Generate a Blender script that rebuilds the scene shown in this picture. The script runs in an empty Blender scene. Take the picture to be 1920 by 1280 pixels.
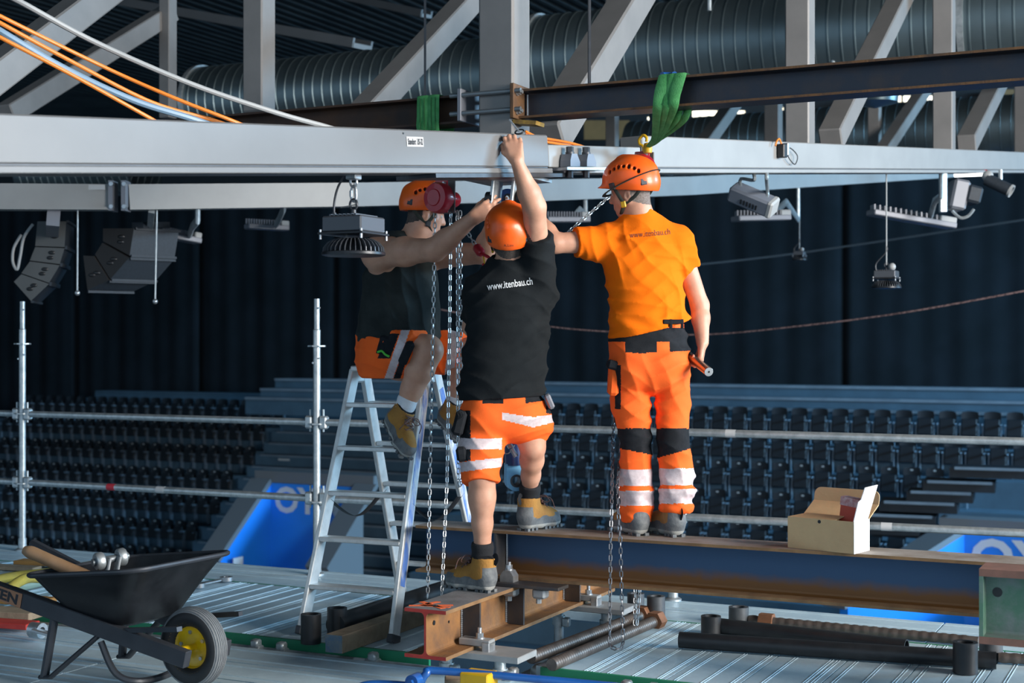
import bpy, bmesh, math, random
import numpy as np
from mathutils import Vector, Matrix, Quaternion
from mathutils.bvhtree import BVHTree

random.seed(7)
np.random.seed(7)
SC = bpy.context.scene
COL = SC.collection
PI = math.pi

# ------------------------------------------------------------------ camera
CAMZ = 1.53                     # eye height above the scaffold deck
FPX = 2700.0                    # focal length in pixels of a 1920 px wide frame
cd = bpy.data.cameras.new('camera')
cam = bpy.data.objects.new('camera', cd)
COL.objects.link(cam)
cam.location = (0, 0, CAMZ)
cam.rotation_euler = (PI / 2, 0, 0)
cd.sensor_width = 36.0
cd.lens = FPX / 1920 * 36.0
cd.clip_start = 0.1
cd.clip_end = 300
cd.dof.use_dof = True
cd.dof.focus_distance = 6.95
cd.dof.aperture_fstop = 3.2
SC.camera = cam

# ------------------------------------------------------------------ light and exposure
SC.view_settings.view_transform = 'Standard'
SC.view_settings.look = 'None'
SC.view_settings.exposure = 0.0
SC.view_settings.gamma = 1.0
SC.view_settings.use_curve_mapping = False
world = bpy.data.worlds.new('daylight')
SC.world = world
world.use_nodes = True
wb = world.node_tree.nodes['Background']
wb.inputs['Color'].default_value = (0.54, 0.77, 1.0, 1)
wb.inputs['Strength'].default_value = 0.80


def area(name, loc, target, sx, sy, power, color, spread=PI):
    l = bpy.data.lights.new(name, 'AREA')
    l.shape = 'RECTANGLE'
    l.size = sx
    l.size_y = sy
    l.energy = power
    l.color = color
    l.spread = spread
    o = bpy.data.objects.new(name, l)
    COL.objects.link(o)
    o.location = loc
    o.rotation_euler = (Vector(target) - Vector(loc)).to_track_quat('-Z', 'Y').to_euler()
    return o


# daylight through the open glazed side of the hall, to the right of the work platform
area('glazed_side_daylight', (9.9, 1.2, 3.6), (0.3, 7.0, 1.3), 5.0, 4.0, 2650, (1.0, 0.96, 0.91))
# daylight from the same facade reaching the far stands
area('stand_daylight', (34, 14, 10), (6, 36, -3), 14, 9, 27000, (0.38, 0.70, 1.0))
area('stand_fill_light', (34, 16, 11), (4, 38, -3), 10, 6, 7500, (0.26, 0.63, 1.0), math.radians(80))  # added narrow fill lamp, brightens the stands without reaching the beams


# ------------------------------------------------------------------ frames
def P(px, py, Y):
    """point at depth Y metres whose direction is that of a pixel of the 1920x1280 frame"""
    return Vector(((px - 960.0) / FPX * Y, Y, CAMZ + (640.0 - py) / FPX * Y))


HA = math.atan2(1320.0, FPX)            # the hall's grid is turned against the view
CA, SA = math.cos(HA), math.sin(HA)
U = Vector((CA, -SA, 0))                # along the long steel beam, to the right
V = Vector((SA, CA, 0))                 # away from the camera
UP = Vector((0, 0, 1))


def H(a, b, z=0.0):
    return U * a + V * b + UP * z


def toH(p):
    return (p.dot(U), p.dot(V), p.z)


RH = Matrix((U, V, UP)).transposed()    # columns U V UP


# ------------------------------------------------------------------ materials
MATS = {}


def mat(name, col, rough=0.5, metal=0.0, col2=None, scale=8.0, detail=4.0, lo=0.35, hi=0.65,
        bump=0.0, bscale=None, stretch=None, emit=0.0, trans=0.0, coat=0.0, spec=None, rough2=None):
    if name in MATS:
        return MATS[name]
    m = bpy.data.materials.new(name)
    m.use_nodes = True
    nt = m.node_tree
    N, L = nt.nodes, nt.links
    b = N['Principled BSDF']
    b.inputs['Base Color'].default_value = (*col, 1)
    b.inputs['Roughness'].default_value = rough
    b.inputs['Metallic'].default_value = metal
    if coat:
        b.inputs['Coat Weight'].default_value = coat
    if spec is not None:
        b.inputs['Specular IOR Level'].default_value = spec
    if emit:
        b.inputs['Emission Color'].default_value = (*col, 1)
        b.inputs['Emission Strength'].default_value = emit
    if trans:
        b.inputs['Transmission Weight'].default_value = trans
    if col2 is not None or bump:
        tc = N.new('ShaderNodeTexCoord')
        vec = tc.outputs['Object']
        if stretch:
            mp = N.new('ShaderNodeMapping')
            mp.inputs['Scale'].default_value = stretch
            L.new(vec, mp.inputs['Vector'])
            vec = mp.outputs['Vector']
        nz = N.new('ShaderNodeTexNoise')
        nz.inputs['Scale'].default_value = scale
        nz.inputs['Detail'].default_value = detail
        nz.inputs['Roughness'].default_value = 0.6
        L.new(vec, nz.inputs['Vector'])
        if col2 is not None:
            r = N.new('ShaderNodeValToRGB')
            r.color_ramp.elements[0].position = lo
            r.color_ramp.elements[1].position = hi
            r.color_ramp.elements[0].color = (*col, 1)
            r.color_ramp.elements[1].color = (*col2, 1)
            L.new(nz.outputs['Fac'], r.inputs['Fac'])
            L.new(r.outputs['Color'], b.inputs['Base Color'])
        if rough2 is not None:
            mr = N.new('ShaderNodeMapRange')
            mr.inputs['From Min'].default_value = lo
            mr.inputs['From Max'].default_value = hi
            mr.inputs['To Min'].default_value = rough
            mr.inputs['To Max'].default_value = rough2
            L.new(nz.outputs['Fac'], mr.inputs['Value'])
            L.new(mr.outputs['Result'], b.inputs['Roughness'])
        if bump:
            nb = N.new('ShaderNodeTexNoise')
            nb.inputs['Scale'].default_value = bscale or scale * 4
            nb.inputs['Detail'].default_value = 5
            L.new(vec, nb.inputs['Vector'])
            bp = N.new('ShaderNodeBump')
            bp.inputs['Strength'].default_value = bump
            bp.inputs['Distance'].default_value = 0.01
            L.new(nb.outputs['Fac'], bp.inputs['Height'])
            L.new(bp.outputs['Normal'], b.inputs['Normal'])
    MATS[name] = m
    return m


# ------------------------------------------------------------------ mesh building
ORIG = {}        # world origin of each object that things hang under


def reg(o, origin):
    ORIG[o.name] = Vector(origin)


def tag(o, label=None, cat=None, group=None, kind=None):
    if label:
        o['label'] = label
    if cat:
        o['category'] = cat
    if group:
        o['group'] = group
    if kind:
        o['kind'] = kind
    return o


def thing(name, loc, label=None, cat=None, group=None, kind=None):
    o = bpy.data.objects.new(name, None)
    o.empty_display_size = 0.1
    o.location = loc
    COL.objects.link(o)
    reg(o, loc)
    return tag(o, label, cat, group, kind)


def frame_of(d, up=UP):
    d = d.normalized()
    x = d.cross(up)
    if x.length < 1e-5:
        x = d.cross(Vector((0, 1, 0)))
    x.normalize()
    y = x.cross(d).normalized()
    return x, y, d


class MB:
    """collects shapes in world coordinates; build() links them as ONE mesh object"""

    def __init__(self):
        self.v = []
        self.f = []
        self.m = []
        self.s = []

    def add(self, verts, faces, mi=0, smooth=False):
        o = len(self.v)
        self.v.extend([tuple(p) for p in verts])
        for f in faces:
            self.f.append(tuple(i + o for i in f))
            self.m.append(mi)
            self.s.append(smooth)
        return self

    def box(self, c, size, R=None, mi=0, bev=0.0):
        c = Vector(c)
        hx, hy, hz = size[0] / 2, size[1] / 2, size[2] / 2
        R = R or Matrix.Identity(3)
        if bev > 0:
            b = min(bev, hx * .9, hy * .9, hz * .9)
            vs, idx = [], {}
            for sx in (-1, 1):
                for sy in (-1, 1):
                    for sz in (-1, 1):
                        for k, q in enumerate(((hx - b, hy - b, hz), (hx - b, hy, hz - b), (hx, hy - b, hz - b))):
                            idx[(sx, sy, sz, k)] = len(vs)
                            vs.append(c + R @ Vector((q[0] * sx, q[1] * sy, q[2] * sz)))
            fs = []
            I = idx
            for s in (-1, 1):
                fs.append([I[(-1, -1, s, 0)], I[(1, -1, s, 0)], I[(1, 1, s, 0)], I[(-1, 1, s, 0)]][::s])
                fs.append([I[(-1, s, -1, 1)], I[(-1, s, 1, 1)], I[(1, s, 1, 1)], I[(1, s, -1, 1)]][::s])
                fs.append([I[(s, -1, -1, 2)], I[(s, 1, -1, 2)], I[(s, 1, 1, 2)], I[(s, -1, 1, 2)]][::s])
            for a in (-1, 1):
                for d in (-1, 1):
                    fs.append([I[(-1, a, d, 0)], I[(1, a, d, 0)], I[(1, a, d, 1)], I[(-1, a, d, 1)]])
                    fs.append([I[(a, -1, d, 0)], I[(a, 1, d, 0)], I[(a, 1, d, 2)], I[(a, -1, d, 2)]])
                    fs.append([I[(a, d, -1, 1)], I[(a, d, 1, 1)], I[(a, d, 1, 2)], I[(a, d, -1, 2)]])
                    for e in (-1, 1):
                        fs.append([I[(a, d, e, 0)], I[(a, d, e, 1)], I[(a, d, e, 2)]])
            return self.add(vs, fs, mi)
        vs = [c + R @ Vector((x * hx, y * hy, z * hz)) for x in (-1, 1) for y in (-1, 1) for z in (-1, 1)]
        fs = [(0, 1, 3, 2), (4, 6, 7, 5), (0, 4, 5, 1), (2, 3, 7, 6), (0, 2, 6, 4), (1, 5, 7, 3)]
        return self.add(vs, fs, mi)

    def bar(self, p0, p1, w, h, up=UP, mi=0, bev=0.0):
        p0, p1 = Vector(p0), Vector(p1)
        x, y, d = frame_of(p1 - p0, up)
        R = Matrix((x, d, y)).transposed()
        return self.box((p0 + p1) / 2, (w, (p1 - p0).length, h), R, mi, bev)

    def cyl(self, p0, p1, r0, r1=None, seg=16, mi=0, caps=True, smooth=True):
        p0, p1 = Vector(p0), Vector(p1)
        r1 = r0 if r1 is None else r1
        x, y, d = frame_of(p1 - p0)
        vs = []
        for p, r in ((p0, r0), (p1, r1)):
            for i in range(seg):
                a = 2 * PI * i / seg
                vs.append(p + x * (math.cos(a) * r) + y * (math.sin(a) * r))
        self.add(vs, [(i, (i + 1) % seg, seg + (i + 1) % seg, seg + i) for i in range(seg)], mi, smooth)
        if caps:
            o = len(self.v) - 2 * seg
            self.f.append(tuple(o + i for i in range(seg))[::-1])
            self.f.append(tuple(o + seg + i for i in range(seg)))
            self.m += [mi, mi]
            self.s += [False, False]
        return self

    def lathe(self, base, axis, prof, seg=24, mi=0, smooth=True, close=False, ref=None, arc=2 * PI):
        base, axis = Vector(base), Vector(axis).normalized()
        x, y, d = frame_of(axis, ref or UP)
        n = len(prof)
        full = abs(arc - 2 * PI) < 1e-6
        vs = []
        for i in range(seg if full else seg + 1):
            a = arc * i / seg
            e = x * math.cos(a) + y * math.sin(a)
            for (r, t) in prof:
                vs.append(base + d * t + e * r)
        fs = []
        for i in range(seg):
            j = (i + 1) % seg if full else i + 1
            for k in range(n if close else n - 1):
                l = (k + 1) % n
                fs.append((i * n + k, j * n + k, j * n + l, i * n + l))
        return self.add(vs, fs, mi, smooth)

    def tube(self, pts, r, seg=8, mi=0, closed=False, smooth=True, flat=None, up=None):
        pts = [Vector(p) for p in pts]
        n = len(pts)
        rs = r if isinstance(r, (list, tuple)) else [r] * n
        tang = []
        for i in range(n):
            if closed:
                t = pts[(i + 1) % n] - pts[i - 1]
            else:
                t = pts[min(i + 1, n - 1)] - pts[max(i - 1, 0)]
            tang.append(t.normalized() if t.length > 1e-9 else Vector((0, 0, 1)))
        x = tang[0].cross(up if up else UP)
        if x.length < 1e-3:
            x = tang[0].cross(Vector((0, 1, 0)))
        x.normalize()
        vs = []
        for i in range(n):
            x = (x - tang[i] * x.dot(tang[i]))
            x.normalize()
            y = tang[i].cross(x)
            for k in range(seg):
                a = 2 * PI * k / seg
                ry = rs[i] if flat is None else flat
                vs.append(pts[i] + x * (math.cos(a) * rs[i]) + y * (math.sin(a) * ry))
        fs = []
        for i in range(n if closed else n - 1):
            j = (i + 1) % n
            for k in range(seg):
                l = (k + 1) % seg
                fs.append((i * seg + k, i * seg + l, j * seg + l, j * seg + k))
        if not closed:
            fs.append(tuple(range(seg))[::-1])
            fs.append(tuple((n - 1) * seg + k for k in range(seg)))
        return self.add(vs, fs, mi, smooth)

    def prism(self, prof, M, length, mi=0, mi_ends=None, smooth=False):
        """prof: (x,z) outline; M: 4x4 placing local x,z across and local y along"""
        n = len(prof)
        vs = [M @ Vector((x, 0, z)) for x, z in prof] + [M @ Vector((x, length, z)) for x, z in prof]
        self.add(vs, [(i, i + n, (i + 1) % n + n, (i + 1) % n) for i in range(n)], 0, smooth)
        self.m[-n:] = list(mi) if isinstance(mi, (list, tuple)) else [mi] * n
        if isinstance(mi, (list, tuple)):
            mi = mi[0]
        o = len(self.v) - 2 * n
        e0, e1 = (mi, mi) if mi_ends is None else mi_ends
        self.f.append(tuple(o + i for i in range(n)))
        self.m.append(e0)
        self.s.append(False)
        self.f.append(tuple(o + n + i for i in range(n))[::-1])
        self.m.append(e1)
        self.s.append(False)
        return self

    def sphere(self, c, r, seg=12, rings=8, R=None, mi=0):
        c = Vector(c)
        rx, ry, rz = r if isinstance(r, (list, tuple)) else (r, r, r)
        R = R or Matrix.Identity(3)
        vs = [c + R @ Vector((0, 0, rz))]
        for i in range(1, rings):
            t = PI * i / rings
            for k in range(seg):
                a = 2 * PI * k / seg
                vs.append(c + R @ Vector((rx * math.sin(t) * math.cos(a), ry * math.sin(t) * math.sin(a), rz * math.cos(t))))
        vs.append(c + R @ Vector((0, 0, -rz)))
        fs = [(0, 1 + k, 1 + (k + 1) % seg) for k in range(seg)]
        for i in range(rings - 2):
            for k in range(seg):
                a, b = 1 + i * seg + k, 1 + i * seg + (k + 1) % seg
                fs.append((a, a + seg, b + seg, b))
        l = len(vs) - 1
        o = 1 + (rings - 2) * seg
        fs += [(l, o + (k + 1) % seg, o + k) for k in range(seg)]
        return self.add(vs, fs, mi, True)

    def mesh(self, name, origin):
        me = bpy.data.meshes.new(name)
        o = Vector(origin)
        me.from_pydata([(v[0] - o.x, v[1] - o.y, v[2] - o.z) for v in self.v], [], self.f)
        me.polygons.foreach_set('material_index', self.m)
        me.polygons.foreach_set('use_smooth', self.s)
        me.update()
        bm = bmesh.new()
        bm.from_mesh(me)
        bmesh.ops.recalc_face_normals(bm, faces=bm.faces[:])
        bm.to_mesh(me)
        bm.free()
        if any(self.s):
            me.set_sharp_from_angle(angle=math.radians(42))
        return me

    def build(self, name, mats, parent=None, label=None, cat=None, group=None, kind=None, origin=None):
        if parent is not None:
            og = ORIG[parent.name]
        elif origin is not None:
            og = Vector(origin)
        else:
            a = np.array(self.v)
            lo, hi = a.min(0), a.max(0)
            og = Vector(((lo[0] + hi[0]) / 2, (lo[1] + hi[1]) / 2, lo[2]))
        me = self.mesh(name, og)
        for m in (mats if isinstance(mats, (list, tuple)) else [mats]):
            me.materials.append(m)
        o = bpy.data.objects.new(name, me)
        COL.objects.link(o)
        if parent is not None:
            o.parent = parent
        else:
            o.location = og
        reg(o, og)
        return tag(o, label, cat, group, kind)


def build_each(mb, name, mats, parent, gap=0.0015):
    """link every separate piece of a collected shape as an object of its own"""
    n = len(mb.v)
    root = list(range(n))

    def find(i):
        while root[i] != i:
            root[i] = root[root[i]]
            i = root[i]
        return i
    for f in mb.f:
        for k in f[1:]:
            root[find(k)] = find(f[0])
    comp = {}
    for i in range(n):
        comp.setdefault(find(i), []).append(i)
    boxes = []
    for r, ids in comp.items():
        a = np.array([mb.v[i] for i in ids])
        boxes.append([a.min(0) - gap, a.max(0) + gap, [r]])
    merged = True
    while merged:
        merged = False
        for i in range(len(boxes)):
            for j in range(i + 1, len(boxes)):
                if (boxes[i][0] <= boxes[j][1]).all() and (boxes[j][0] <= boxes[i][1]).all():
                    boxes[i] = [np.minimum(boxes[i][0], boxes[j][0]), np.maximum(boxes[i][1], boxes[j][1]), boxes[i][2] + boxes[j][2]]
                    del boxes[j]
                    merged = True
                    break
            if merged:
                break
    out = []
    for lo, hi, rs in boxes:
        rs = set(rs)
        sub = MB()
        mp = {}
        for f, m, sm in zip(mb.f, mb.m, mb.s):
            if find(f[0]) in rs:
                for i in f:
                    if i not in mp:
                        mp[i] = len(sub.v)
                        sub.v.append(mb.v[i])
                sub.f.append(tuple(mp[i] for i in f))
                sub.m.append(m)
                sub.s.append(sm)
        out.append(sub.build(name, mats, parent))
    return out


def place(name, me, parent, M, label=None):
    """object sharing mesh data, M = world matrix, under a parent that is only translated"""
    o = bpy.data.objects.new(name, me)
    COL.objects.link(o)
    if parent is not None:
        o.parent = parent
        o.matrix_local = Matrix.Translation(-ORIG[parent.name]) @ M
    else:
        o.matrix_world = M
    reg(o, ORIG[parent.name] if parent is not None else M.translation)
    if label:
        o['label'] = label
    return o


def mesh_of(mb, mats, name):
    me = mb.mesh(name, (0, 0, 0))
    for m in (mats if isinstance(mats, (list, tuple)) else [mats]):
        me.materials.append(m)
    return me


def smooth_path(pts, n=8):
    """Catmull-Rom through pts"""
    pts = [Vector(p) for p in pts]
    out = []
    for i in range(len(pts) - 1):
        p0, p1, p2, p3 = pts[max(i - 1, 0)], pts[i], pts[i + 1], pts[min(i + 2, len(pts) - 1)]
        for k in range(n):
            t = k / n
            out.append(0.5 * ((2 * p1) + (p2 - p0) * t + (2 * p0 - 5 * p1 + 4 * p2 - p3) * t * t
                              + (3 * p1 - p0 - 3 * p2 + p3) * t ** 3))
    out.append(pts[-1])
    return out


def i_prof(h, b, tw, tf, r):
    """I-section outline (x,z), z from 0 to h, with root fillets"""
    pts = []
    q = []
    for k in range(4):
        a = k / 3 * PI / 2
        q.append((r - r * math.sin(a), r - r * math.cos(a)))
    # right half, bottom to top
    R = [(b / 2, 0), (b / 2, tf)]
    for k in range(3, -1, -1):
        pass
    fil = []
    for k in range(4):
        a = k / 3 * PI / 2
        fil.append((tw / 2 + r - r * math.sin(a), tf + r - r * math.cos(a)))
    R += fil
    R += [(x, h - z) for x, z in reversed(fil)]
    R += [(b / 2, h - tf), (b / 2, h)]
    L_ = [(-x, z) for x, z in reversed(R)]
    return R + L_


def mframe(o, y, z=UP):
    """4x4 with local y along y and local z near z"""
    y = y.normalized()
    x = y.cross(z).normalized()
    zz = x.cross(y)
    return Matrix(((x.x, y.x, zz.x, o.x), (x.y, y.y, zz.y, o.y), (x.z, y.z, zz.z, o.z), (0, 0, 0, 1)))


_font_cache = {}


def text_mb(body, height, bold=0.0):
    """flat text as vertices/faces, x right, y up, origin at the lower left, cap height = height"""
    key = (body, bold)
    if key not in _font_cache:
        c = bpy.data.curves.new('lettering', 'FONT')
        c.body = body
        c.size = 1.0
        c.offset = bold
        c.resolution_u = 3
        o = bpy.data.objects.new('lettering', c)
        COL.objects.link(o)
        bpy.context.view_layer.update()
        dg = bpy.context.evaluated_depsgraph_get()
        me = bpy.data.meshes.new_from_object(o.evaluated_get(dg))
        vs = [tuple(v.co) for v in me.vertices]
        fs = [tuple(p.vertices) for p in me.polygons]
        bpy.data.objects.remove(o)
        bpy.data.curves.remove(c)
        bpy.data.meshes.remove(me)
        _font_cache[key] = (vs, fs)
    vs, fs = _font_cache[key]
    a = np.array(vs)
    k = height / 0.70
    a = (a - np.array((a[:, 0].min(), 0, 0))) * k
    return a, fs, a[:, 0].max()


def lettering(body, height, org, xdir, ydir, bold=0.0, off=0.0):
    a, fs, w = text_mb(body, height, bold)
    xd, yd = Vector(xdir).normalized(), Vector(ydir).normalized()
    n = xd.cross(yd)
    o = Vector(org)
    mb = MB()
    mb.add([o + xd * p[0] + yd * p[1] + n * off for p in a], fs)
    return mb, w

# ================================================================== materials of the place
M_ALU_DECK = mat('ribbed_aluminium_deck', (0.57, 0.74, 0.83), 0.40, 0.22, (0.43, 0.57, 0.66), 5, 6, 0.35, 0.7, 0.12, 60, rough2=0.6, stretch=(1, 1, 1))  # blue of the reflected daylight is tinted into the aluminium colour
M_ALU = mat('brushed_aluminium', (0.74, 0.75, 0.74), 0.42, 0.4, (0.58, 0.59, 0.58), 14, 5, 0.4, 0.7, 0.06, 80)
M_GALV = mat('galvanised_steel', (0.56, 0.60, 0.61), 0.42, 0.7, (0.38, 0.42, 0.44), 22, 5, 0.35, 0.65, 0.05, 90)
M_GREEN = mat('green_plastic_edge', (0.02, 0.24, 0.12), 0.45)
M_CURTAIN = mat('black_stage_cloth', (0.014, 0.019, 0.023), 0.95, 0, (0.020, 0.026, 0.033), 0.7, 4, 0.35, 0.7, 0.15, 30, spec=0.1)
M_CEIL = mat('dark_roof_sheet', (0.055, 0.075, 0.085), 0.85, 0.0, (0.035, 0.05, 0.06), 0.8, 3, spec=0.15)
M_DARKWALL = mat('dark_hall_wall', (0.03, 0.035, 0.04), 0.9)
M_CONC = mat('dark_terrace_concrete', (0.080, 0.155, 0.22), 0.8, 0, (0.062, 0.118, 0.168), 1.2, 5, 0.35, 0.7, 0.1, 40)
M_CONC_L = mat('terrace_step_edge', (0.23, 0.30, 0.36), 0.7, 0, (0.17, 0.22, 0.27), 2.0, 4)
M_GROUND = mat('dark_arena_ground', (0.05, 0.055, 0.06), 0.8)
M_SEAT = mat('dark_seat_plastic', (0.014, 0.019, 0.025), 0.5, 0, (0.020, 0.026, 0.033), 3, 3, spec=0.3)
M_SEATF = mat('grey_seat_frame', (0.17, 0.23, 0.29), 0.5, 0.2)
M_DOT = mat('white_seat_number', (0.6, 0.62, 0.62), 0.5)
M_BLUE = mat('blue_banner_panel', (0.018, 0.28, 0.95), 0.45, 0, (0.015, 0.24, 0.86), 0.6, 2)
M_WHITE = mat('white_print', (0.75, 0.78, 0.80), 0.6)
M_COPING = mat('grey_coping', (0.16, 0.18, 0.20), 0.7)
M_WINDOW = mat('bright_clerestory_pane', (1.0, 0.90, 0.68), 0.5, emit=2.6)
M_TAN = mat('tan_timber_panel', (0.24, 0.12, 0.035), 0.7, 0, (0.18, 0.09, 0.025), 1.5, 4)

# ================================================================== scaffold deck (the floor)
floor = thing('floor', H(-4, 6.5, 0), 'ribbed aluminium scaffold deck of long planks', None, None, 'structure')


def plank_mesh(width, length, ribs):
    """ribbed plank: width across x, length along y, top at z=0"""
    prof = [(-width / 2, -0.045), (width / 2, -0.045), (width / 2, 0.0)]
    top = []
    for r in ribs:
        x = r * width / 2
        top += [(x + 0.006, 0.0), (x + 0.0045, 0.0022), (x + 0.001, 0.0022), (x, 0.0),
                (x - 0.007, 0.0), (x - 0.008, 0.0022), (x - 0.0115, 0.0022), (x - 0.013, 0.0)]
    top.sort(key=lambda t: 0)
    prof += top
    prof += [(-width / 2, 0.0)]
    mb = MB()
    mb.prism(prof, Matrix.Identity(4), length)
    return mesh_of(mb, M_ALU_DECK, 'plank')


RIBS_A = (0.82, 0.06, -0.72)
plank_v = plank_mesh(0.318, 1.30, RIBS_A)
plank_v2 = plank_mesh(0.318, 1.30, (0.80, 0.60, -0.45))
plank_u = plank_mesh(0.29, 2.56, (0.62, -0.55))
i = 0
a = -9.55
while a < 0.3:
    if not (-3.42 < a < -2.78):
        M = Matrix.Translation(H(a, 6.16, 0)) @ RH.to_4x4()
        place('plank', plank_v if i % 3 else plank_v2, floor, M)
    a += 0.325
    i += 1
RU = Matrix((-V, U, UP)).transposed().to_4x4()
for k, aa in enumerate((-11.6, -9.03, -6.46, -3.89, -1.32)):
    for j in range(2):
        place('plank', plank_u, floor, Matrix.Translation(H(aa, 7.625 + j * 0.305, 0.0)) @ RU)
for k, aa in enumerate((-7.6, -5.03, -2.46)):
    for j in range(4):
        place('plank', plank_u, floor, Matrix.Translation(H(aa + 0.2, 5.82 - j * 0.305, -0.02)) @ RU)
# bright joint strips and the green edge of the deck panels
mb = MB()
for a0 in (-6.46, -3.89):
    mb.bar(H(a0, 7.0, 0.008), H(a0, 8.0, 0.008), 0.045, 0.012)
build_each(mb, 'joint_strip', M_ALU, floor)
for a0, a1 in ((-9.7, -3.45), (-2.85, 0.5)):
    MB().bar(H(a0, 6.142, -0.028), H(a1, 6.142, -0.028), 0.02, 0.06).build('edge_strip', M_GREEN, floor, 'green edge strip')
    MB().bar(H(a0, 7.472, -0.004), H(a1, 7.472, -0.004), 0.014, 0.01).build('edge_strip', M_GREEN, floor, 'green edge strip')

# arena ground far below the platform
MB().box((0, 30, -8.6), (160, 120, 0.2)).build('floor', M_GROUND, None, 'dark arena ground below the stands', kind='structure')

# ================================================================== hall shell
wall = thing('wall_back', H(-10, 43, -2), 'black cloth curtain closing off the hall behind the stands', kind='structure')
for k in range(13):
    a0 = -52 + k * 6.0
    mb = MB()
    n = 40
    vs, fs = [], []
    ph = random.random() * 6
    for i in range(n + 1):
        t = i / n
        d = 0.018 * math.sin(t * 46 + ph) + 0.02 * math.sin(t * 19 + ph * 2) + (0.10 if i in (0, n) else 0)
        for z in (-3.0, 7.2):
            vs.append(H(a0 + t * 5.98, 43 + d, z))
    fs = [(2 * i, 2 * i + 2, 2 * i + 3, 2 * i + 1) for i in range(n)]
    mb.add(vs, fs, 0, True)
    mb.build('curtain_panel', M_CURTAIN, wall)
MB().box(H(-12, 43.6, 3), (110, 0.3, 14), RH).build('backing_wall', M_DARKWALL, wall)
MB().box(H(-48, 18, 1), (0.4, 60, 20), RH).build('wall_left', M_DARKWALL, None, 'dark side wall of the hall', kind='structure')
# roof: trapezoidal sheet running away from the camera
mb = MB()
prof, x, s = [], -62.0, 0
vs = []
pts = []
while x < 26:
    pts += [(x, 9.6), (x + 0.14, 9.6), (x + 0.18, 9.72), (x + 0.32, 9.72)]
    x += 0.36
for (x, z) in pts:
    vs += [H(x, -6, z), H(x, 46, z)]
mb.add(vs, [(2 * i, 2 * i + 1, 2 * i + 3, 2 * i + 2) for i in range(len(pts) - 1)])
mb.build('ceiling', M_CEIL, None, 'dark trapezoidal roof sheet', kind='structure')
# clerestory band above the curtain
for k, (x0, x1, y0, y1) in enumerate(((1212, 1262, 218, 252), (1296, 1398, 206, 246), (1446, 1470, 200, 244), (1655, 1762, 178, 222), (1836, 1856, 190, 214))):
    Yw = 42.0
    p0, p1 = P(x0, y1, Yw), P(x1, y0, Yw)
    w = thing('window_%d' % (k + 1), p0, 'bright daylit clerestory opening under the roof', kind='structure')
    MB().box(((p0.x + p1.x) / 2, Yw, (p0.z + p1.z) / 2), (p1.x - p0.x, 0.05, p1.z - p0.z)).build('pane', M_WINDOW, w)
    fr = MB()
    nb = max(2, int((p1.x - p0.x) / 0.55))
    for j in range(nb + 1):
        xx = p0.x + (p1.x - p0.x) * j / nb
        fr.box((xx, Yw - 0.06, (p0.z + p1.z) / 2), (0.05, 0.06, p1.z - p0.z))
    for zz in (p0.z, p0.z + (p1.z - p0.z) * 0.55, p1.z):
        fr.box(((p0.x + p1.x) / 2, Yw - 0.06, zz), (p1.x - p0.x + 0.05, 0.06, 0.06))
    fr.build('window_frame', M_DARKWALL, w)
for k, (x0, x1, y0, y1) in enumerate(((1095, 1180, 226, 262), (1500, 1560, 205, 246), (1858, 1925, 168, 204))):
    Yw = 41.2
    p0, p1 = P(x0, y1, Yw), P(x1, y0, Yw)
    MB().box(((p0.x + p1.x) / 2, Yw, (p0.z + p1.z) / 2), (p1.x - p0.x, 0.08, p1.z - p0.z)).build(
        'trim_%d' % (k + 1), M_TAN, None, 'tan timber panel under the far roof', kind='structure')

# ================================================================== grandstand
stand = thing('grandstand', H(-5, 34, -6), 'dark stepped concrete grandstand across the hall behind the scaffold', 'grandstand')


def pix_ab(px, Y):
    p = P(px, 640, Y)
    return p.dot(U), p.dot(V)


def tier(a0, a1, b, z, depth, h, name='step', m=None):
    MB().box(H((a0 + a1) / 2, b, z - h / 2), (a1 - a0, depth, h), RH).build(name, m or M_CONC, stand)


# right block (rows A.. counted from the top), seat rows run along U
aR, bR = pix_ab(1550, 33.7)
zR = CAMZ - (886 - 640) / FPX * 33.7          # floor of row B (index 1)
R_TREAD, R_RISE, R_PITCH = 0.85, 0.60, 0.50
aR0, aR1 = pix_ab(880, 36.2)[0], pix_ab(1935, 31.8)[0]
for k in range(9):
    tier(aR0 - 0.3, aR1 + 0.6, bR - R_TREAD * (k - 1) - 0.1, zR - R_RISE * (k - 1), R_TREAD + 0.02, 1.2)
# three seatless ledges above, with pale front edges
for k in range(3):
    zz = (-0.12, 0.12, 0.40)[k]
    bb = bR + R_TREAD * 1.2 + 0.75 * (k + 1)
    tier(aR0 - 9, aR1 + 6, bb, zz, 0.76, 0.5)
    MB().box(H((aR0 + aR1) / 2 - 1.5, bb - 0.39, zz - 0.03), (aR1 - aR0 + 15, 0.06, 0.07), RH).build('ledge_edge', M_CONC_L, stand)
# left block
aL, bL = pix_ab(520, 47.0)
zL = CAMZ - (800 - 640) / FPX * 47.0
L_TREAD, L_RISE, L_PITCH = 0.85, 0.70, 0.475
for k in range(10):
    tier(aL - 14, aL + 0.5, bL - L_TREAD * k - 0.1, zL - L_RISE * k, L_TREAD + 0.02, 1.4)
for k in range(3):
    zz = zL + 0.50 + 0.24 * k
    bb = bL + 0.85 + 0.75 * k
    tier(aL - 9.5, aL + 8, bb, zz, 0.76, 0.5)
    MB().box(H(aL - 0.7, bb - 0.39, zz - 0.03), (17.4, 0.06, 0.05), RH).build('ledge_edge', M_CONC, stand)
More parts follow.
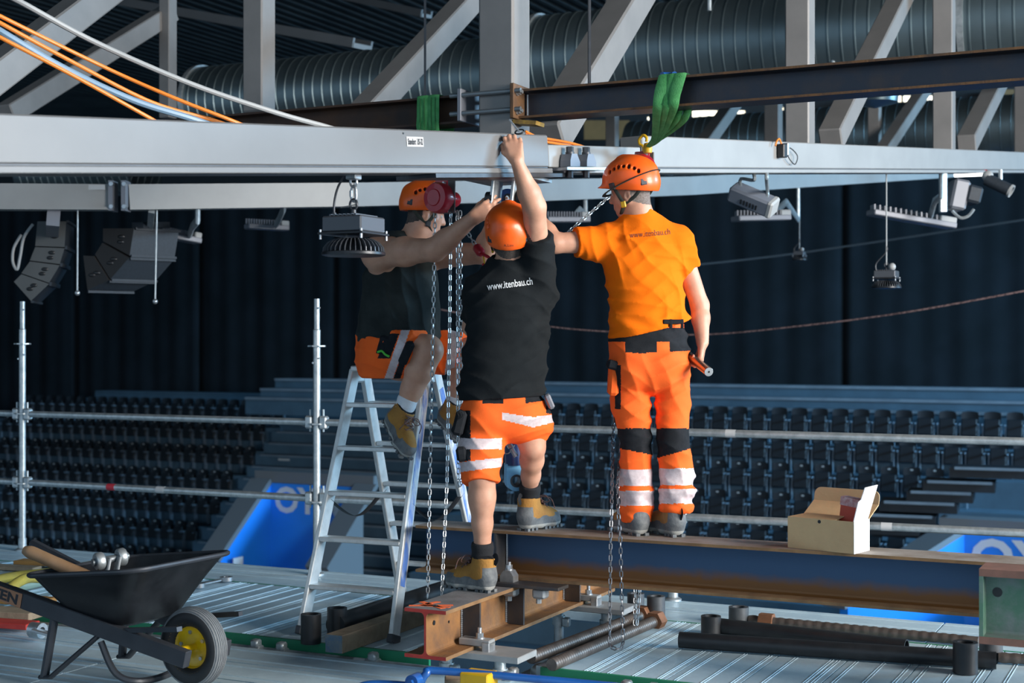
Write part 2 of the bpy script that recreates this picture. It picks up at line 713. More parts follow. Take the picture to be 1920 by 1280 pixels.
# stairs between the blocks: short steps with pale edges
a_s0, a_s1 = aL + 0.4, aR0 - 0.2
for k in range(26):
    bb = bL - 0.2 - 0.44 * k
    zz = zL + 0.25 - 0.335 * k
    w = 2.2 if k % 2 else 5.2
    tier(a_s0, a_s1 + 6, bb, zz, 0.46, 0.7, 'stair_step')
    MB().box(H((a_s0 + a_s1) / 2 + 3, bb - 0.235, zz - 0.02), (a_s1 - a_s0 + 5.6, 0.03, 0.05), RH).build('step_nosing', M_CONC_L, stand)
    if k % 3 == 0:
        MB().box(H(a_s0 + 1.1, bb - 0.25, zz - 0.13), (0.42, 0.02, 0.06), RH).build('step_light', M_DOT, stand)
# right-hand gangway: stepped slabs climbing past the end of the seats
for k, (x0, x1, y) in enumerate(((1585, 1760, 958), (1600, 1730, 976), (1650, 1800, 935), (1700, 1830, 916), (1730, 1870, 897), (1780, 1935, 872), (1640, 1925, 985))):
    Y = 27.5
    p0, p1 = P(x0, y, Y), P(x1, y + 6, Y - 0.4)
    c = (p0 + p1) / 2
    MB().box((c.x, c.y, c.z - 0.09), ((p1.x - p0.x), 0.9, 0.18), Matrix.Rotation(-0.35, 3, 'Z')).build('gangway_step', M_SEAT, stand)
    MB().box((c.x - 0.15, c.y - 0.47, c.z + 0.0), ((p1.x - p0.x) * 0.9, 0.05, 0.05), Matrix.Rotation(-0.35, 3, 'Z')).build('step_nosing', M_CONC_L, stand)

# ------------------------------------------------------------------ stadium seats
def seat_meshes():
    back = MB()
    # tapered curved backrest shell
    n = 6
    vs = []
    for j in range(5):
        z = 0.36 + 0.125 * j
        w = 0.155 + 0.05 * (j / 4)
        for i in range(n + 1):
            t = i / n * 2 - 1
            vs.append((w * t * (1 - 0.12 * (j == 4)), 0.20 + 0.05 * j / 4 - 0.03 * (1 - t * t) * -1 - 0.02 * (j / 4), z - 0.03 * t * t * (j == 4)))
    f = [(j * (n + 1) + i, j * (n + 1) + i + 1, (j + 1) * (n + 1) + i + 1, (j + 1) * (n + 1) + i) for j in range(4) for i in range(n)]
    back.add(vs, f, 0, True)
    back.add([(x, y + 0.03, z) for x, y, z in vs], [t[::-1] for t in f], 0, True)
    pan = MB()
    # folded-up seat pan in front of the back, slightly wedge-shaped
    pan.box((0, 0.11, 0.49), (0.35, 0.06, 0.40), Matrix.Rotation(-0.12, 3, 'X'), 0, 0.02)
    fr = MB()
    for s in (-1, 1):
        fr.box((s * 0.205, 0.12, 0.22), (0.025, 0.06, 0.44), None, 0, 0.006)
        fr.box((s * 0.205, 0.06, 0.56), (0.035, 0.26, 0.03), None, 0, 0.01)
        fr.box((s * 0.205, 0.15, 0.50), (0.025, 0.04, 0.16))
    fr.box((0, 0.16, 0.37), (0.40, 0.03, 0.03))
    dot = MB()
    dot.box((0, 0.195, 0.80), (0.055, 0.012, 0.03), None, 0)
    return (mesh_of(back, M_SEAT, 'backrest'), mesh_of(pan, M_SEAT, 'seat_pan'), mesh_of(fr, M_SEATF, 'armrest_frame'), mesh_of(dot, M_DOT, 'number_plate'))


SEAT = seat_meshes()
ONES = ['', 'first', 'second', 'third', 'fourth', 'fifth', 'sixth', 'seventh', 'eighth', 'ninth', 'tenth', 'eleventh', 'twelfth', 'thirteenth', 'fourteenth', 'fifteenth', 'sixteenth', 'seventeenth', 'eighteenth', 'nineteenth', 'twentieth']


def nth(i):
    return ONES[i] if i <= 20 else 'twenty-' + ONES[i - 20] if i < 30 else 'thirtieth'


ROWN = ['top', 'second', 'third', 'fourth', 'fifth', 'sixth', 'seventh', 'eighth', 'ninth']


def seat(a, b, z, label, group, plate=True):
    p = H(a, b, z)
    t = thing('stadium_seat', p, label, 'seat', group)
    t.rotation_euler = (0, 0, -HA)
    for nm, me in zip(('backrest', 'seat_pan', 'armrest_frame', 'number_plate'), SEAT):
        if nm == 'number_plate' and not plate:
            continue
        o = bpy.data.objects.new(nm, me)
        COL.objects.link(o)
        o.parent = t


for k in range(6):
    n = int((aR1 - aR0) / R_PITCH)
    cnt = 0
    for i in reversed(range(n)):
        a = aR0 + 0.25 + i * R_PITCH + (0.25 if k % 2 else 0)
        p = H(a, bR - R_TREAD * (k - 1), 0)
        px = 960 + FPX * p.x / p.y
        if px > 1930 or (k >= 2 and px > 1800 - (k - 2) * 45):
            continue
        py_ = 640 + FPX * (CAMZ - (zR - R_RISE * (k - 1) + 0.4)) / p.y
        if px < 905:
            continue
        cnt += 1
        seat(a, bR - R_TREAD * (k - 1), zR - R_RISE * (k - 1),
             'dark folding seat, %s from the right end, %s row of the right stand' % (nth(cnt), ROWN[k]),
             'dark stadium seats, right block, %s row' % ROWN[k], k > 0)
for k in range(7):
    for i in range(24):
        a = aL - i * L_PITCH - (0.24 if k % 2 else 0)
        p = H(a, bL - L_TREAD * k, 0)
        px = 960 + FPX * p.x / p.y
        if px < -12:
            continue
        seat(a, bL - L_TREAD * k, zL - L_RISE * k,
             'dark folding seat, %s from the stairs, %s row of the shaded left stand' % (nth(i + 1), ROWN[k]),
             'dark stadium seats, left block, %s row' % ROWN[k], k > 0)

# ------------------------------------------------------------------ blue entrance walls with lettering
def vomitory(TL, width, side_dir, side_len, drop, depth_z, text_h, label, small=True):
    t = thing('entrance_wall', TL - UP * depth_z, label, 'entrance')
    TR = TL + U * width
    th = 0.18
    MB().box((TL + TR) / 2 - UP * depth_z / 2 + V * th / 2, (width, th, depth_z), RH).build('back_wall', M_BLUE, t)
    # sloping side walls
    sd = side_dir.normalized()
    nrm = sd.cross(UP).normalized()
    for base, nm in ((TL, 0), (TR, 1)):
        q = [base, base + sd * side_len - UP * drop, base + sd * side_len - UP * (drop + 0.55), base - UP * depth_z]
        mb = MB()
        vs = [p for p in q] + [p + nrm * th * (1 if nm == 0 else -1) for p in q]
        mb.add(vs, [(0, 1, 2, 3), (4, 7, 6, 5), (0, 4, 5, 1), (1, 5, 6, 2), (2, 6, 7, 3), (3, 7, 4, 0)])
        mb.build('side_wall', M_BLUE if nm == 0 else M_COPING, t)
        c = MB()
        o = nrm * (1 if nm == 0 else -1)
        A, B = base + UP * 0.05, base + sd * (side_len + 0.1) - UP * (drop + 0.0)
        c.bar(A + o * 0.26, B + o * 0.26, 0.55, 0.12)
        c.build('coping', M_COPING, t)
    MB().box((TL + TR) / 2 + UP * 0.14 + V * 0.25, (width + 0.9, 0.5, 0.26), RH).build('coping', M_COPING, t)
    tx, w = lettering('OYM', text_h, TL + U * 0.12 - UP * (0.08 + text_h) - V * 0.012, U, UP, 0.03)
    tx.build('lettering', M_WHITE, t, 'white company lettering')
    return t, TR


TLp = P(508, 905, 33.0)
vt, TRp = vomitory(TLp, 2.3, -V, 1.85, 1.52, 2.6, 0.56, 'bright blue entrance wall with white lettering left of the stepladder')
tx, w = lettering('oym', 0.10, TLp + U * 1.72 - UP * 0.2 - V * 0.012, U, UP, 0.02)
tx.build('lettering', M_WHITE, vt)
MB().box(TLp + U * 2.0 - V * 0.05 - UP * 1.15, (0.14, 0.06, 0.4), RH).build('green_sign', M_GREEN, vt)
pl = TLp - V * 1.75 - UP * 1.62 + U * 0.02
MB().box(pl + U * 0.14 + V * 0.3 + UP * 0.02, (0.02, 0.34, 0.2), RH).build('notice', M_WHITE, vt)
TL2 = P(1808, 1000, 26.5)
A2, B2 = TL2, P(1590, 1135, 24.6)
sd2 = Vector((B2.x - A2.x, B2.y - A2.y, 0))
vomitory(TL2, 3.0, sd2, sd2.length, A2.z - B2.z, 2.4, 0.66, 'blue entrance wall with large outlined letters at the far right below the rail')

# ================================================================== steel overhead
M_GREYP = mat('pale_grey_beam_paint', (0.165, 0.168, 0.172), 0.45, 0.05, (0.148, 0.151, 0.155), 3, 4, 0.35, 0.7, 0.03, 60)
M_WHITEP = mat('white_grey_beam_paint', (0.31, 0.31, 0.305), 0.45, 0.05, (0.28, 0.28, 0.275), 3, 4)
M_TRUSS = mat('grey_truss_paint', (0.225, 0.214, 0.206), 0.5, 0.05, (0.19, 0.182, 0.176), 4, 5, 0.35, 0.7, 0.03, 50)
M_BLACKST = mat('blue_black_mill_scale', (0.030, 0.036, 0.050), 0.42, 0.5, (0.055, 0.045, 0.045), 6, 5, 0.45, 0.75, 0.08, 70)
M_RUST = mat('rusty_steel', (0.30, 0.14, 0.045), 0.75, 0.15, (0.16, 0.085, 0.045), 9, 6, 0.35, 0.68, 0.2, 90)
M_RUSTD = mat('dark_rust_edge', (0.19, 0.095, 0.04), 0.75, 0.2, (0.10, 0.06, 0.04), 14, 6, 0.35, 0.65, 0.2, 90)
M_ZINC = mat('zinc_fittings', (0.58, 0.60, 0.62), 0.35, 0.8, (0.45, 0.47, 0.49), 30, 4)
M_DUCT = mat('spiral_duct_metal', (0.20, 0.26, 0.28), 0.42, 0.85, (0.15, 0.195, 0.21), 1.2, 4)
M_RODST = mat('dull_threaded_rod', (0.22, 0.25, 0.27), 0.5, 0.7)
M_BLACK = mat('black_plastic', (0.012, 0.013, 0.015), 0.4)
M_DGREY = mat('dark_grey_casting', (0.06, 0.065, 0.075), 0.45, 0.3, (0.045, 0.05, 0.058), 20, 3)
M_MGREY = mat('mid_grey_housing', (0.20, 0.21, 0.24), 0.45, 0.2)
M_ORANGEC = mat('orange_cable', (0.90, 0.25, 0.03), 0.45)
M_BLUEC = mat('pale_blue_cable', (0.20, 0.32, 0.44), 0.45)
M_WHITEC = mat('pale_grey_cable', (0.36, 0.37, 0.37), 0.5)
M_RED = mat('red_hoist_paint', (0.52, 0.012, 0.03), 0.35, 0, (0.42, 0.008, 0.022), 10, 3, coat=0.4)
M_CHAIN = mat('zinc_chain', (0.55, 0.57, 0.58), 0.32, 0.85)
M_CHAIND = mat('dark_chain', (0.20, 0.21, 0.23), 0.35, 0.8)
M_SLING = mat('green_sling_webbing', (0.045, 0.26, 0.07), 0.8, 0, (0.09, 0.36, 0.12), 18, 4, 0.35, 0.65, 0.25, 160)
M_SLINGD = mat('sling_stripe', (0.02, 0.09, 0.03), 0.85)
M_YELLOWP = mat('yellow_paint', (0.72, 0.42, 0.01), 0.45, 0, (0.60, 0.34, 0.01), 8, 4)
M_PAPER = mat('white_label', (0.50, 0.51, 0.52), 0.7, spec=0.2)
M_INK = mat('dark_print', (0.02, 0.02, 0.025), 0.6)
M_REDINK = mat('red_print', (0.55, 0.03, 0.05), 0.6)

# ------------------------------------------------------------------ pale grey suspended beam (climbs away from the camera)
GD = Vector((0.5625, 0.8268, 0.097)).normalized()
G0 = Vector((0.104, 7.0, 2.373))


def G(s, across=0.0, up=0.0):
    n = GD.cross(UP).normalized()
    return G0 + GD * s + n * across + UP * up


def g_s(px):
    t = (px - 960.0) / FPX
    return (t * G0.y - G0.x) / (GD.x - t * GD.y)


def gbeam(name, s0, s1, h, label, m, top=None):
    t = thing(name, G(s0), label, 'beam')
    MB().bar(G(s0, 0, h / 2), G(s1, 0, h / 2), 0.140, h, UP, 0, 0.006).build('web_box', m, t)
    MB().bar(G(s0, 0, -0.018), G(s1 + 0.02, 0, -0.018), 0.165, 0.024, UP, 0, 0.003).build('bottom_flange', m, t)
    MB().bar(G(s0, 0, -0.004), G(s1, 0, -0.004), 0.13, 0.01).build('shadow_joint', M_DGREY, t)
    return t


gb = gbeam('suspension_beam', -4.3, g_s(1006), 0.155, 'long pale grey steel beam with a paper location label running over the workers', M_GREYP)
s_l = g_s(737)
front = 0.0708
tl = G(s_l, front, 0.125)
lab_w, lab_h = 0.116, 0.042
n_g = GD.cross(UP).normalized()
upg = n_g.cross(GD).normalized()
lab = MB()
lab.box(tl + GD * lab_w / 2 - upg * lab_h / 2 + n_g * 0.0008, (lab_w, 0.0016, lab_h), Matrix((GD, -n_g, upg)).transposed())
lab = lab.build('paper_label', M_PAPER, gb, 'white paper label with black lettering')
tx, w = lettering('Standort  US-32', 0.025, tl + GD * 0.007 - upg * 0.033 + n_g * 0.0030, GD, upg, 0.022)
kx = 0.102 / w
tx.v = [tuple(Vector(v) + GD * ((Vector(v) - tl).dot(GD) - 0.007) * (kx - 1)) for v in tx.v]
tx.build('lettering', M_INK, lab)
MB().cyl(G(s_l - 0.02, front, 0.138), G(s_l - 0.02, front + 0.002, 0.138), 0.004).build('drilled_hole', M_BLACK, gb)

gb2 = gbeam('suspension_beam', g_s(1184), 9.6, 0.172, 'white-painted suspended beam running away to the right behind the orange helmet', M_WHITEP)
# low connecting piece between the two beams, with bolted clamps
cp = thing('beam_splice', G(g_s(1008)), 'low white splice piece with bolted clamps between the two suspended beams', 'beam splice')
MB().bar(G(g_s(1009), 0, 0.055), G(g_s(1183), 0, 0.055), 0.12, 0.11, UP, 0, 0.004).build('web_box', M_WHITEP, cp)
MB().bar(G(g_s(1032), 0, -0.018), G(g_s(1183), 0, -0.018), 0.165, 0.024, UP, 0, 0.003).build('bottom_flange', M_WHITEP, cp)
MB().bar(G(g_s(790), -0.03, -0.040), G(g_s(1046), -0.03, -0.040), 0.22, 0.018).build('splice_plate', M_DGREY, cp)
MB().bar(G(g_s(1015), 0.10, -0.012), G(g_s(1090), 0.10, -0.012), 0.10, 0.014).build('clamp_plate', M_ZINC, cp)
for px in (1037, 1068):
    c = G(g_s(px), 0.098, 0.0)
    k = MB()
    Rg = Matrix((GD, -n_g, UP)).transposed()
    prof = [(-0.042, 0), (0.048, 0), (0.048, 0.022), (0.02, 0.062), (-0.030, 0.062), (-0.042, 0.03)]
    Mx = mframe(c - n_g * -0.03, -n_g)
    pr = [(x if True else x, z) for x, z in prof]
    Mx = Matrix(((GD.x, -n_g.x, 0, c.x), (GD.y, -n_g.y, 0, c.y), (GD.z, -n_g.z, 1, c.z), (0, 0, 0, 1)))
    k.prism(pr, Mx @ Matrix.Translation((0, -0.03, 0)), 0.06)
    cl = k.build('clamp', M_MGREY, cp)
    b_ = MB()
    b_.cyl(c + UP * 0.062, c + UP * 0.072, 0.022, seg=12)
    b_.cyl(c + UP * 0.072, c + UP * 0.098, 0.019, seg=6, smooth=False)
    b_.cyl(c - UP * 0.055, c - UP * 0.02, 0.017, seg=6, smooth=False)
    build_each(b_, 'bolt', M_DGREY, cl)
# bracket lugs under the beam that carry the blue strut
br = thing('hanger_bracket', P(950, 345, 7.02), 'galvanised double-lug bracket under the grey beam', 'bracket')
MB().box(P(950, 337, 7.05), (0.34, 0.32, 0.016), RH).build('base_plate', M_GALV, br)
for px in (930, 968):
    p = P(px, 362, 7.07)
    MB().box(p, (0.018, 0.10, 0.13), RH @ Matrix.Rotation(0.12, 3, 'Y'), 0, 0.004).build('lug', M_GALV, br)
for px, r in ((921, 0.034), (982, 0.046)):
    p = P(px, 372, 7.06)
    w_ = MB()
    w_.lathe(p - U * 0.02, U, [(0.0, 0.0), (r, 0.0), (r, 0.036), (0.0, 0.036)], 24)
    w_.build('pin_washer', M_BLACK, br)
    if px > 950:
        MB().lathe(p + U * 0.018, U, [(r * 0.62, 0), (r * 1.0, 0), (r * 1.0, 0.008), (r * 0.62, 0.008)], 24, close=True).build('white_ring', M_WHITEP, br)

# ------------------------------------------------------------------ pale ring beam behind
def poly_beam(name, pts, h, w, m, label):
    t = thing(name, pts[0], label, 'beam')
    for seg in pts:
        pass
    for i in range(len(pts) - 1):
        mb = MB()
        mb.bar(pts[i] + UP * h / 2, pts[i + 1] + UP * h / 2, w, h)
        mb.build('web_box', m, t)
        MB().bar(pts[i] - UP * 0.012, pts[i + 1] - UP * 0.012, w + 0.06, 0.022).build('bottom_flange', m, t)
    return t


rb1 = [P(-40, 388, 11.3), P(207, 389, 11.5)]
rb2 = [P(240, 389, 11.55), P(660, 383, 12.4), P(980, 374, 13.6), P(1290, 362, 16.0), P(1840, 326, 22.5)]
poly_beam('ring_beam', rb1, 0.182, 0.10, M_WHITEP, 'short end of the pale ring beam behind, left of its bolted joint')
t = poly_beam('ring_beam', rb2, 0.182, 0.10, M_WHITEP, 'long pale ring beam passing behind the workers at helmet height')
for px in (212, 236):
    p = P(px, 368, 11.5)
    j = MB()
    j.box(p, (0.035, 0.16, 0.24))
    j = j.build('joint_plate', M_MGREY, t)
    bb = MB()
    for dz in (-0.09, 0.09):
        bb.cyl(p + Vector((0.01, -0.1, dz)), p + Vector((0.01, -0.06, dz)), 0.018, seg=6)
    build_each(bb, 'bolt', M_ZINC, j)
MB().box(P(178, 351, 11.42), (0.16, 0.004, 0.04)).build('paper_label', M_PAPER, t)



def ring_pt(px):
    pl = rb1 + rb2
    for p, q in zip(pl, pl[1:]):
        x0, x1 = 960 + FPX * p.x / p.y, 960 + FPX * q.x / q.y
        if x0 <= px <= x1:
            return p.lerp(q, (px - x0) / (x1 - x0)) - UP * 0.022
    return pl[-1] - UP * 0.022


# ------------------------------------------------------------------ roof trusses: posts and diagonals
def truss(name, label, posts, diags, w):
    t = thing(name, posts[0][0], label, 'truss')
    for p, z1, ww in posts:
        h = z1 - p.z
        MB().box(p + UP * h / 2, (ww, ww, h), RH, 0, ww * 0.06).build('post', M_TRUSS, t)
    for p0, p1, ww in diags:
        MB().bar(p0, p1, ww, ww, U, 0, ww * 0.06).build('diagonal', M_TRUSS, t)
    return t


COLP = H(-3.27, 6.60, 0)
truss('roof_truss', 'grey steel roof truss whose thick post the dark beam is clamped to',
      [(COLP + UP * 2.50, 6.0, 0.20), (P(1500, 280, 9.9), 7.0, 0.168), (P(1770, 287, 12.4), 8.0, 0.168)],
      [(P(1025, 262, 8.25), P(1200, -25, 9.65), 0.205), (P(1557, 262, 10.30), P(1702, -30, 12.7), 0.165),
       (P(1812, 270, 12.95), P(1896, 105, 15.4), 0.165)], 0.18)
truss('roof_truss', 'grey steel roof truss at upper left with a slim post and crossing diagonals',
      [(P(486, 212, 10.3), 7.0, 0.168), (P(315, 222, 13.6), 8.0, 0.12)],
      [(P(676, 222, 9.35), P(905, -25, 11.0), 0.165), (P(-60, 178, 7.9), P(215, -30, 9.0), 0.17), (P(10, 215, 11.8), P(318, 24, 13.8), 0.165)], 0.18)
truss('roof_truss', 'far grey roof truss members seen below the dark beam on the right',
      [(P(1148, 290, 19), 8.5, 0.14), (P(1450, 285, 19), 8.5, 0.2), (P(1640, 285, 20), 9, 0.16), (P(1918, 290, 19), 9, 0.2)],
      [(P(1310, 285, 17.5), P(1400, 160, 19.5), 0.17), (P(1655, 285, 19), P(1735, 165, 21), 0.17)], 0.15)

# ------------------------------------------------------------------ spiral ducts
def duct(name, c0, axis, length, r, pitch, label, coll=()):
    t = thing(name, c0, label, 'duct')
    prof = [(r, 0.0)]
    x = pitch
    while x < length - 0.02:
        prof += [(r, x - 0.012), (r + 0.008, x - 0.006), (r + 0.008, x + 0.006), (r, x + 0.012)]
        x += pitch
    prof.append((r, length))
    MB().lathe(c0, axis, prof, 40).build('spiral_pipe', M_DUCT, t)
    for q in coll:
        MB().lathe(c0 + axis * q, axis, [(r, -0.03), (r + 0.03, -0.03), (r + 0.03, 0.03), (r, 0.03)], 40, close=True).build('collar', M_GALV, t)
    return t


DC = P(1200, 104, 15.2)
da, db, dz = toH(DC)


def a_at(px, b):
    t = (px - 960) / FPX
    # point a*U+b*V with x/y=t
    return b * (t * CA - SA) / (CA + t * SA)


a0, a1 = a_at(1012, db), a_at(2050, db)
duct('ventilation_duct', H(a0, db, dz), U, a1 - a0, 0.52, 0.131, 'large spiral ventilation duct at upper right behind the truss', (0.03, a_at(1815, db) - a0))
a2 = a_at(380, db + 0.4)
duct('ventilation_duct', H(a2, db + 0.4, dz - 0.03), U, a_at(985, db + 0.4) - a2, 0.47, 0.131, 'spiral ventilation duct at upper left ending in a bright ring', (0.03,))
a3 = a_at(60, db + 3)
duct('ventilation_duct', H(a3, db + 3, dz - 0.35), U, 2.3, 0.42, 0.14, 'shaded spiral duct behind the orange cables', ())
d4 = P(1500, 262, 24)
q = toH(d4)
duct('ventilation_duct', H(q[0] - 3, q[1], q[2]), U, 9.5, 0.5, 0.16, 'far lower spiral duct seen between white beam and dark beam', ())
for px, py, Y, rr, lab in ((1250, 208, 15.5, 0.19, 'round silver duct stub hanging behind the green sling'), (1640, 172, 15.5, 0.25, 'round silver duct stub under the dark beam on the right')):
    p = P(px, py, Y)
    MB().lathe(p + UP * 0.5, -UP, [(rr, 0), (rr, 0.55), (rr * 0.97, 0.62), (0, 0.68)], 32).build('duct_stub', M_DUCT, None, lab, 'duct')
# hangers of the duct and roof trays
for px, y0 in ((1562, 130), (1330, 20)):
    p = P(px, y0, 13.9)
    MB().cyl(p, p + UP * 4, 0.022, seg=8).build('duct_hanger', M_GALV, None, 'thin galvanised rod at %s holding the duct' % ('upper right' if px > 1400 else 'the middle'), 'rod')
for k, (pa, pb, w_, lab) in enumerate(((P(190, 0, 22), P(680, 88, 18), 0.30, 'pale sloping roof tray above the left duct'),
                                      (P(640, -5, 26), P(800, 30, 24), 0.2, 'thin roof tray at the top left of the thick post'))):
    t = thing('roof_tray', pa, lab, 'tray')
    MB().bar(pa, pb, w_, 0.06).build('tray_body', M_TRUSS, t)
    for s_ in (-1, 1):
        x, y, d = frame_of(pb - pa)
        MB().bar(pa + x * s_ * w_ / 2 + UP * 0.03, pb + x * s_ * w_ / 2 + UP * 0.03, 0.03, 0.12).build('tray_lip', M_GREYP, t)

# ------------------------------------------------------------------ dark I-beam clamped to the post
def ibeam(mb, p0, p1, h, b, tw, tf, r, mi=0, ends=None):
    M = mframe(p0, p1 - p0)
    mb.prism(i_prof(h, b, tw, tf, r), M, (p1 - p0).length, mi, ends)
    return mb


UB_Z, UB_H, UB_B = 2.652, 0.146, 0.15
ub = thing('upper_beam', H(-3.16, 6.6, UB_Z), 'dark blue-black steel I-beam carrying the green sling, clamped to the thick post', 'beam')
mb = MB()
ibeam(mb, H(-3.15, 6.6, UB_Z), H(1.0, 6.6, UB_Z), UB_H, UB_B, 0.008, 0.011, 0.012)
mb.build('section', M_BLACKST, ub)
for z, nm in ((UB_Z + 0.0055, 0), (UB_Z + UB_H - 0.0055, 1)):
    MB().bar(H(-3.15, 6.6 - UB_B / 2 - 0.001, z), H(1.0, 6.6 - UB_B / 2 - 0.001, z), 0.004, 0.0112).build('rusty_edge', M_RUSTD, ub, 'rusty flange edge')
MB().box(H(-3.163, 6.6, 2.735), (0.022, 0.27, 0.175), RH, 0, 0.003).build('end_plate', M_RUSTD, ub, 'rusty end plate')
bb = MB()
for z in (2.685, 2.78):
    p = H(-3.15, 6.6 - 0.1, z)
    bb.cyl(p, p + U * 0.006, 0.019, seg=16)
    bb.cyl(p + U * 0.006, p + U * 0.02, 0.016, seg=6, smooth=False)
    bb.cyl(p + U * 0.02, p + U * 0.032, 0.010, seg=10)
build_each(bb, 'bolt', M_ZINC, ub)
wd = MB()
random.seed(3)
for i in range(14):
    z = UB_Z + 0.018 + i * 0.0082
    wd.sphere(H(-3.148 + 0.012, 6.6 - 0.006, z), (0.006, 0.006, 0.006), 6, 4)
wd.build('weld', M_ZINC, ub, kind='stuff')
MB().box(H(-3.11, 6.6 - 0.05, 2.628), (0.13, 0.10, 0.02), RH @ Matrix.Rotation(0.12, 3, 'Y')).build('shim', mat('yellow_stained_rust', (0.45, 0.27, 0.04), 0.6, 0, (0.22, 0.12, 0.03), 30, 4), ub, 'yellow-stained packing shim')
ub2 = thing('upper_beam', H(-6, 6.6, UB_Z), 'rust-brown I-beam left of the thick post under a green sling', 'beam')
mb = MB()
ibeam(mb, H(-7.2, 6.6, UB_Z), H(-3.46, 6.6, UB_Z), UB_H, UB_B, 0.008, 0.011, 0.012)
mb.build('section', mat('dark_brown_rust', (0.075, 0.035, 0.018), 0.7, 0.2, (0.035, 0.022, 0.018), 5, 5), ub2)  # dark brown rust over the whole section
MB().box(H(-3.462, 6.6, 2.735), (0.022, 0.27, 0.165), RH, 0, 0.003).build('end_plate', M_MGREY, ub2)
for z in (2.692, 2.785):
    for s in (-1, 1):
        MB().cyl(H(-3.52, 6.6 + s * 0.118, z), H(-3.12, 6.6 + s * 0.118, z), 0.0125, seg=12).build('threaded_rod', M_RODST, ub2)
for px in (797, 1105):
    aa = a_at(px, 6.6)
    p = H(aa, 6.6, UB_Z + UB_H)
    MB().box(p + UP * 1.6, (0.012, 0.045, 3.2), RH @ Matrix.Rotation(0.5, 3, 'Z')).build('hanger_bar', M_DGREY, None,
        'thin dark hanger bar holding the %s' % ('rust-brown beam left of the post' if px < 900 else 'dark beam right of the post'), 'hanger')

# ------------------------------------------------------------------ cables along the grey beam
CAB = [('orange_cable', M_ORANGEC, 0.008, [(-40, 8, 5.6), (0, 30, 5.6), (200, 128, 5.9), (330, 185, 6.0), (440, 228, 6.1), (520, 262, 6.3)], 'uppermost orange cable sagging at upper left'),
       ('orange_cable', M_ORANGEC, 0.0085, [(-40, 22, 5.6), (0, 43, 5.6), (120, 108, 5.75), (280, 190, 5.95), (395, 224, 6.1), (470, 250, 6.2)], 'middle orange cable sagging at upper left'),
       ('orange_cable', M_ORANGEC, 0.008, [(-40, 48, 5.5), (0, 70, 5.5), (130, 138, 5.65), (275, 218, 5.85), (330, 250, 6.0)], 'lowest orange cable dropping behind the grey beam'),
       ('blue_cable', M_BLUEC, 0.014, [(-40, 32, 5.6), (0, 58, 5.6), (120, 128, 5.75), (250, 188, 5.9), (365, 224, 6.05), (440, 252, 6.2)], 'thick pale blue cable between the orange cables'),
       ('white_cable', M_WHITEC, 0.0115, [(-20, -24, 5.7), (35, 2, 5.7), (180, 80, 5.9), (360, 158, 6.1), (520, 212, 6.3), (620, 240, 6.5), (680, 262, 6.6)], 'pale grey cable running from the top left corner down to the grey beam')]
for nm, m, r, pts, lab in CAB:
    MB().tube(smooth_path([P(*q) for q in pts], 8), r, 8).build(nm, m, None, lab, 'cable')
for k, (nm, m, r, dy, lab) in enumerate((('orange_cable', M_ORANGEC, 0.007, 0, 'orange cable along the splice, topmost of its bundle'), ('orange_cable', M_ORANGEC, 0.007, 6, 'second orange cable along the splice behind the clamps'), ('blue_cable', M_BLUEC, 0.010, 14, 'pale blue cable along the splice under the orange ones'))):
    pts = [P(985, 246 + dy, 7.18), P(1010, 257 + dy, 7.22), P(1070, 268 + dy, 7.4), P(1130, 286 + dy * 1.1, 7.65), P(1200, 303 + dy * 1.1, 8.0), P(1260, 312 + dy, 8.4)]
    MB().tube(smooth_path(pts, 8), r, 8).build(nm, m, None, lab, 'cable')
# small connector box on the white beam
sb = thing('connector_box', P(1440, 295, 9.2), 'small black connector box with a looped wire clipped to the white beam', 'box')
s_b = g_s(1440)
pb = G(s_b, 0.10, 0.11)
MB().box(pb, (0.06, 0.05, 0.09), Matrix((GD, -n_g, UP)).transposed(), 0, 0.006).build('housing', M_BLACK, sb)
MB().box(pb + GD * 0.045 + UP * 0.01, (0.025, 0.05, 0.08), Matrix((GD, -n_g, UP)).transposed(), 0, 0.004).build('clip', M_ZINC, sb)
MB().tube(smooth_path([pb + GD * 0.05, pb + GD * 0.12 + UP * 0.02, pb + GD * 0.24 - UP * 0.03, pb + GD * 0.20 - UP * 0.085, pb + GD * 0.11 - UP * 0.05, pb + GD * 0.06], 8), 0.0035, 6).build('wire_loop', M_BLACK, sb)
MB().tube(smooth_path([pb + UP * 0.045 - GD * 0.02, pb + UP * 0.075 - GD * 0.05, pb + UP * 0.06 - GD * 0.09, pb + UP * 0.03 - GD * 0.11], 6), 0.006, 6).build('orange_pigtail', M_ORANGEC, sb)

# ------------------------------------------------------------------ guardrail scaffold
def jointR(d):
    return Matrix.Rotation(math.atan2(d.y, d.x), 3, 'Z')


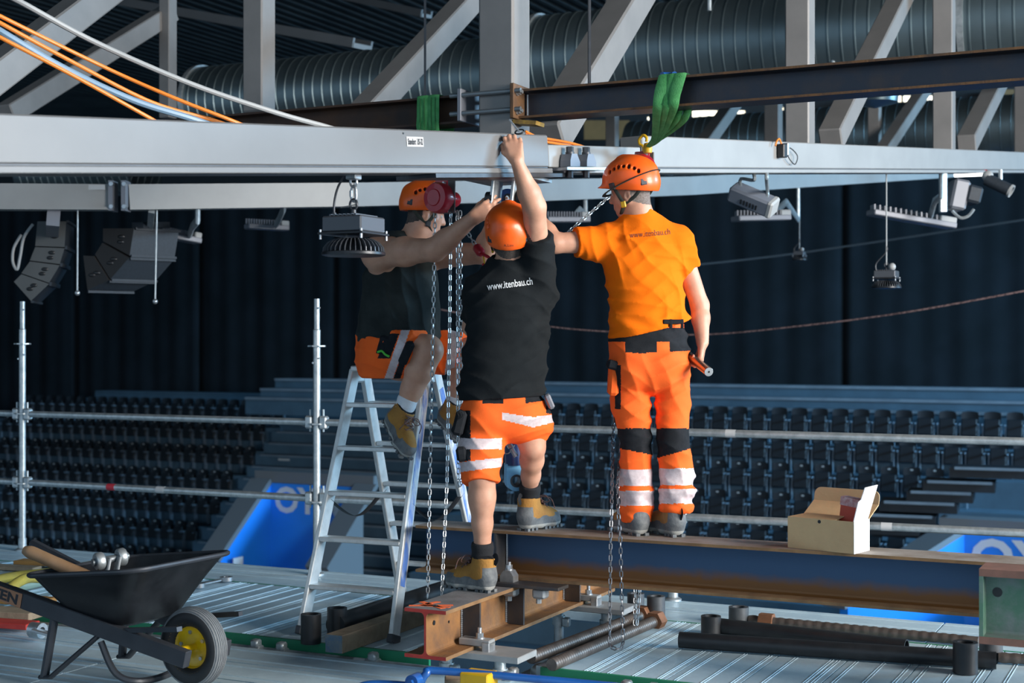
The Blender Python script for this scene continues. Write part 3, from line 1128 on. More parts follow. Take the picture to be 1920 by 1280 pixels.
def scaff_post(px, Y, ptop, label):
    b = P(px, 640, Y)
    base = Vector((b.x, b.y, 0.0))
    z1 = CAMZ + (640 - ptop) / FPX * Y
    t = thing('scaffold_post', base, label, 'scaffold post')
    MB().lathe(base, UP, [(0, 0), (0.0245, 0), (0.0245, z1 - 0.21), (0.0245, z1 - 0.205), (0.0195, z1 - 0.20), (0.0195, z1), (0.0, z1)], 16).build('tube', M_GALV, t)
    MB().lathe(base, UP, [(0, 0), (0.05, 0), (0.05, 0.01), (0.03, 0.02), (0.03, 0.09), (0.0, 0.09)], 16).build('base_collar', M_GALV, t)
    for z in (z1 - 0.31, z1 - 0.82, z1 - 1.33):
        if z > 0.2:
            mb = MB()
            n = 16
            pr = []
            for i in range(n):
                r = 0.061 if i % 2 else 0.055
                pr.append((r * math.cos(2 * PI * i / n), r * math.sin(2 * PI * i / n)))
            vs = [base + Vector((x, y, z - 0.005)) for x, y in pr] + [base + Vector((x, y, z + 0.005)) for x, y in pr]
            mb.add(vs, [tuple(range(n))[::-1], tuple(range(n, 2 * n))] + [(i, (i + 1) % n, n + (i + 1) % n, n + i) for i in range(n)])
            mb.build('rosette', M_GALV, t)
    pins = MB()
    for z, s in ((z1 - 0.30 - 0.09, 1), (z1 - 0.30 - 0.12, -1), (z1 - 0.06, 1)):
        pins.cyl(base + Vector((s * 0.02, -0.02, z)), base + Vector((s * 0.022, -0.03, z)), 0.007, seg=8)
    build_each(pins, 'pin', M_ZINC, t)
    return base


YA, YB, YC = 10.55, 9.45, 8.52
A_ = scaff_post(42, YA, 565, 'galvanised scaffold post at the far left behind the wheelbarrow')
B_ = scaff_post(594, YB, 560, 'galvanised scaffold post left of the stepladder')
C_ = scaff_post(1262, YC, 645, 'galvanised scaffold post hidden behind the legs of the worker in orange')
D_ = P(2080, 640, 7.72) - UP * CAMZ
E_ = P(-560, 640, 12.0) - UP * CAMZ


def rail(p, q, z0, z1, label):
    p, q = Vector((p.x, p.y, z0)), Vector((q.x, q.y, z1))
    t = thing('guard_rail', p, label, 'rail')
    d = (q - p).normalized()
    MB().cyl(p + d * 0.045, q - d * 0.045, 0.0235, seg=16).build('tube', M_GALV, t)
    for e, s in ((p, 1), (q, -1)):
        h = MB()
        c = e + d * s * 0.055
        h.bar(c - d * 0.028, c + d * 0.028, 0.05, 0.085, UP, 0, 0.01)
        h.box(e + d * s * 0.05 + UP * 0.012, (0.012, 0.02, 0.15), None, 0, 0.003)
        h.build('wedge_head', M_GALV, t)
    return t, d


for z, nm in ((1.0, 'upper'), (0.5, 'lower')):
    rail(E_, A_, z, z, '%s guard rail left of the far left scaffold post' % nm)
    rt, d = rail(A_, B_, z, z, '%s guard rail between the two left scaffold posts' % nm)
    if nm == 'lower':
        for px, m_ in ((216, M_REDINK), (307, M_PAPER)):
            aa = A_ + (B_ - A_) * ((px - 42) / 552.0 * 1.04)
            MB().cyl(aa + UP * z - d * 0.035, aa + UP * z + d * 0.035, 0.0242, seg=16).build('sticker', m_, rt, 'red paint mark' if px < 250 else 'white sticker')
    rail(B_, C_, z, z - 0.005, '%s guard rail from the ladder to the worker in orange' % nm)
    rt, d = rail(C_, D_, z - 0.005, z - 0.02, '%s guard rail at the right behind the cardboard box' % nm)
    px = 1372 if nm == 'upper' else 1655
    tt = (px - 1262) / (2080 - 1262.0) * 1.07
    aa = C_ + (D_ - C_) * tt + UP * (z - 0.005 - 0.015 * tt)
    st = MB().cyl(aa - d * 0.03, aa + d * 0.03, 0.0242, seg=16).build('sticker', M_PAPER, rt, 'white sticker with red print')

# ------------------------------------------------------------------ ropes in front of the curtain
MB().tube(smooth_path([P(700, 555, 20), P(880, 590, 19.5), P(1030, 612, 19), P(1150, 622, 18.5), P(1320, 627, 18), P(1500, 611, 17), P(1700, 585, 16), P(1960, 538, 15)], 10), 0.011, 6).build(
    'rope', mat('pinkish_rope', (0.34, 0.22, 0.21), 0.8, 0, (0.14, 0.09, 0.09), 30, 2, 0.45, 0.55), None, 'pinkish twisted rope sagging across in front of the curtain', 'rope')
MB().tube(smooth_path([P(1270, 500, 30), P(1500, 474, 30), P(1920, 412, 29), P(1990, 402, 29)], 6), 0.02, 5).build(
    'wire', mat('dark_wire', (0.05, 0.055, 0.06), 0.7), None, 'thin dark wire stretched across the curtain on the right', 'wire')

# ================================================================== steel and gear on the deck
def banded(name, low, high, z0, z1, rough=0.5, metal=0.4, nscale=14, namp=0.05):
    """steel whose lower part is rusted: colour changes over the section's own height"""
    m = bpy.data.materials.new(name)
    m.use_nodes = True
    N, L = m.node_tree.nodes, m.node_tree.links
    b = N['Principled BSDF']
    b.inputs['Roughness'].default_value = rough
    b.inputs['Metallic'].default_value = metal
    tc = N.new('ShaderNodeTexCoord')
    sep = N.new('ShaderNodeSeparateXYZ')
    L.new(tc.outputs['Object'], sep.inputs[0])
    nz = N.new('ShaderNodeTexNoise')
    nz.inputs['Scale'].default_value = nscale
    nz.inputs['Detail'].default_value = 6
    L.new(tc.outputs['Object'], nz.inputs['Vector'])
    ma = N.new('ShaderNodeMath')
    ma.operation = 'MULTIPLY_ADD'
    L.new(nz.outputs['Fac'], ma.inputs[0])
    ma.inputs[1].default_value = namp
    L.new(sep.outputs['Z'], ma.inputs[2])
    mr = N.new('ShaderNodeMapRange')
    mr.inputs['From Min'].default_value = z0 + namp / 2
    mr.inputs['From Max'].default_value = z1 + namp / 2
    L.new(ma.outputs[0], mr.inputs['Value'])
    r = N.new('ShaderNodeValToRGB')
    r.color_ramp.elements[0].color = (*low, 1)
    r.color_ramp.elements[1].color = (*high, 1)
    L.new(mr.outputs['Result'], r.inputs['Fac'])
    L.new(r.outputs['Color'], b.inputs['Base Color'])
    return m


M_WEBR = banded('rust_banded_web', (0.17, 0.075, 0.022), (0.034, 0.078, 0.155), 0.055, 0.105, 0.48, 0.35)
M_FLTOP = mat('dusty_brown_flange_top', (0.30, 0.265, 0.235), 0.75, 0.1, (0.19, 0.14, 0.105), 7, 6, 0.35, 0.7, 0.15, 80)
M_FLEDGE = mat('brown_flange_edge', (0.27, 0.155, 0.07), 0.75, 0.1, (0.17, 0.095, 0.045), 10, 6)
M_REDP = mat('red_painted_steel_end', (0.50, 0.045, 0.03), 0.6, 0, (0.40, 0.03, 0.025), 12, 4)
M_ORGSPRAY = mat('orange_spray_paint', (0.95, 0.17, 0.05), 0.7)
M_CROSSTOP = mat('dusty_grey_flange', (0.23, 0.235, 0.245), 0.7, 0.2, (0.15, 0.145, 0.15), 7, 6, 0.35, 0.7, 0.15, 60)
M_STIFF = mat('dark_stiffener_steel', (0.055, 0.062, 0.075), 0.5, 0.5, (0.10, 0.085, 0.075), 8, 4)
M_PLATEG = mat('pale_grey_plate', (0.40, 0.42, 0.43), 0.5, 0.3, (0.33, 0.35, 0.36), 10, 4)
M_GREENST = mat('mottled_green_steel', (0.075, 0.17, 0.115), 0.55, 0.15, (0.16, 0.20, 0.19), 9, 6, 0.4, 0.62, 0.1, 60)
M_BROWNFL = mat('brown_red_flange', (0.24, 0.115, 0.085), 0.7, 0.1, (0.16, 0.085, 0.065), 8, 5)
M_TUBEBLK = mat('black_painted_tube', (0.016, 0.018, 0.021), 0.38, 0.1, (0.024, 0.026, 0.030), 12, 4, rough2=0.5)
M_TUBEGR = mat('dark_grey_socket', (0.085, 0.095, 0.105), 0.5, 0.3, (0.06, 0.066, 0.075), 12, 4)
M_REBAR = mat('brown_grey_threaded_bar', (0.17, 0.145, 0.13), 0.48, 0.55, (0.12, 0.10, 0.09), 16, 4)
M_NUT = mat('rusty_hex_nut', (0.27, 0.12, 0.06), 0.65, 0.3, (0.18, 0.085, 0.045), 18, 4)
M_WOODG = mat('weathered_timber', (0.36, 0.28, 0.19), 0.8, 0, (0.24, 0.18, 0.12), 5, 6, 0.35, 0.7, 0.2, 40, stretch=(3, 3, 3))
M_WOODBLUE = mat('blue_marked_end_grain', (0.10, 0.17, 0.25), 0.8, 0, (0.20, 0.22, 0.22), 20, 4)
M_CARD = mat('brown_cardboard', (0.62, 0.42, 0.22), 0.8, 0, (0.55, 0.36, 0.19), 4, 4, 0.35, 0.7, 0.08, 60)
M_CARDW = mat('white_cardboard', (0.86, 0.86, 0.86), 0.7)
M_REDBOX = mat('red_packet', (0.50, 0.06, 0.03), 0.5, 0, (0.42, 0.05, 0.02), 5, 3)
M_BLUEP = mat('blue_tube_paint', (0.012, 0.10, 0.36), 0.35, 0, (0.010, 0.08, 0.30), 10, 3, coat=0.4)
M_BLUELAB = mat('blue_worn_label', (0.10, 0.22, 0.60), 0.5, 0, (0.62, 0.65, 0.70), 16, 5, 0.42, 0.6, stretch=(1, 1, 0.35))

# ------------------------------------------------------------------ the long beam the workers stand on
MB_B, MB_Z0, MB_H = 6.52, 0.352, 0.238
mbm = thing('main_beam', H(-3.68, MB_B, MB_Z0), 'long rust-banded dark steel beam the workers stand on', 'beam')
prof = i_prof(MB_H, 0.235, 0.009, 0.014, 0.018)
mi = [0] * 24
for k in (0, 10, 12, 22):
    mi[k] = 1
mi[11] = 2
mi[1] = mi[21] = 1
mb = MB()
mb.prism(prof, mframe(H(-3.68, MB_B, MB_Z0), U), 5.2, mi, (1, 1))
mb.build('section', [M_WEBR, M_FLEDGE, M_FLTOP], mbm)
for aa in (a_at(948, MB_B),):
    MB().box(H(aa, MB_B - 0.06, MB_Z0 + MB_H / 2), (0.012, 0.112, MB_H - 0.03), RH).build('stiffener', M_STIFF, mbm)
    wd = MB()
    for i in range(20):
        wd.sphere(H(aa + 0.012, MB_B - 0.009, MB_Z0 + 0.03 + i * 0.0092), 0.006, 6, 4)
    wd.build('weld', M_ZINC, mbm, kind='stuff')

# ------------------------------------------------------------------ cross beam with the red end
CA_A, CB_Z0, CB_H, CB_W = -3.175, 0.112, 0.222, 0.212
cbm = thing('cross_beam', H(CA_A, 5.61, CB_Z0), 'rusty cross beam with a red painted end under the boot of the worker in black', 'beam')
mi = [0] * 24
for k in (0, 10, 12, 22):
    mi[k] = 1
mi[11] = 2
mb = MB()
mb.prism(i_prof(CB_H, CB_W, 0.0105, 0.0165, 0.02), mframe(H(CA_A, 5.61, CB_Z0), V), 2.0, mi, (3, 1))
mb.build('section', [M_RUST, M_FLEDGE, M_CROSSTOP, M_REDP], cbm)
for bb_ in (5.95, 6.42, 7.12):
    MB().box(H(CA_A + 0.054, bb_, CB_Z0 + CB_H / 2), (0.096, 0.014, CB_H - 0.036), RH).build('stiffener', M_STIFF, cbm)
    wd = MB()
    for i in range(18):
        wd.sphere(H(CA_A + 0.010, bb_ - 0.012, CB_Z0 + 0.03 + i * 0.0094), 0.0055, 6, 4)
    wd.build('weld', M_ZINC, cbm, kind='stuff')
# orange spray mark and hole on the top flange
sp = MB()
zt = CB_Z0 + CB_H + 0.0012
for a_, b_, l_, r_ in ((-0.02, 5.70, 0.20, 0.5), (-0.02, 5.71, 0.20, -0.55), (0.01, 5.69, 0.14, 0.05), (-0.05, 5.74, 0.12, 1.3)):
    sp.box(H(CA_A + a_, b_, zt), (l_, 0.028, 0.001), RH @ Matrix.Rotation(r_, 3, 'Z'))
sp.build('spray_mark', M_ORGSPRAY, cbm, 'orange spray-paint mark')
MB().cyl(H(CA_A + 0.0, 5.70, zt), H(CA_A, 5.70, zt + 0.002), 0.013).build('drilled_hole', M_BLACK, cbm)
for a_, b_, z_ in ((0.0062, 5.68, 0.15), (0.0062, 5.82, 0.13)):
    MB().cyl(H(CA_A + a_, b_, CB_Z0 + z_), H(CA_A + a_ + 0.002, b_, CB_Z0 + z_), 0.011 if b_ < 5.7 else 0.006).build('drilled_hole', M_BLACK, cbm)


def bolt(mb, p, r=0.014, h=0.05, up=UP):
    mb.cyl(p, p + up * 0.006, r * 1.6, seg=14)
    mb.cyl(p + up * 0.006, p + up * 0.026, r * 1.25, seg=6, smooth=False)
    mb.cyl(p + up * 0.026, p + up * h, r * 0.7, seg=10)


# base plates, clamps and jacks under the cross beam
for bb_, lab in ((5.92, 'front'), (7.20, 'rear')):
    t = thing('beam_support', H(CA_A, bb_, -0.1), 'grey base plate with clamp and steel stub under the %s of the rusty cross beam' % lab, 'support')
    MB().box(H(CA_A + 0.10, bb_, CB_Z0 - 0.017), (0.52, 0.20, 0.030), RH, 0, 0.003).build('base_plate', M_PLATEG, t)
    MB().box(H(CA_A + 0.11, bb_ - 0.02, CB_Z0 + 0.034), (0.16, 0.06, 0.032), RH, 0, 0.004).build('clamp_bar', M_PLATEG, t)
    MB().box(H(CA_A + 0.17, bb_ - 0.02, CB_Z0 + 0.016), (0.04, 0.065, 0.05), RH, 0, 0.004).build('clamp_block', M_ZINC, t)
    b_ = MB()
    bolt(b_, H(CA_A + 0.125, bb_ - 0.02, CB_Z0 + 0.05))
    b_.build('bolt', M_ZINC, t)
    for da_ in (-0.06, 0.22):
        MB().cyl(H(CA_A + da_, bb_, -0.35), H(CA_A + da_, bb_, CB_Z0 - 0.032), 0.027, seg=16).build('jack_tube', M_GALV, t)
        mb = MB()
        mb.cyl(H(CA_A + da_, bb_, -0.02), H(CA_A + da_, bb_, 0.03), 0.036, seg=12)
        mb.box(H(CA_A + da_ + 0.05, bb_ - 0.01, 0.0), (0.04, 0.04, 0.05), RH, 0, 0.006)
        mb.build('coupler', M_GALV, t)
# clamps tying main beam and cross beam
t = thing('beam_clamp', H(CA_A + 0.16, 6.36, 0.334), 'black clamp plate with zinc bolts where the two beams cross', 'clamp')
MB().box(H(CA_A + 0.10, 6.345, 0.343), (0.50, 0.12, 0.017), RH, 0, 0.002).build('clamp_plate', M_STIFF, t)
for a_, nm in ((0.055, 0), (0.215, 1)):
    c = H(CA_A + a_, 6.35, 0.352)
    k = MB()
    Mx = Matrix(((U.x, V.x, 0, c.x), (U.y, V.y, 0, c.y), (0, 0, 1, c.z), (0, 0, 0, 1)))
    if nm == 0:
        k.prism([(-0.036, 0), (0.036, 0), (0.036, 0.03), (0.018, 0.056), (-0.018, 0.056), (-0.036, 0.03)], Mx @ Matrix.Translation((0, -0.03, 0)), 0.06)
        k = k.build('clamp_jaw', M_ZINC, t)
        b_ = MB()
        bolt(b_, c + UP * 0.056, 0.013, 0.04)
        b_.build('bolt', M_ZINC, k)
    lo = MB()
    lo.box(c - UP * 0.045 + U * 0.01, (0.07, 0.06, 0.05), RH, 0, 0.01)
    lo.cyl(c - UP * 0.07, c - UP * 0.095, 0.014, seg=6, smooth=False)
    lo.build('clamp_jaw', M_PLATEG, t)

# ------------------------------------------------------------------ green support beam at the right edge
GB_B, GB_Z = 6.20, 0.300
gsb = thing('support_beam', H(a_at(1842, 6.2), GB_B, GB_Z), 'mottled green steel beam with brown flanges at the right edge', 'beam')
a0 = a_at(1842, 6.2)
mi = [0] * 24
for k in (0, 10, 11, 12, 22):
    mi[k] = 1
mb = MB()
mb.prism(i_prof(0.305, 0.19, 0.011, 0.03, 0.012), mframe(H(a0, GB_B, GB_Z), U), 1.5, mi, (0, 0))
mb.build('section', [M_GREENST, M_BROWNFL], gsb)
MB().box(H(a0 + 0.008, GB_B - 0.05, GB_Z + 0.152), (0.016, 0.088, 0.245), RH).build('end_stiffener', M_GREENST, gsb)
MB().cyl(H(a0 + 0.06, GB_B - 0.007, GB_Z + 0.20), H(a0 + 0.06, GB_B - 0.004, GB_Z + 0.20), 0.02).build('drilled_hole', M_BLACK, gsb)
MB().box(H(a0 + 0.7, GB_B, 0.15), (0.25, 0.2, 0.30), RH, 0, 0.004).build('packing_block', M_WOODG, None, 'timber packing block under the green beam', 'block')

# ------------------------------------------------------------------ cardboard box on the main beam
cbx = thing('cardboard_box', H(a_at(1553, 6.52), 6.49, MB_Z0 + MB_H), 'open cardboard box with a white flap on the long beam', 'box')
ba, bz = a_at(1553, 6.49), MB_Z0 + MB_H + 0.001
bw, bd, bh = 0.325, 0.15, 0.142
Rb = RH @ Matrix.Rotation(-0.23, 3, 'Z')
bc = H(ba, 6.49, bz)


def bx(x, y, z):
    return bc + Rb @ Vector((x, y, z))


th = 0.004
MB().box(bx(0, -bd / 2, bh / 2), (bw, th, bh), Rb).build('front_panel', M_CARD, cbx)
MB().box(bx(0, bd / 2, bh / 2), (bw, th, bh), Rb).build('back_panel', M_CARD, cbx)
MB().box(bx(-bw / 2, 0, bh / 2), (th, bd, bh), Rb).build('side_panel', M_CARD, cbx)
MB().box(bx(bw / 2, 0, bh / 2), (th, bd + th, bh), Rb).build('side_panel', M_CARDW, cbx, 'white side panel')
MB().box(bx(0, 0, th / 2), (bw, bd, th), Rb).build('bottom_panel', M_CARD, cbx)
fl = MB()
fl.add([bx(-bw / 2, -bd / 2, bh), bx(0.07, -bd / 2, bh), bx(0.09, -bd / 2 + 0.05, bh + 0.016), bx(-bw / 2 + 0.07, -bd / 2 + 0.05, bh + 0.018),
        bx(-bw / 2, -bd / 2, bh - th), bx(0.07, -bd / 2, bh - th), bx(0.09, -bd / 2 + 0.05, bh + 0.012), bx(-bw / 2 + 0.07, -bd / 2 + 0.05, bh + 0.014)],
       [(0, 1, 2, 3), (7, 6, 5, 4), (0, 4, 5, 1), (1, 5, 6, 2), (2, 6, 7, 3), (3, 7, 4, 0)])
fl.build('front_flap', M_CARD, cbx)
# lid: back flap raised, with a rounded tuck flap
q = [(-bw / 2, bd / 2, bh), (bw / 2, bd / 2, bh), (bw / 2, bd / 2 + 0.10, bh + 0.055), (-bw / 2, bd / 2 + 0.10, bh + 0.055)]
lid = MB()
lid.add([bx(*p) for p in q] + [bx(p[0], p[1] + 0.004, p[2] - 0.003) for p in q], [(0, 1, 2, 3), (7, 6, 5, 4), (0, 4, 5, 1), (1, 5, 6, 2), (2, 6, 7, 3), (3, 7, 4, 0)])
lid.build('lid', M_CARD, cbx)
tk = MB()
pr = []
w2 = bw / 2
for (cx, s) in ((w2 - 0.03, 1), (-(w2 - 0.03), -1)):
    for i in range(7):
        an = i / 6 * PI / 2
        an = an if s > 0 else PI / 2 + an
        pr.append((cx + 0.03 * math.cos(an), 0.03 + 0.03 * math.sin(an)))
pr = [(w2, 0.0)] + pr + [(-w2, 0.0)]
o0 = Vector((0, bd / 2 + 0.10, bh + 0.055))
vs = [bx(x, o0.y + z * 0.25, o0.z + z) for x, z in pr] + [bx(x, o0.y + z * 0.25 + 0.004, o0.z + z) for x, z in pr]
n = len(pr)
tk.add(vs, [tuple(range(n)), tuple(range(n, 2 * n))[::-1]] + [(i, (i + 1) % n, n + (i + 1) % n, n + i) for i in range(n)])
tk.build('tuck_flap', M_CARD, cbx)
# white flap standing up at the right end
wf = MB()
q = [(w2, -bd / 2, bh), (w2, bd / 2 - 0.01, bh), (w2 + 0.045, bd / 2 - 0.005, bh + 0.155), (w2 + 0.03, -bd / 2 + 0.05, bh + 0.148), (w2 + 0.018, -bd / 2 + 0.035, bh + 0.095), (w2 + 0.012, -bd / 2 + 0.02, bh + 0.085)]
nn = len(q)
wf.add([bx(*p) for p in q] + [bx(p[0] - 0.004, p[1], p[2] + 0.001) for p in q],
       [tuple(range(nn)), tuple(range(nn, 2 * nn))[::-1]] + [(i, (i + 1) % nn, nn + (i + 1) % nn, nn + i) for i in range(nn)])
wf.build('side_flap', M_CARDW, cbx, 'white side flap standing up')
MB().cyl(bx(-0.005, -bd / 2 - 0.003, bh - 0.012), bx(-0.005, -bd / 2, bh - 0.012), 0.008).build('thumb_hole', M_BLACK, cbx)
rp = thing('red_packet', bx(0.10, 0.02, 0.01), 'red packet with a pale printed end standing in the cardboard box', 'packet')
Rr = Rb @ Matrix.Rotation(0.12, 3, 'Y')
MB().box(bx(0.105, 0.0, 0.125), (0.085, 0.05, 0.20), Rr, 0, 0.003).build('carton', M_REDBOX, rp)
MB().box(bx(0.116, -0.001, 0.222), (0.087, 0.052, 0.038), Rr).build('printed_end', mat('pale_print', (0.55, 0.38, 0.38), 0.6, 0, (0.42, 0.18, 0.18), 60, 3), rp)

# ------------------------------------------------------------------ stepladder
lad = thing('stepladder', H(-4.2, 6.8, 0), 'worn aluminium stepladder carrying the seated worker', 'ladder')
FL, FR = P(565, 1190, 1.53 * FPX / 550), P(737, 1206, 1.53 * FPX / 566)
FL.z = FR.z = 0.0
RL, RR = FL + V * 1.05, FR + V * 1.05
TL_, TR_ = Vector((-0.845, 7.99, 1.37)), Vector((-0.44, 7.795, 1.37))
stile_r = []


def stile(p0, p1, nm, lab=None):
    MB().bar(p0, p1, 0.026, 0.078, V, 0, 0.004).build('stile', M_ALU, lad)
    MB().bar(p0, p0 + (p1 - p0) * 0.03, 0.034, 0.088, V, 0, 0.004).build('foot_cap', M_DGREY, lad)


tf = V * 0.05
stile(FL, TL_ - tf, 0)
stile(FR, TR_ - tf, 1)
stile(RL, TL_ + tf, 0)
stile(RR, TR_ + tf, 1)
for p0, p1 in ((FR, TR_ - tf), (RR, TR_ + tf)):
    d = p1 - p0
    MB().bar(p0 + d * 0.2 + U * 0.0138, p0 + d * 0.93 + U * 0.0138, 0.0015, 0.046, V).build('worn_label', M_BLUELAB, lad, 'worn blue label strip')
Rt = Matrix((U, V, UP)).transposed()
for z, rear in ((1.185, 1), (0.955, 1), (0.72, 1), (0.485, 1), (0.245, 1)):
    f = z / 1.37
    pl_, pr_ = FL.lerp(TL_ - tf, f), FR.lerp(TR_ - tf, f)
    d = (pr_ - pl_).normalized()
    MB().bar(pl_ + d * 0.012, pr_ - d * 0.012, 0.085, 0.024, UP, 0, 0.004).build('tread', M_ALU, lad)
    pl_, pr_ = RL.lerp(TL_ + tf, f), RR.lerp(TR_ + tf, f)
    MB().bar(pl_ + d * 0.012, pr_ - d * 0.012, 0.06, 0.024, UP, 0, 0.004).build('tread', M_ALU, lad)
MB().bar(TL_ + UP * 0.012, TR_ + UP * 0.012, 0.20, 0.03, UP, 0, 0.006).build('top_step', M_ALU, lad)
for p in (TL_, TR_):
    MB().box(p - UP * 0.03 - U * 0.006, (0.034, 0.17, 0.075), RH, 0, 0.01).build('hinge', M_ALU, lad)
for side in (0, 1):
    pa = (FL if side == 0 else FR).lerp((TL_ if side == 0 else TR_) - tf, 0.50)
    pb = (RL if side == 0 else RR).lerp((TL_ if side == 0 else TR_) + tf, 0.50)
    mid = (pa + pb) / 2 - UP * 0.12
    MB().tube(smooth_path([pa, pa.lerp(mid, 0.6) - UP * 0.02, mid, pb.lerp(mid, 0.6) - UP * 0.02, pb], 6), 0.016, 6, flat=0.002, up=V).build('tie_strap', M_DGREY, lad)

# ------------------------------------------------------------------ timber, tubes and bars
tb = thing('timber_beam', P(623, 1224, 7.07), 'weathered square timber with a blue-marked end beside the ladder', 'timber')
t0 = Vector((P(626, 1224, 7.07).x, 7.07, 0))
MB().bar(t0 + UP * 0.046, t0 + V * 1.05 + UP * 0.046, 0.098, 0.09, UP, 0, 0.004).build('beam', M_WOODG, tb)
MB().bar(t0 - V * 0.003 + UP * 0.046, t0 + V * 0.002 + UP * 0.046, 0.094, 0.086).build('end_grain', M_WOODBLUE, tb, 'blue-marked end grain')


def ring_tube(p0, p1, r, wall_t, m, name, label, cat, parent=None):
    d = (p1 - p0)
    L_ = d.length
    mb = MB()
    mb.lathe(p0, d, [(r - wall_t, 0), (r, 0), (r, L_), (r - wall_t, L_)], 28, close=True)
    return mb.build(name, m, parent, label, cat) if parent is None else mb.build(name, m, parent)


p0 = t0 + V * 0.32 - U * 0.20 + UP * 0.062
MB().cyl(p0 + U * 0.0, p0 + V * 1.25, 0.058, seg=24).build('black_tube', M_TUBEBLK, None, 'thick black tube lying beside the timber behind the ladder', 'tube')
for px, py, Y, r, lab in ((583, 1205, 7.31, 0.052, 'black tube socket standing at the ladder foot, left one'), (632, 1192, 7.48, 0.052, 'black tube socket standing just behind the timber end')):
    b = P(px, py, Y)
    b.z = 0.0
    ring_tube(b, b + UP * 0.148, r, 0.012, M_TUBEBLK, 'tube_socket', lab, 'tube socket')


def threaded_bar(p0, p1, r, m, name, label, nut=None, pitch=0.022):
    t = thing(name, p0, label, 'threaded bar')
    d = (p1 - p0)
    L_ = d.length
    prof = [(0, 0), (r * 0.9, 0)]
    x = 0.006
    while x < L_ - pitch:
        prof += [(r * 0.9, x), (r, x + pitch * 0.25), (r, x + pitch * 0.55), (r * 0.9, x + pitch * 0.8)]
        x += pitch
    prof += [(r * 0.9, L_), (0, L_)]
    MB().lathe(p0, d, prof, 20).build('bar', m, t)
    dn = d.normalized()
    for q in (nut or []):
        nt = MB()
        c = p0 + dn * (L_ * q)
        nt.cyl(c, c + dn * 0.075, r * 1.75, seg=6, smooth=False)
        nt.build('hex_nut', M_NUT, t)
    return t


def onz(px, py, z):
    Y = (CAMZ - z) * FPX / (py - 640.0)
    return P(px, py, Y)


threaded_bar(onz(995, 1233, 0.033), onz(1212, 1150, 0.033), 0.031, M_REBAR, 'threaded_bar', 'left one of two threaded bars on the deck, nut at its far end', (0.93,))
threaded_bar(onz(1034, 1246, 0.033), onz(1238, 1160, 0.033), 0.031, M_REBAR, 'threaded_bar', 'right one of two threaded bars on the deck, with a big rusty nut', (0.92,))
for px, py, r, h, m, lab in ((1192, 1150, 0.048, 0.115, M_TUBEGR, 'dark grey tube socket standing behind the nuts of the threaded bars, left one'),
                             (1230, 1163, 0.050, 0.135, M_TUBEGR, 'grey tube socket standing right of the big rusty nut'),
                             (1385, 1170, 0.054, 0.095, M_TUBEGR, 'hollow grey tube socket standing behind the black tubes'),
                             (1333, 1190, 0.052, 0.10, M_TUBEBLK, 'black tube socket at the left end of the rear black tube'),
                             (1810, 1262, 0.056, 0.145, M_TUBEBLK, 'tall black tube socket in front of the long black tube at right'),
                             (1858, 1238, 0.055, 0.15, M_TUBEGR, 'grey tube socket under the end of the green beam')):
    b = onz(px, py, 0.0)
    ring_tube(b + UP * 0.004, b + UP * h, r, 0.02, m, 'tube_socket', lab, 'tube socket')
ring_tube(onz(1274, 1199, 0.044), onz(1868, 1238, 0.044), 0.0405, 0.006, M_TUBEBLK, 'black_tube', 'long black tube lying frontmost on the right deck', 'tube')
ring_tube(onz(1350, 1173, 0.044), onz(1700, 1214, 0.044), 0.0405, 0.006, M_TUBEBLK, 'black_tube', 'black tube lying behind the frontmost one on the right deck', 'tube')
threaded_bar(onz(1405, 1161, 0.03), onz(1835, 1202, 0.03), 0.026, M_REBAR, 'threaded_bar', 'ribbed threaded bar lying behind the black tubes with a rusty nut', (0.05,), 0.05)
threaded_bar(onz(1872, 1232, 0.03), onz(1990, 1240, 0.03), 0.026, M_REBAR, 'threaded_bar', 'end of a ribbed bar below the green beam at the right edge', None, 0.05)

# ------------------------------------------------------------------ ledger tubes under the deck edge
lt = thing('ledger_tube', H(-8, 6.06, -0.06), 'galvanised ledger tube with couplers along the front edge of the deck', 'scaffold tube')
MB().cyl(H(-9.5, 6.055, -0.055), H(0.3, 6.055, -0.055), 0.0245, seg=16).build('tube', M_GALV, lt)
for px in (480, 528, 700, 962, 1175, 1225):
    aa = a_at(px, 6.055)
    mb = MB()
    mb.cyl(H(aa - 0.03, 6.055, -0.055), H(aa + 0.03, 6.055, -0.055), 0.034, seg=14)
    mb.box(H(aa, 6.055, -0.015), (0.045, 0.05, 0.04), RH, 0, 0.008)
    mb.build('coupler', M_GALV, lt)
for px in (676, 1010):
    aa = a_at(px, 6.055)
    st = MB().cyl(H(aa - 0.032, 6.055, -0.055), H(aa + 0.032, 6.055, -0.055), 0.0252, seg=16).build('sticker', M_PAPER, lt, 'white sticker with red print')
    tx, w = lettering('up', 0.022, H(aa - 0.012, 6.055 - 0.0262, -0.068), UP, -U, 0.02)
    tx.build('lettering', M_REDINK, st)
MB().cyl(H(-9.5, 6.0, -0.15), H(0.3, 6.0, -0.15), 0.0245, seg=16).build('lower_tube', M_GALV, lt)
for px in (1000, 1060):
    aa = a_at(px, 6.5)
    MB().cyl(H(aa, 6.1, -0.12), H(aa, 7.5, -0.12), 0.0245, seg=12).build('transom', M_GALV, lt)
for j, (a_, b_) in enumerate(((-2.95, 6.35), (-2.9, 6.75), (-2.98, 7.1), (-3.02, 6.55))):
    mb = MB()
    mb.sphere(H(a_, b_, -0.07), (0.05, 0.035, 0.04), 10, 6)
    mb.cyl(H(a_ - 0.05, b_ + 0.02, -0.09), H(a_ + 0.08, b_ - 0.02, -0.05), 0.02, seg=10)
    mb.build('coupler', M_GALV, lt)

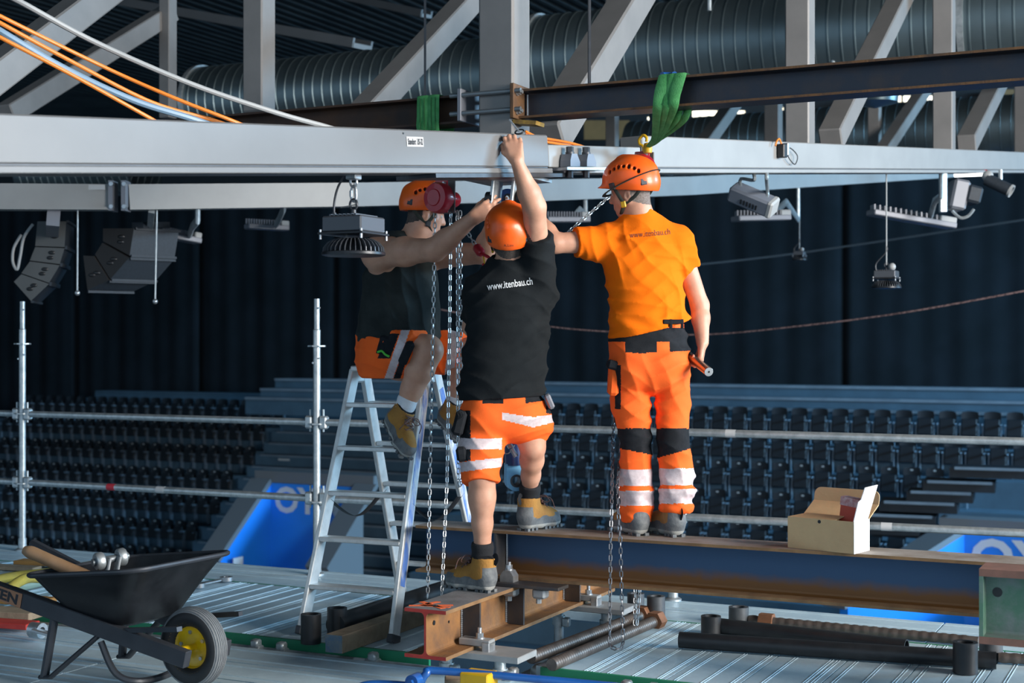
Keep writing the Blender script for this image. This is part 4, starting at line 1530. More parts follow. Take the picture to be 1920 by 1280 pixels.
# ------------------------------------------------------------------ blue handle and yellow blocks at the bottom edge
bh_ = thing('hand_truck', P(800, 1290, 6.0), 'blue tubular handle of a trolley at the bottom edge', 'trolley')
pts = [P(786, 1300, 5.95), P(788, 1282, 5.95), P(800, 1262, 5.95), P(820, 1257, 5.96), P(1000, 1272, 5.9), P(1180, 1289, 5.85), P(1300, 1302, 5.8)]
MB().tube(smooth_path(pts, 6), 0.0165, 12).build('handle', M_BLUEP, bh_)
mb = MB()
c = P(778, 1276, 5.93)
mb.cyl(c - V * 0.03, c + V * 0.03, 0.030, seg=16)
mb.cyl(c - V * 0.045, c - V * 0.03, 0.014, seg=6, smooth=False)
mb.build('clamp', M_BLUEP, bh_)
MB().tube(smooth_path([P(660, 1292, 6.0), P(690, 1281, 6.0), P(740, 1281, 6.0), P(780, 1285, 5.97)], 5), 0.012, 10).build('crossbar', M_BLUEP, bh_)
mb = MB()
mb.box(onz(898, 1290, 0.10) + UP * -0.02, (0.13, 0.10, 0.18), RH, 0, 0.006)
mb.build('yellow_block', M_YELLOWP, None, 'yellow block behind the blue handle at the bottom edge', 'block')
MB().box(onz(858, 1292, 0.06) - UP * 0.02, (0.11, 0.10, 0.14), RH @ Matrix.Rotation(0.5, 3, 'Z'), 0, 0.006).build('timber_block', M_WOODG, None, 'pale timber block beside the yellow block', 'block')
# shackle spanner on the deck left of the ladder
sh = thing('spanner', onz(405, 1088, 0.01), 'shiny steel spanner lying on the deck behind the wheelbarrow', 'spanner')
MB().bar(onz(376, 1095, 0.018), onz(418, 1086, 0.018), 0.03, 0.014, UP, 0, 0.004).build('shaft', M_ZINC, sh)
for q in (onz(372, 1097, 0.02), onz(424, 1085, 0.02)):
    MB().lathe(q - UP * 0.012, UP, [(0.018, 0), (0.042, 0), (0.042, 0.026), (0.018, 0.026)], 16, close=True).build('jaw', M_ZINC, sh)

# ================================================================== high-bay lamps
M_LAMP = mat('black_lamp_casting', (0.018, 0.020, 0.024), 0.38, 0.3)
M_LAMPBOX = mat('grey_driver_box', (0.085, 0.092, 0.105), 0.42, 0.3)


def chain_link_mesh(pitch, width, wire, m, name='chain_link'):
    """one oval link, long axis z"""
    hl = pitch / 2 + wire * 0.6
    r = width / 2 - wire
    s = hl - r
    pts = []
    for i in range(5):
        a = PI * i / 4
        pts.append((r * math.cos(a), 0, s + r * math.sin(a)))
    for i in range(5):
        a = PI + PI * i / 4
        pts.append((r * math.cos(a), 0, -s + r * math.sin(a)))
    mb = MB()
    mb.tube(pts, wire, 6, closed=True, up=Vector((0, 1, 0)))
    return mesh_of(mb, m, name)


LINK = chain_link_mesh(0.027, 0.0205, 0.0030, M_CHAIN)
LINKD = chain_link_mesh(0.027, 0.0195, 0.0030, M_CHAIND)
LINKB = chain_link_mesh(0.036, 0.030, 0.0045, M_CHAIN)


def chain(parent, pts, me, pitch, name='chain_link', twist=0.0):
    pts = [Vector(p) for p in pts]
    # resample
    seg = []
    acc = 0.0
    out = []
    want = pitch / 2
    for i in range(len(pts) - 1):
        d = pts[i + 1] - pts[i]
        L_ = d.length
        while want <= acc + L_:
            out.append((pts[i] + d * ((want - acc) / L_), d.normalized()))
            want += pitch
        acc += L_
    k = 0
    for p, d in out:
        x, y, z = frame_of(d)
        a = twist + 0.5 + (PI / 2 if k % 2 else 0)
        xx = x * math.cos(a) + y * math.sin(a)
        yy = z.cross(xx)
        M = Matrix(((xx.x, yy.x, z.x, p.x), (xx.y, yy.y, z.y, p.y), (xx.z, yy.z, z.z, p.z), (0, 0, 0, 1)))
        place(name, me, parent, M)
        k += 1


def highbay(px, ybot, ytop, Y, R, label, cord_top, detail=True):
    """round finned lamp hanging from the beam above it"""
    c = P(px, ybot, Y)
    k = R / 0.132
    t = thing('high_bay_lamp', c, label, 'lamp', None)
    prof = [(0, 0.004), (R * 0.9, 0.0), (R, 0.004), (R * 1.0, 0.014), (R * 0.95, 0.018), (R * 0.5, 0.02), (0, 0.02)]
    MB().lathe(c, UP, prof, 36).build('lens_ring', M_LAMP, t)
    MB().lathe(c + UP * 0.018, UP, [(R * 0.86, 0), (R * 0.80, 0.018 * k), (R * 0.60, 0.040 * k), (R * 0.40, 0.052 * k), (0, 0.054 * k)], 32).build('core', M_LAMP, t)
    fins = MB()
    for i in range(36):
        a = 2 * PI * i / 36
        e = Vector((math.cos(a), math.sin(a), 0))
        n = Vector((-math.sin(a), math.cos(a), 0)) * 0.0016 * k
        q = [e * R * 0.3 + UP * 0.05 * k, e * R * 0.97 + UP * 0.016, e * R * 0.955 + UP * 0.034 * k, e * R * 0.82 + UP * 0.056 * k, e * R * 0.62 + UP * 0.070 * k, e * R * 0.3 + UP * 0.074 * k]
        fins.add([c + p + n for p in q] + [c + p - n for p in q], [(0, 1, 2, 3, 4, 5), (11, 10, 9, 8, 7, 6)] + [(j, j + 6, (j + 1) % 6 + 6, (j + 1) % 6) for j in range(6)])
    fins.build('cooling_fins', M_LAMPBOX, t, kind='stuff')
    zb = c + UP * 0.078 * k
    MB().box(zb + UP * 0.012 * k, (0.215 * k, 0.215 * k, 0.010 * k), RH, 0, 0.002).build('mounting_plate', M_LAMP, t)
    MB().box(zb + UP * 0.050 * k, (0.190 * k, 0.190 * k, 0.066 * k), RH, 0, 0.006 * k).build('driver_box', M_LAMPBOX, t)
    rb = MB()
    for i in range(7):
        rb.box(zb + UP * 0.086 * k + U * ((i - 3) * 0.02 * k), (0.008 * k, 0.17 * k, 0.010 * k), RH)
    rb.build('box_ribs', M_LAMPBOX, t, kind='stuff')
    bo = MB()
    for sx in (-1, 1):
        for sy in (-1, 1):
            p = zb + U * sx * 0.098 * k + V * sy * 0.098 * k
            bo.cyl(p - UP * 0.012 * k, p + UP * 0.028 * k, 0.0055 * k, seg=8)
    build_each(bo, 'bolt', M_ZINC, t)
    top = P(px, cord_top, Y)
    zr = zb + UP * 0.083 * k
    MB().cyl(zr, zr + UP * 0.03 * k, 0.011 * k, seg=12).build('neck', M_DGREY, t)
    eye = MB()
    n = 16
    e0 = zr + UP * 0.052 * k
    eye.tube([e0 + U * math.cos(2 * PI * i / n) * 0.018 * k + UP * math.sin(2 * PI * i / n) * 0.022 * k for i in range(n)], 0.005 * k, 8, closed=True)
    eye.build('eye_ring', M_DGREY, t)
    if detail:
        d0 = e0 + UP * 0.012
        pts = []
        hook = [d0 + UP * 0.0, d0 + U * 0.012 + UP * 0.012, d0 + U * 0.011 + UP * 0.05, d0 + UP * 0.066, d0 - U * 0.011 + UP * 0.05, d0 - U * 0.012 + UP * 0.012]
        MB().tube(smooth_path(hook + [hook[0]], 5)[:-1], 0.0045, 8, closed=True).build('carabiner', M_ZINC, t)
        MB().cyl(d0 - U * 0.0125 + UP * 0.02, d0 - U * 0.0125 + UP * 0.045, 0.007, seg=10).build('carabiner_sleeve', M_ZINC, t)
        r0 = d0 + UP * 0.08
        MB().tube([r0 + U * math.cos(2 * PI * i / n) * 0.016 + UP * math.sin(2 * PI * i / n) * 0.020 for i in range(n)], 0.005, 8, closed=True).build('eye_ring', M_ZINC, t)
        MB().box(r0 + UP * 0.035, (0.05, 0.05, 0.05), RH, 0, 0.004).build('beam_clip', M_GALV, t)
        cb = zr - U * 0.095
        MB().tube(smooth_path([cb, cb + UP * 0.06, cb + U * 0.02 + UP * 0.13, cb + U * 0.07 + UP * 0.20, cb + U * 0.08 + UP * 0.23], 6), 0.005, 8).build('power_cord', M_DGREY, t)
        MB().cyl(cb - UP * 0.005, cb + UP * 0.022, 0.009, seg=10).build('cable_gland', M_DGREY, t)
        MB().cyl(e0 - U * 0.05 - UP * 0.012 - V * 0.02, e0 + U * 0.02, 0.0025, seg=6).build('split_pin', M_ZINC, t)
    else:
        MB().cyl(e0, top, 0.006, seg=8).build('hanging_wire', M_WHITEC, t)
        MB().tube(smooth_path([zr - U * 0.09 * k, zr - U * 0.09 * k + UP * 0.07 * k, e0 + UP * 0.12 * k, e0 + UP * 0.17 * k], 5), 0.006, 6).build('power_cord', M_DGREY, t)
        MB().sphere(zr + U * 0.05 * k + UP * 0.03, 0.035 * k, 10, 8).build('sensor_ball', M_WHITEC, t)
    return t


highbay(663, 480, 335, 5.95, 0.132, 'black finned high-bay lamp hanging close to the camera at the left', 338)
highbay(1662, 541, 330, 11.3, 0.115, 'round high-bay lamp hanging on a long wire at the right', 325, False)
highbay(1499, 488, 360, 20.0, 0.10, 'small distant lamp hanging in front of the curtain', 352, False)

# ================================================================== loudspeaker arrays
M_SPKW = mat('pale_speaker_shell', (0.085, 0.092, 0.095), 0.6)
M_SPKB = mat('black_speaker_shell', (0.005, 0.005, 0.006), 0.6)
M_GRILL = mat('blue_grey_grille', (0.030, 0.040, 0.053), 0.6, 0.2, (0.024, 0.032, 0.042), 60, 2)


def wedge(parent, side, W, m_side, m_front, Y, logo=True, name='cabinet'):
    """side: four pixel corners (inner top, outer top, outer bottom, inner bottom) extruded by W"""
    q = [P(x, y, Y) for x, y in side]
    v = q + [p + W for p in q]
    mb = MB()
    mb.add(v, [(0, 1, 2, 3), (7, 6, 5, 4), (0, 4, 5, 1), (2, 6, 7, 3), (3, 7, 4, 0)], 0)
    mb.add(v, [(1, 5, 6, 2)], 1)
    c = mb.build(name, [m_side, m_front], parent)
    fr = MB()
    out = ((q[1] + q[2]) / 2 - (q[0] + q[3]) / 2).normalized()
    for a, b in ((1, 2),):
        fr.bar(q[1] + out * 0.012, q[1] + W + out * 0.012, 0.02, 0.02)
        fr.bar(q[2] + out * 0.012, q[2] + W + out * 0.012, 0.02, 0.02)
    build_each(fr, 'trim_bar', M_GRILL, c)
    ctr = (q[0] + q[1] + q[2] + q[3]) / 4 + out * 0.03
    if logo:
        lg = MB()
        ax = (q[1] - q[2]).normalized()
        for s in (-1, 1):
            cc = ctr + ax * s * 0.022
            lg.sphere(cc, (0.030, 0.012, 0.017), 10, 6)
        build_each(lg, 'handle_recess', M_BLACK, c)
    return c


t = thing('loudspeaker_array', P(60, 565, 12), 'curved array of pale loudspeaker cabinets at the far left', 'loudspeaker')
outer = [(124, 415), (121, 465), (112, 497), (92, 532), (58, 566)]
inner = [(70, 415), (66, 462), (54, 488), (38, 513), (24, 514)]
inner = [(70, 415), (66, 463), (56, 490), (40, 514), (26, 530)]
for i in range(4):
    wedge(t, [inner[i], outer[i], (outer[i + 1][0], outer[i + 1][1] - 2), (inner[i + 1][0], inner[i + 1][1] - 2)], Vector((-0.10, 0.55, 0)), M_SPKW, M_GRILL, 12.0)
MB().bar(P(100, 420, 12.1), ring_pt(100), 0.25, 0.10, U).build('fly_frame', M_MGREY, t)
MB().tube(smooth_path([P(62, 420, 11.9), P(45, 445, 11.9), P(38, 480, 11.9), P(32, 505, 11.9), P(24, 490, 11.9), P(26, 465, 11.9), P(40, 440, 11.9)], 6), 0.012, 6).build('cable', M_WHITEC, t)
t = thing('loudspeaker_array', P(230, 540, 12), 'curved array of black loudspeakers with blue-grey grilles left of the hanging lamp', 'loudspeaker')
S2 = [[(193, 428), (251, 428), (243, 479), (193, 452)], [(192, 455), (242, 483), (207, 523), (178, 477)], [(175, 480), (204, 525), (164, 544), (156, 479)]]
for s in S2:
    wedge(t, s, Vector((0.31, 0.28, 0)), M_SPKB, M_GRILL, 12.0)
MB().bar(P(258, 422, 12.0), P(308, 422, 12.3), 0.12, 0.05).build('fly_frame', M_GRILL, t)
MB().bar(P(282, 424, 12.1), ring_pt(282), 0.05, 0.05, U).build('hanger', M_GALV, t)
for px, y0, y1, Y, lab in ((145, 420, 552, 11.8, 'thin drop wire between the two loudspeaker arrays'), (291, 500, 568, 11.8, 'thin drop wire right of the black loudspeakers')):
    t = thing('drop_wire', P(px, y1, Y), lab, 'wire')
    top_ = ring_pt(px)
    Y = top_.y
    MB().cyl(top_, P(px, y1 - 6, Y), 0.007, seg=8).build('wire', M_GALV, t)
    MB().sphere(P(px, y1 - 3, Y), 0.022, 10, 8).build('weight', M_ZINC, t)

# ================================================================== stage lights under the far beams
def flood(px, py, Y, w, h, d, roll, yaw, label, m=M_GRILL, tilt=0.5):
    c = P(px, py, Y)
    t = thing('flood_light', c, label, 'light')
    R = Matrix.Rotation(yaw, 3, 'Z') @ Matrix.Rotation(roll, 3, 'Y') @ Matrix.Rotation(tilt, 3, 'X')
    MB().box(c, (w, d, h), R, 0, 0.015).build('housing', m, t)
    MB().box(c + R @ Vector((w * 0.44, 0, 0)), (w * 0.14, d * 1.02, h * 1.02), R, 0, 0.012).build('end_cap', M_WHITEC, t)
    v = MB()
    for i in range(6):
        v.box(c + R @ Vector(((i - 2.5) * w * 0.07, -d / 2 - 0.002, -h * 0.1)), (w * 0.03, 0.01, h * 0.28), R)
    v.build('vent_slots', M_BLACK, t, kind='stuff')
    b = MB()
    for s in (-0.32, 0.3):
        q = c + R @ Vector((w * s, 0, h * 0.4))
        tp = G(g_s(px), 0, -0.03)
        b.tube(smooth_path([q, q + UP * 0.06, Vector(((q.x + tp.x) / 2, tp.y, tp.z - 0.04)), Vector((q.x * 0.5 + tp.x * 0.5, tp.y, tp.z + 0.004))], 5), 0.012, 6)
    build_each(b, 'yoke_arm', M_GALV, t)
    return t


flood(1412, 374, 9.6, 0.32, 0.115, 0.13, 0.42, -0.45, 'grey boxy stage projector hanging under the white beam', mat('grey_projector_shell', (0.17, 0.19, 0.23), 0.5))


def linear_light(px0, py0, px1, py1, Y, label, arm=True):
    a, b = P(px0, py0, Y), P(px1, py1, Y + 0.2)
    t = thing('linear_light', (a + b) / 2, label, 'light')
    MB().bar(a, b, 0.16, 0.05, UP, 0, 0.008).build('housing', M_MGREY, t)
    f = MB()
    for i in range(14):
        p = a.lerp(b, (i + 0.5) / 16)
        f.box(p + UP * 0.045, (0.014, 0.14, 0.05))
    f.build('cooling_fins', M_MGREY, t, kind='stuff')
    MB().bar(a.lerp(b, 0.80) + UP * 0.03, b + UP * 0.03, 0.15, 0.08, UP, 0, 0.008).build('gear_box', M_WHITEC, t)
    if arm:
        q = a.lerp(b, 0.72)
        rp_ = ring_pt(min((px0 * 0.4 + px1 * 0.6) + 18, 1830)) if arm is True else arm
        MB().tube([q + UP * 0.03, q.lerp(rp_, 0.45) + UP * 0.0, Vector((rp_.x, rp_.y, (q.z + rp_.z) / 2)), rp_], 0.022, 8, flat=0.04).build('bracket_arm', M_GALV, t)
    return t


linear_light(1632, 398, 1786, 424, 12.5, 'long linear floodlight on a bracket at the right', G(g_s(1765), 0, -0.03))
linear_light(1378, 410, 1476, 408, 13.0, 'flat linear floodlight behind the stage projector')
linear_light(1020, 412, 1100, 412, 13.0, 'pale floodlight behind the chain left of the worker in orange')
linear_light(308, 440, 372, 452, 12.6, 'pale floodlight right of the black loudspeakers')
linear_light(462, 424, 538, 428, 14.0, 'small pale floodlight under the ring beam at the left')
t = thing('stage_light', P(1800, 400, 12.4), 'dark stage light with a bracket next to the long linear floodlight', 'light')
c = P(1795, 366, 12.4)
MB().box(c, (0.14, 0.2, 0.26), Matrix.Rotation(0.2, 3, 'Y'), 0, 0.02).build('housing', M_MGREY, t)
MB().box(c + Vector((0.12, 0, 0.0)), (0.13, 0.22, 0.15), Matrix.Rotation(0.25, 3, 'Y'), 0, 0.02).build('gear_box', M_GRILL, t)
MB().box((P(1768, 392, 12.2) + G(g_s(1768), 0, -0.03)) / 2, (0.06, 0.05, 0.36), None, 0, 0.006).build('bracket', M_GALV, t)
MB().tube(smooth_path([P(1785, 395, 12.3), P(1800, 408, 12.3), P(1815, 405, 12.3), P(1826, 392, 12.3)], 5), 0.014, 6).build('yoke', M_GALV, t)
t = thing('spot_light', P(1872, 345, 12.6), 'small cylindrical spotlight at the right edge', 'light')
MB().cyl(P(1850, 336, 12.6), P(1893, 357, 12.5), 0.055, seg=20).build('barrel', M_GRILL, t)
MB().lathe(P(1893, 357, 12.5), (P(1893, 357, 12.5) - P(1850, 336, 12.6)), [(0.045, 0), (0.058, 0), (0.058, 0.02), (0.045, 0.02)], 20, close=True).build('rim', M_WHITEC, t)
MB().cyl(P(1876, 340, 12.6), P(1876, 318, 12.6), 0.018, seg=10).build('stem', M_GALV, t)
MB().sphere(P(1852, 330, 12.6), 0.05, 12, 8).build('joint', M_WHITEC, t)
t = thing('emergency_lamp', P(1810, 326, 12.0), 'lit white tube lamp with a red end under the right beam', 'lamp')
MB().cyl(P(1790, 327, 13.0), P(1842, 325, 13.0), 0.025, seg=14).build('lit_tube', mat('lit_lamp_tube', (1, 1, 1), 0.5, emit=3.0), t)
MB().cyl(P(1842, 325, 13.0), P(1850, 324, 13.0), 0.032, seg=14).build('end_cap', M_RED, t)

# ================================================================== chain hoists
def ribbon(pts, w, m, name, parent, up, th=0.0035, end=1.0):
    pp = smooth_path(pts, 6)
    n = len(pp)
    rr = [w / 2 * (1 if i < n * 0.45 else 1 + (end - 1) * (i - n * 0.45) / (n * 0.55)) for i in range(n)]
    return MB().tube(pp, rr, 8, flat=th, up=UP).build(name, m, parent)


def hoist(c, ax, label):
    t = thing('chain_hoist', c, label, 'chain hoist')
    ax = ax.normalized()
    r = 0.080
    MB().lathe(c + ax * 0.020, ax, [(r * 1.0, -0.006), (r, 0.0), (r * 0.99, 0.035), (r * 0.90, 0.048), (r * 0.55, 0.052), (r * 0.50, 0.058), (0, 0.060)], 32).build('gear_cover', M_RED, t)
    MB().lathe(c - ax * 0.030, ax, [(0, 0), (r * 0.62, 0), (r * 0.62, 0.035), (0, 0.035)], 24).build('chain_wheel', M_RED, t)
    side = ax.cross(UP).normalized()
    R = Matrix((side, ax, UP)).transposed()
    for k_ in (0.012, -0.045):
        MB().box(c + ax * k_ + UP * 0.01, (0.085, 0.008, 0.17), R, 0, 0.003).build('side_plate', M_GREYP if k_ < 0 else M_RED, t)
    MB().lathe(c - ax * 0.10, ax, [(0, 0), (0.035, 0.0), (0.04, 0.01), (0.04, 0.05), (0, 0.05)], 20).build('brake_cover', M_RED, t)
    b_ = MB()
    for dz in (0.075, -0.06):
        for ds in (-0.03, 0.03):
            b_.cyl(c + ax * 0.02 + UP * dz + side * ds, c + ax * 0.035 + UP * dz + side * ds, 0.008, seg=6)
    build_each(b_, 'bolt', M_ZINC, t)
    hk = c + UP * 0.10
    MB().tube(smooth_path([hk - UP * 0.02, hk + UP * 0.02, hk + UP * 0.035 + side * 0.02, hk + UP * 0.06 + side * 0.022, hk + UP * 0.08, hk + UP * 0.065 - side * 0.02, hk + UP * 0.045 - side * 0.018], 5), 0.008, 8).build('top_hook', M_YELLOWP, t)
    return t


def hook_block(t, p, d):
    """red lower hook with latch: p at the chain end, d towards the load"""
    d = d.normalized()
    side = d.cross(V).normalized()
    MB().lathe(p, d, [(0, 0), (0.018, 0), (0.024, 0.008), (0.024, 0.05), (0.016, 0.062), (0, 0.062)], 16).build('hook_swivel', M_RED, t)
    q = p + d * 0.06
    MB().tube(smooth_path([q, q + d * 0.03 + side * 0.012, q + d * 0.065 + side * 0.02, q + d * 0.095, q + d * 0.085 - side * 0.024, q + d * 0.055 - side * 0.026], 5), [0.009] * 0 or 0.0085, 8).build('load_hook', M_RED, t)
    MB().bar(q + d * 0.02, q + d * 0.06 - side * 0.02, 0.006, 0.004).build('hook_latch', M_YELLOWP, t)


AXH = Vector((-0.62, -0.78, 0.0))
HC1 = P(831, 372, 7.36)
h1 = hoist(HC1, AXH, 'red chain hoist with hanging chains in front of the seated worker')
chain(h1, [P(816, 398, 7.33), P(812, 600, 7.30), P(806, 900, 7.24), P(802, 1122, 7.19)], LINK, 0.027)
chain(h1, [P(845, 398, 7.38), P(843, 600, 7.33), P(838, 900, 7.24), P(828, 1118, 7.17)], LINK, 0.027, twist=0.4)
chain(h1, [P(857, 395, 7.40), P(858, 600, 7.40), P(859, 903, 7.38)], LINK, 0.027, twist=0.2)
chain(h1, [P(863, 395, 7.41), P(864, 600, 7.41), P(865, 905, 7.39)], LINK, 0.027, twist=0.9)
chain(h1, [P(859, 903, 7.38), P(860, 912, 7.38), P(865, 905, 7.39)], LINK, 0.027)
e1 = P(893, 462, 7.28)
chain(h1, [P(864, 415, 7.36), e1], LINK, 0.027)
hook_block(h1, e1, P(915, 492, 7.2) - e1)
HC2 = P(1206, 318, 7.56)
h2 = hoist(HC2, Vector((-0.5, -0.86, 0)), 'red chain hoist half hidden behind the helmet of the worker in orange')
chain(h2, [P(1152, 360, 7.50), P(1057, 442, 7.22)], LINK, 0.027)
hook_block(h2, P(1057, 442, 7.22), P(1000, 455, 7.2) - P(1057, 442, 7.22))
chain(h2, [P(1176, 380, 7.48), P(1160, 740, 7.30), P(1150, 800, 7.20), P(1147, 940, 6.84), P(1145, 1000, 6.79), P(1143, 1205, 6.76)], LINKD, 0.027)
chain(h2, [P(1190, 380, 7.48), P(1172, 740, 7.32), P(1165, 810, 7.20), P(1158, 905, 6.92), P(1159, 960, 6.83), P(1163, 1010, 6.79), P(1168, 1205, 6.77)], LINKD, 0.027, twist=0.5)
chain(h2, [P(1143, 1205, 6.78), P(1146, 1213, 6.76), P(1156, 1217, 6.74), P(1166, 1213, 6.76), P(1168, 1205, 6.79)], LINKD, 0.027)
# spare chain bundle hanging under the main beam
sc_ = thing('chain_bundle', P(1195, 1175, 7.1), 'doubled chain hanging under the long beam above the rusty nuts', 'chain')
chain(sc_, [P(1191, 1100, 7.25), P(1190, 1172, 7.2)], LINK, 0.027)
chain(sc_, [P(1200, 1100, 7.25), P(1194, 1172, 7.2)], LINK, 0.027, twist=0.6)

# slings
s1 = thing('lifting_sling', H(a_at(803, 6.6), 6.6, UB_Z), 'green lifting sling wrapped round the rust-brown beam', 'sling')
ac = a_at(804, 6.52)
for da_ in (-0.033, 0.033):
    a_ = ac + da_
    top = UB_Z + UB_H + 0.006
    ribbon([H(a_ * 0 + ac + da_ * 0.8, 6.60, top + 0.002), H(a_, 6.53, top + 0.001), H(a_, 6.515, top - 0.012), H(a_, 6.512, UB_Z + 0.05), H(a_, 6.515, UB_Z - 0.03), (H(a_, 6.53, UB_Z - 0.12) + HC1 + UP * 0.12) / 2, HC1 + UP * 0.16], 0.066, M_SLING, 'sling_strand', s1, V)
    ribbon([H(ac + da_ * 0.8, 6.60, top + 0.002), H(a_, 6.67, top + 0.001), H(a_, 6.685, top - 0.012), H(a_, 6.686, UB_Z + 0.05), H(a_, 6.66, UB_Z - 0.05), HC1 + UP * 0.17], 0.066, M_SLING, 'sling_strand', s1, V)
    for dd in (-0.012, 0.012):
        ribbon([H(a_ + dd, 6.507, top - 0.012), H(a_ + dd, 6.5072, UB_Z + 0.05), H(a_ + dd, 6.509, UB_Z - 0.03)], 0.003, M_SLINGD, 'sling_stripe', s1, V, 0.002)
s2 = thing('lifting_sling', H(a_at(1258, 6.6), 6.6, UB_Z), 'green lifting sling looped over the dark beam above the worker in orange', 'sling')
tgt = P(1214, 276, 7.50)
for px, da_, w_ in ((1247, 0.0, 0.06), (1262, 0, 0.05), (1276, 0.0, 0.06)):
    a_ = a_at(px, 6.52)
    top = UB_Z + UB_H + 0.006
    o = (1262 - px) * 0.0004
    ribbon([H(a_, 6.60, top + 0.004), H(a_, 6.53, top + 0.004), H(a_, 6.512, top - 0.010), H(a_ - 0.02, 6.506 - abs(o), UB_Z + 0.06), H(a_ - 0.04, 6.515, UB_Z - 0.02), H(a_, 6.56, 0) * 0.35 + tgt * 0.65 + UP * 0.35 * (UB_Z - 0.06), tgt], w_, M_SLING, 'sling_strand', s2, V, 0.0045, 0.28)
    ribbon([H(a_, 6.60, top + 0.004), H(a_, 6.67, top + 0.004), H(a_, 6.688, top - 0.010), H(a_ - 0.02, 6.69, UB_Z + 0.05), H(a_ - 0.04, 6.66, UB_Z - 0.05), tgt], w_, M_SLING, 'sling_strand', s2, V, 0.0045, 0.28)
    if px != 1262:
        ribbon([H(a_, 6.5075, top - 0.012), H(a_ - 0.02, 6.5015, UB_Z + 0.06), H(a_ - 0.04, 6.510, UB_Z - 0.02)], 0.003, M_SLINGD, 'sling_stripe', s2, V, 0.002)
MB().tube(smooth_path([H(a_at(1240, 6.52), 6.53, UB_Z + UB_H + 0.012), H(a_at(1250, 6.52), 6.60, UB_Z + UB_H + 0.02), H(a_at(1262, 6.52), 6.54, UB_Z + UB_H + 0.012)], 4), 0.014, 8).build('edge_protector', M_BLUEP, s2, 'blue edge protector')
MB().lathe(P(1214, 276, 7.50) - UP * 0.03, UP, [(0, 0), (0.022, 0.0), (0.026, 0.02), (0.018, 0.05), (0, 0.055)], 12).build('sling_eye', M_YELLOWP, s2, 'orange-yellow sling eye')

# ================================================================== blue strut held by the workers
M_STRUT = mat('dark_blue_cylinder', (0.012, 0.035, 0.13), 0.35, 0.1, coat=0.3)
M_STRUTL = mat('light_blue_eye_plate', (0.16, 0.42, 0.66), 0.4, 0.1)
SD = Vector((0.965, 0.26, 0)).normalized()
st = thing('strut', P(965, 925, 7.25), 'blue strut with eye plates hanging between the workers', 'strut')
T0, T1 = P(951, 372, 7.14), P(966, 900, 7.22)
ax = (T1 - T0).normalized()


def eye_plate(c, up_dir, r, hole, length, th, m, name, wid=None):
    xd = SD
    zd = (up_dir - xd * up_dir.dot(xd)).normalized()
    nd = xd.cross(zd)
    n = 14
    outer = [xd * (r * math.cos(PI + PI * i / n)) + zd * (r * math.sin(PI + PI * i / n)) for i in range(n + 1)]
    outer += [xd * r + zd * length, xd * -r + zd * length]
    m2 = len(outer)
    inner = []
    for p in outer:
        q = p.copy()
        inner.append(q.normalized() * hole)
    vs = []
    for s in (-1, 1):
        vs += [c + p + nd * s * th / 2 for p in outer] + [c + p + nd * s * th / 2 for p in inner]
    fs = []
    for i in range(m2):
        j = (i + 1) % m2
        fs.append((i, j, m2 + j, m2 + i))
        fs.append((2 * m2 + i, 3 * m2 + i, 3 * m2 + j, 2 * m2 + j))
        fs.append((i, 2 * m2 + i, 2 * m2 + j, j))
        fs.append((m2 + i, m2 + j, 3 * m2 + j, 3 * m2 + i))
    mb = MB()
    mb.add(vs, fs)
    mb.build(name, m, st)
    MB().lathe(c - nd * (th / 2 + 0.004), nd, [(hole * 0.72, 0), (hole * 1.08, 0), (hole * 1.08, th + 0.008), (hole * 0.72, th + 0.008)], 20, close=True).build('bearing', M_DGREY, st)


eye_plate(T0, ax, 0.048, 0.022, 0.12, 0.03, M_BLUEP, 'upper_eye')
eye_plate(T1, -ax, 0.052, 0.030, 0.085, 0.05, M_STRUTL, 'lower_eye')
MB().cyl(T0 + ax * 0.11, T1 - ax * 0.08, 0.049, seg=24).build('cylinder', M_STRUT, st)
MB().cyl(T1 - ax * 0.36, T1 - ax * 0.34, 0.053, seg=24).build('collar', M_STRUT, st)
q0, q1 = P(942, 812, 7.10), P(968, 856, 7.08)
cp_ = MB()
cp_.cyl(q0, q0.lerp(q1, 0.35), 0.012, seg=12)
cp_.cyl(q0.lerp(q1, 0.35), q0.lerp(q1, 0.62), 0.015, seg=12)
cp_.cyl(q0.lerp(q1, 0.66), q1, 0.013, seg=8)
cp_.build('hydraulic_coupling', M_ZINC, st)
MB().tube(smooth_path([q0, q0 + Vector((-0.01, 0, -0.04)), q0 + Vector((0.0, 0, -0.09)), q0 + Vector((0.03, 0.01, -0.10)), q0 + Vector((0.06, 0.02, -0.06))], 6), 0.003, 6).build('retaining_wire', M_ZINC, st)

# ================================================================== wheelbarrow
M_BARROW = mat('black_barrow_steel', (0.012, 0.014, 0.017), 0.30, 0.2, (0.022, 0.025, 0.030), 5, 5, 0.4, 0.7, 0.04, 40, rough2=0.5)
M_FRAME = mat('charcoal_frame_paint', (0.032, 0.036, 0.044), 0.45, 0.2, (0.045, 0.05, 0.06), 10, 4)
M_TYRE = mat('grey_dusty_tyre', (0.13, 0.14, 0.15), 0.75, 0, (0.20, 0.21, 0.215), 9, 4)
M_TYREB = mat('black_tyre_wall', (0.015, 0.016, 0.018), 0.6)
M_YEL = mat('yellow_wheel_rim', (0.80, 0.50, 0.005), 0.35, 0, (0.70, 0.42, 0.005), 8, 3, coat=0.3)
M_HANDLE = mat('brown_ash_handle', (0.26, 0.15, 0.075), 0.6, 0, (0.18, 0.10, 0.05), 6, 5, stretch=(1, 1, 1))
wbx = thing('wheelbarrow', Vector((-1.5, 6.5, 0)), 'black wheelbarrow with a yellow-rimmed wheel at the lower left', 'wheelbarrow')
WH = Vector((0.87, -0.49, 0)).normalized()      # heading
WN = Vector((-0.49, -0.87, 0)).normalized()     # towards the camera side
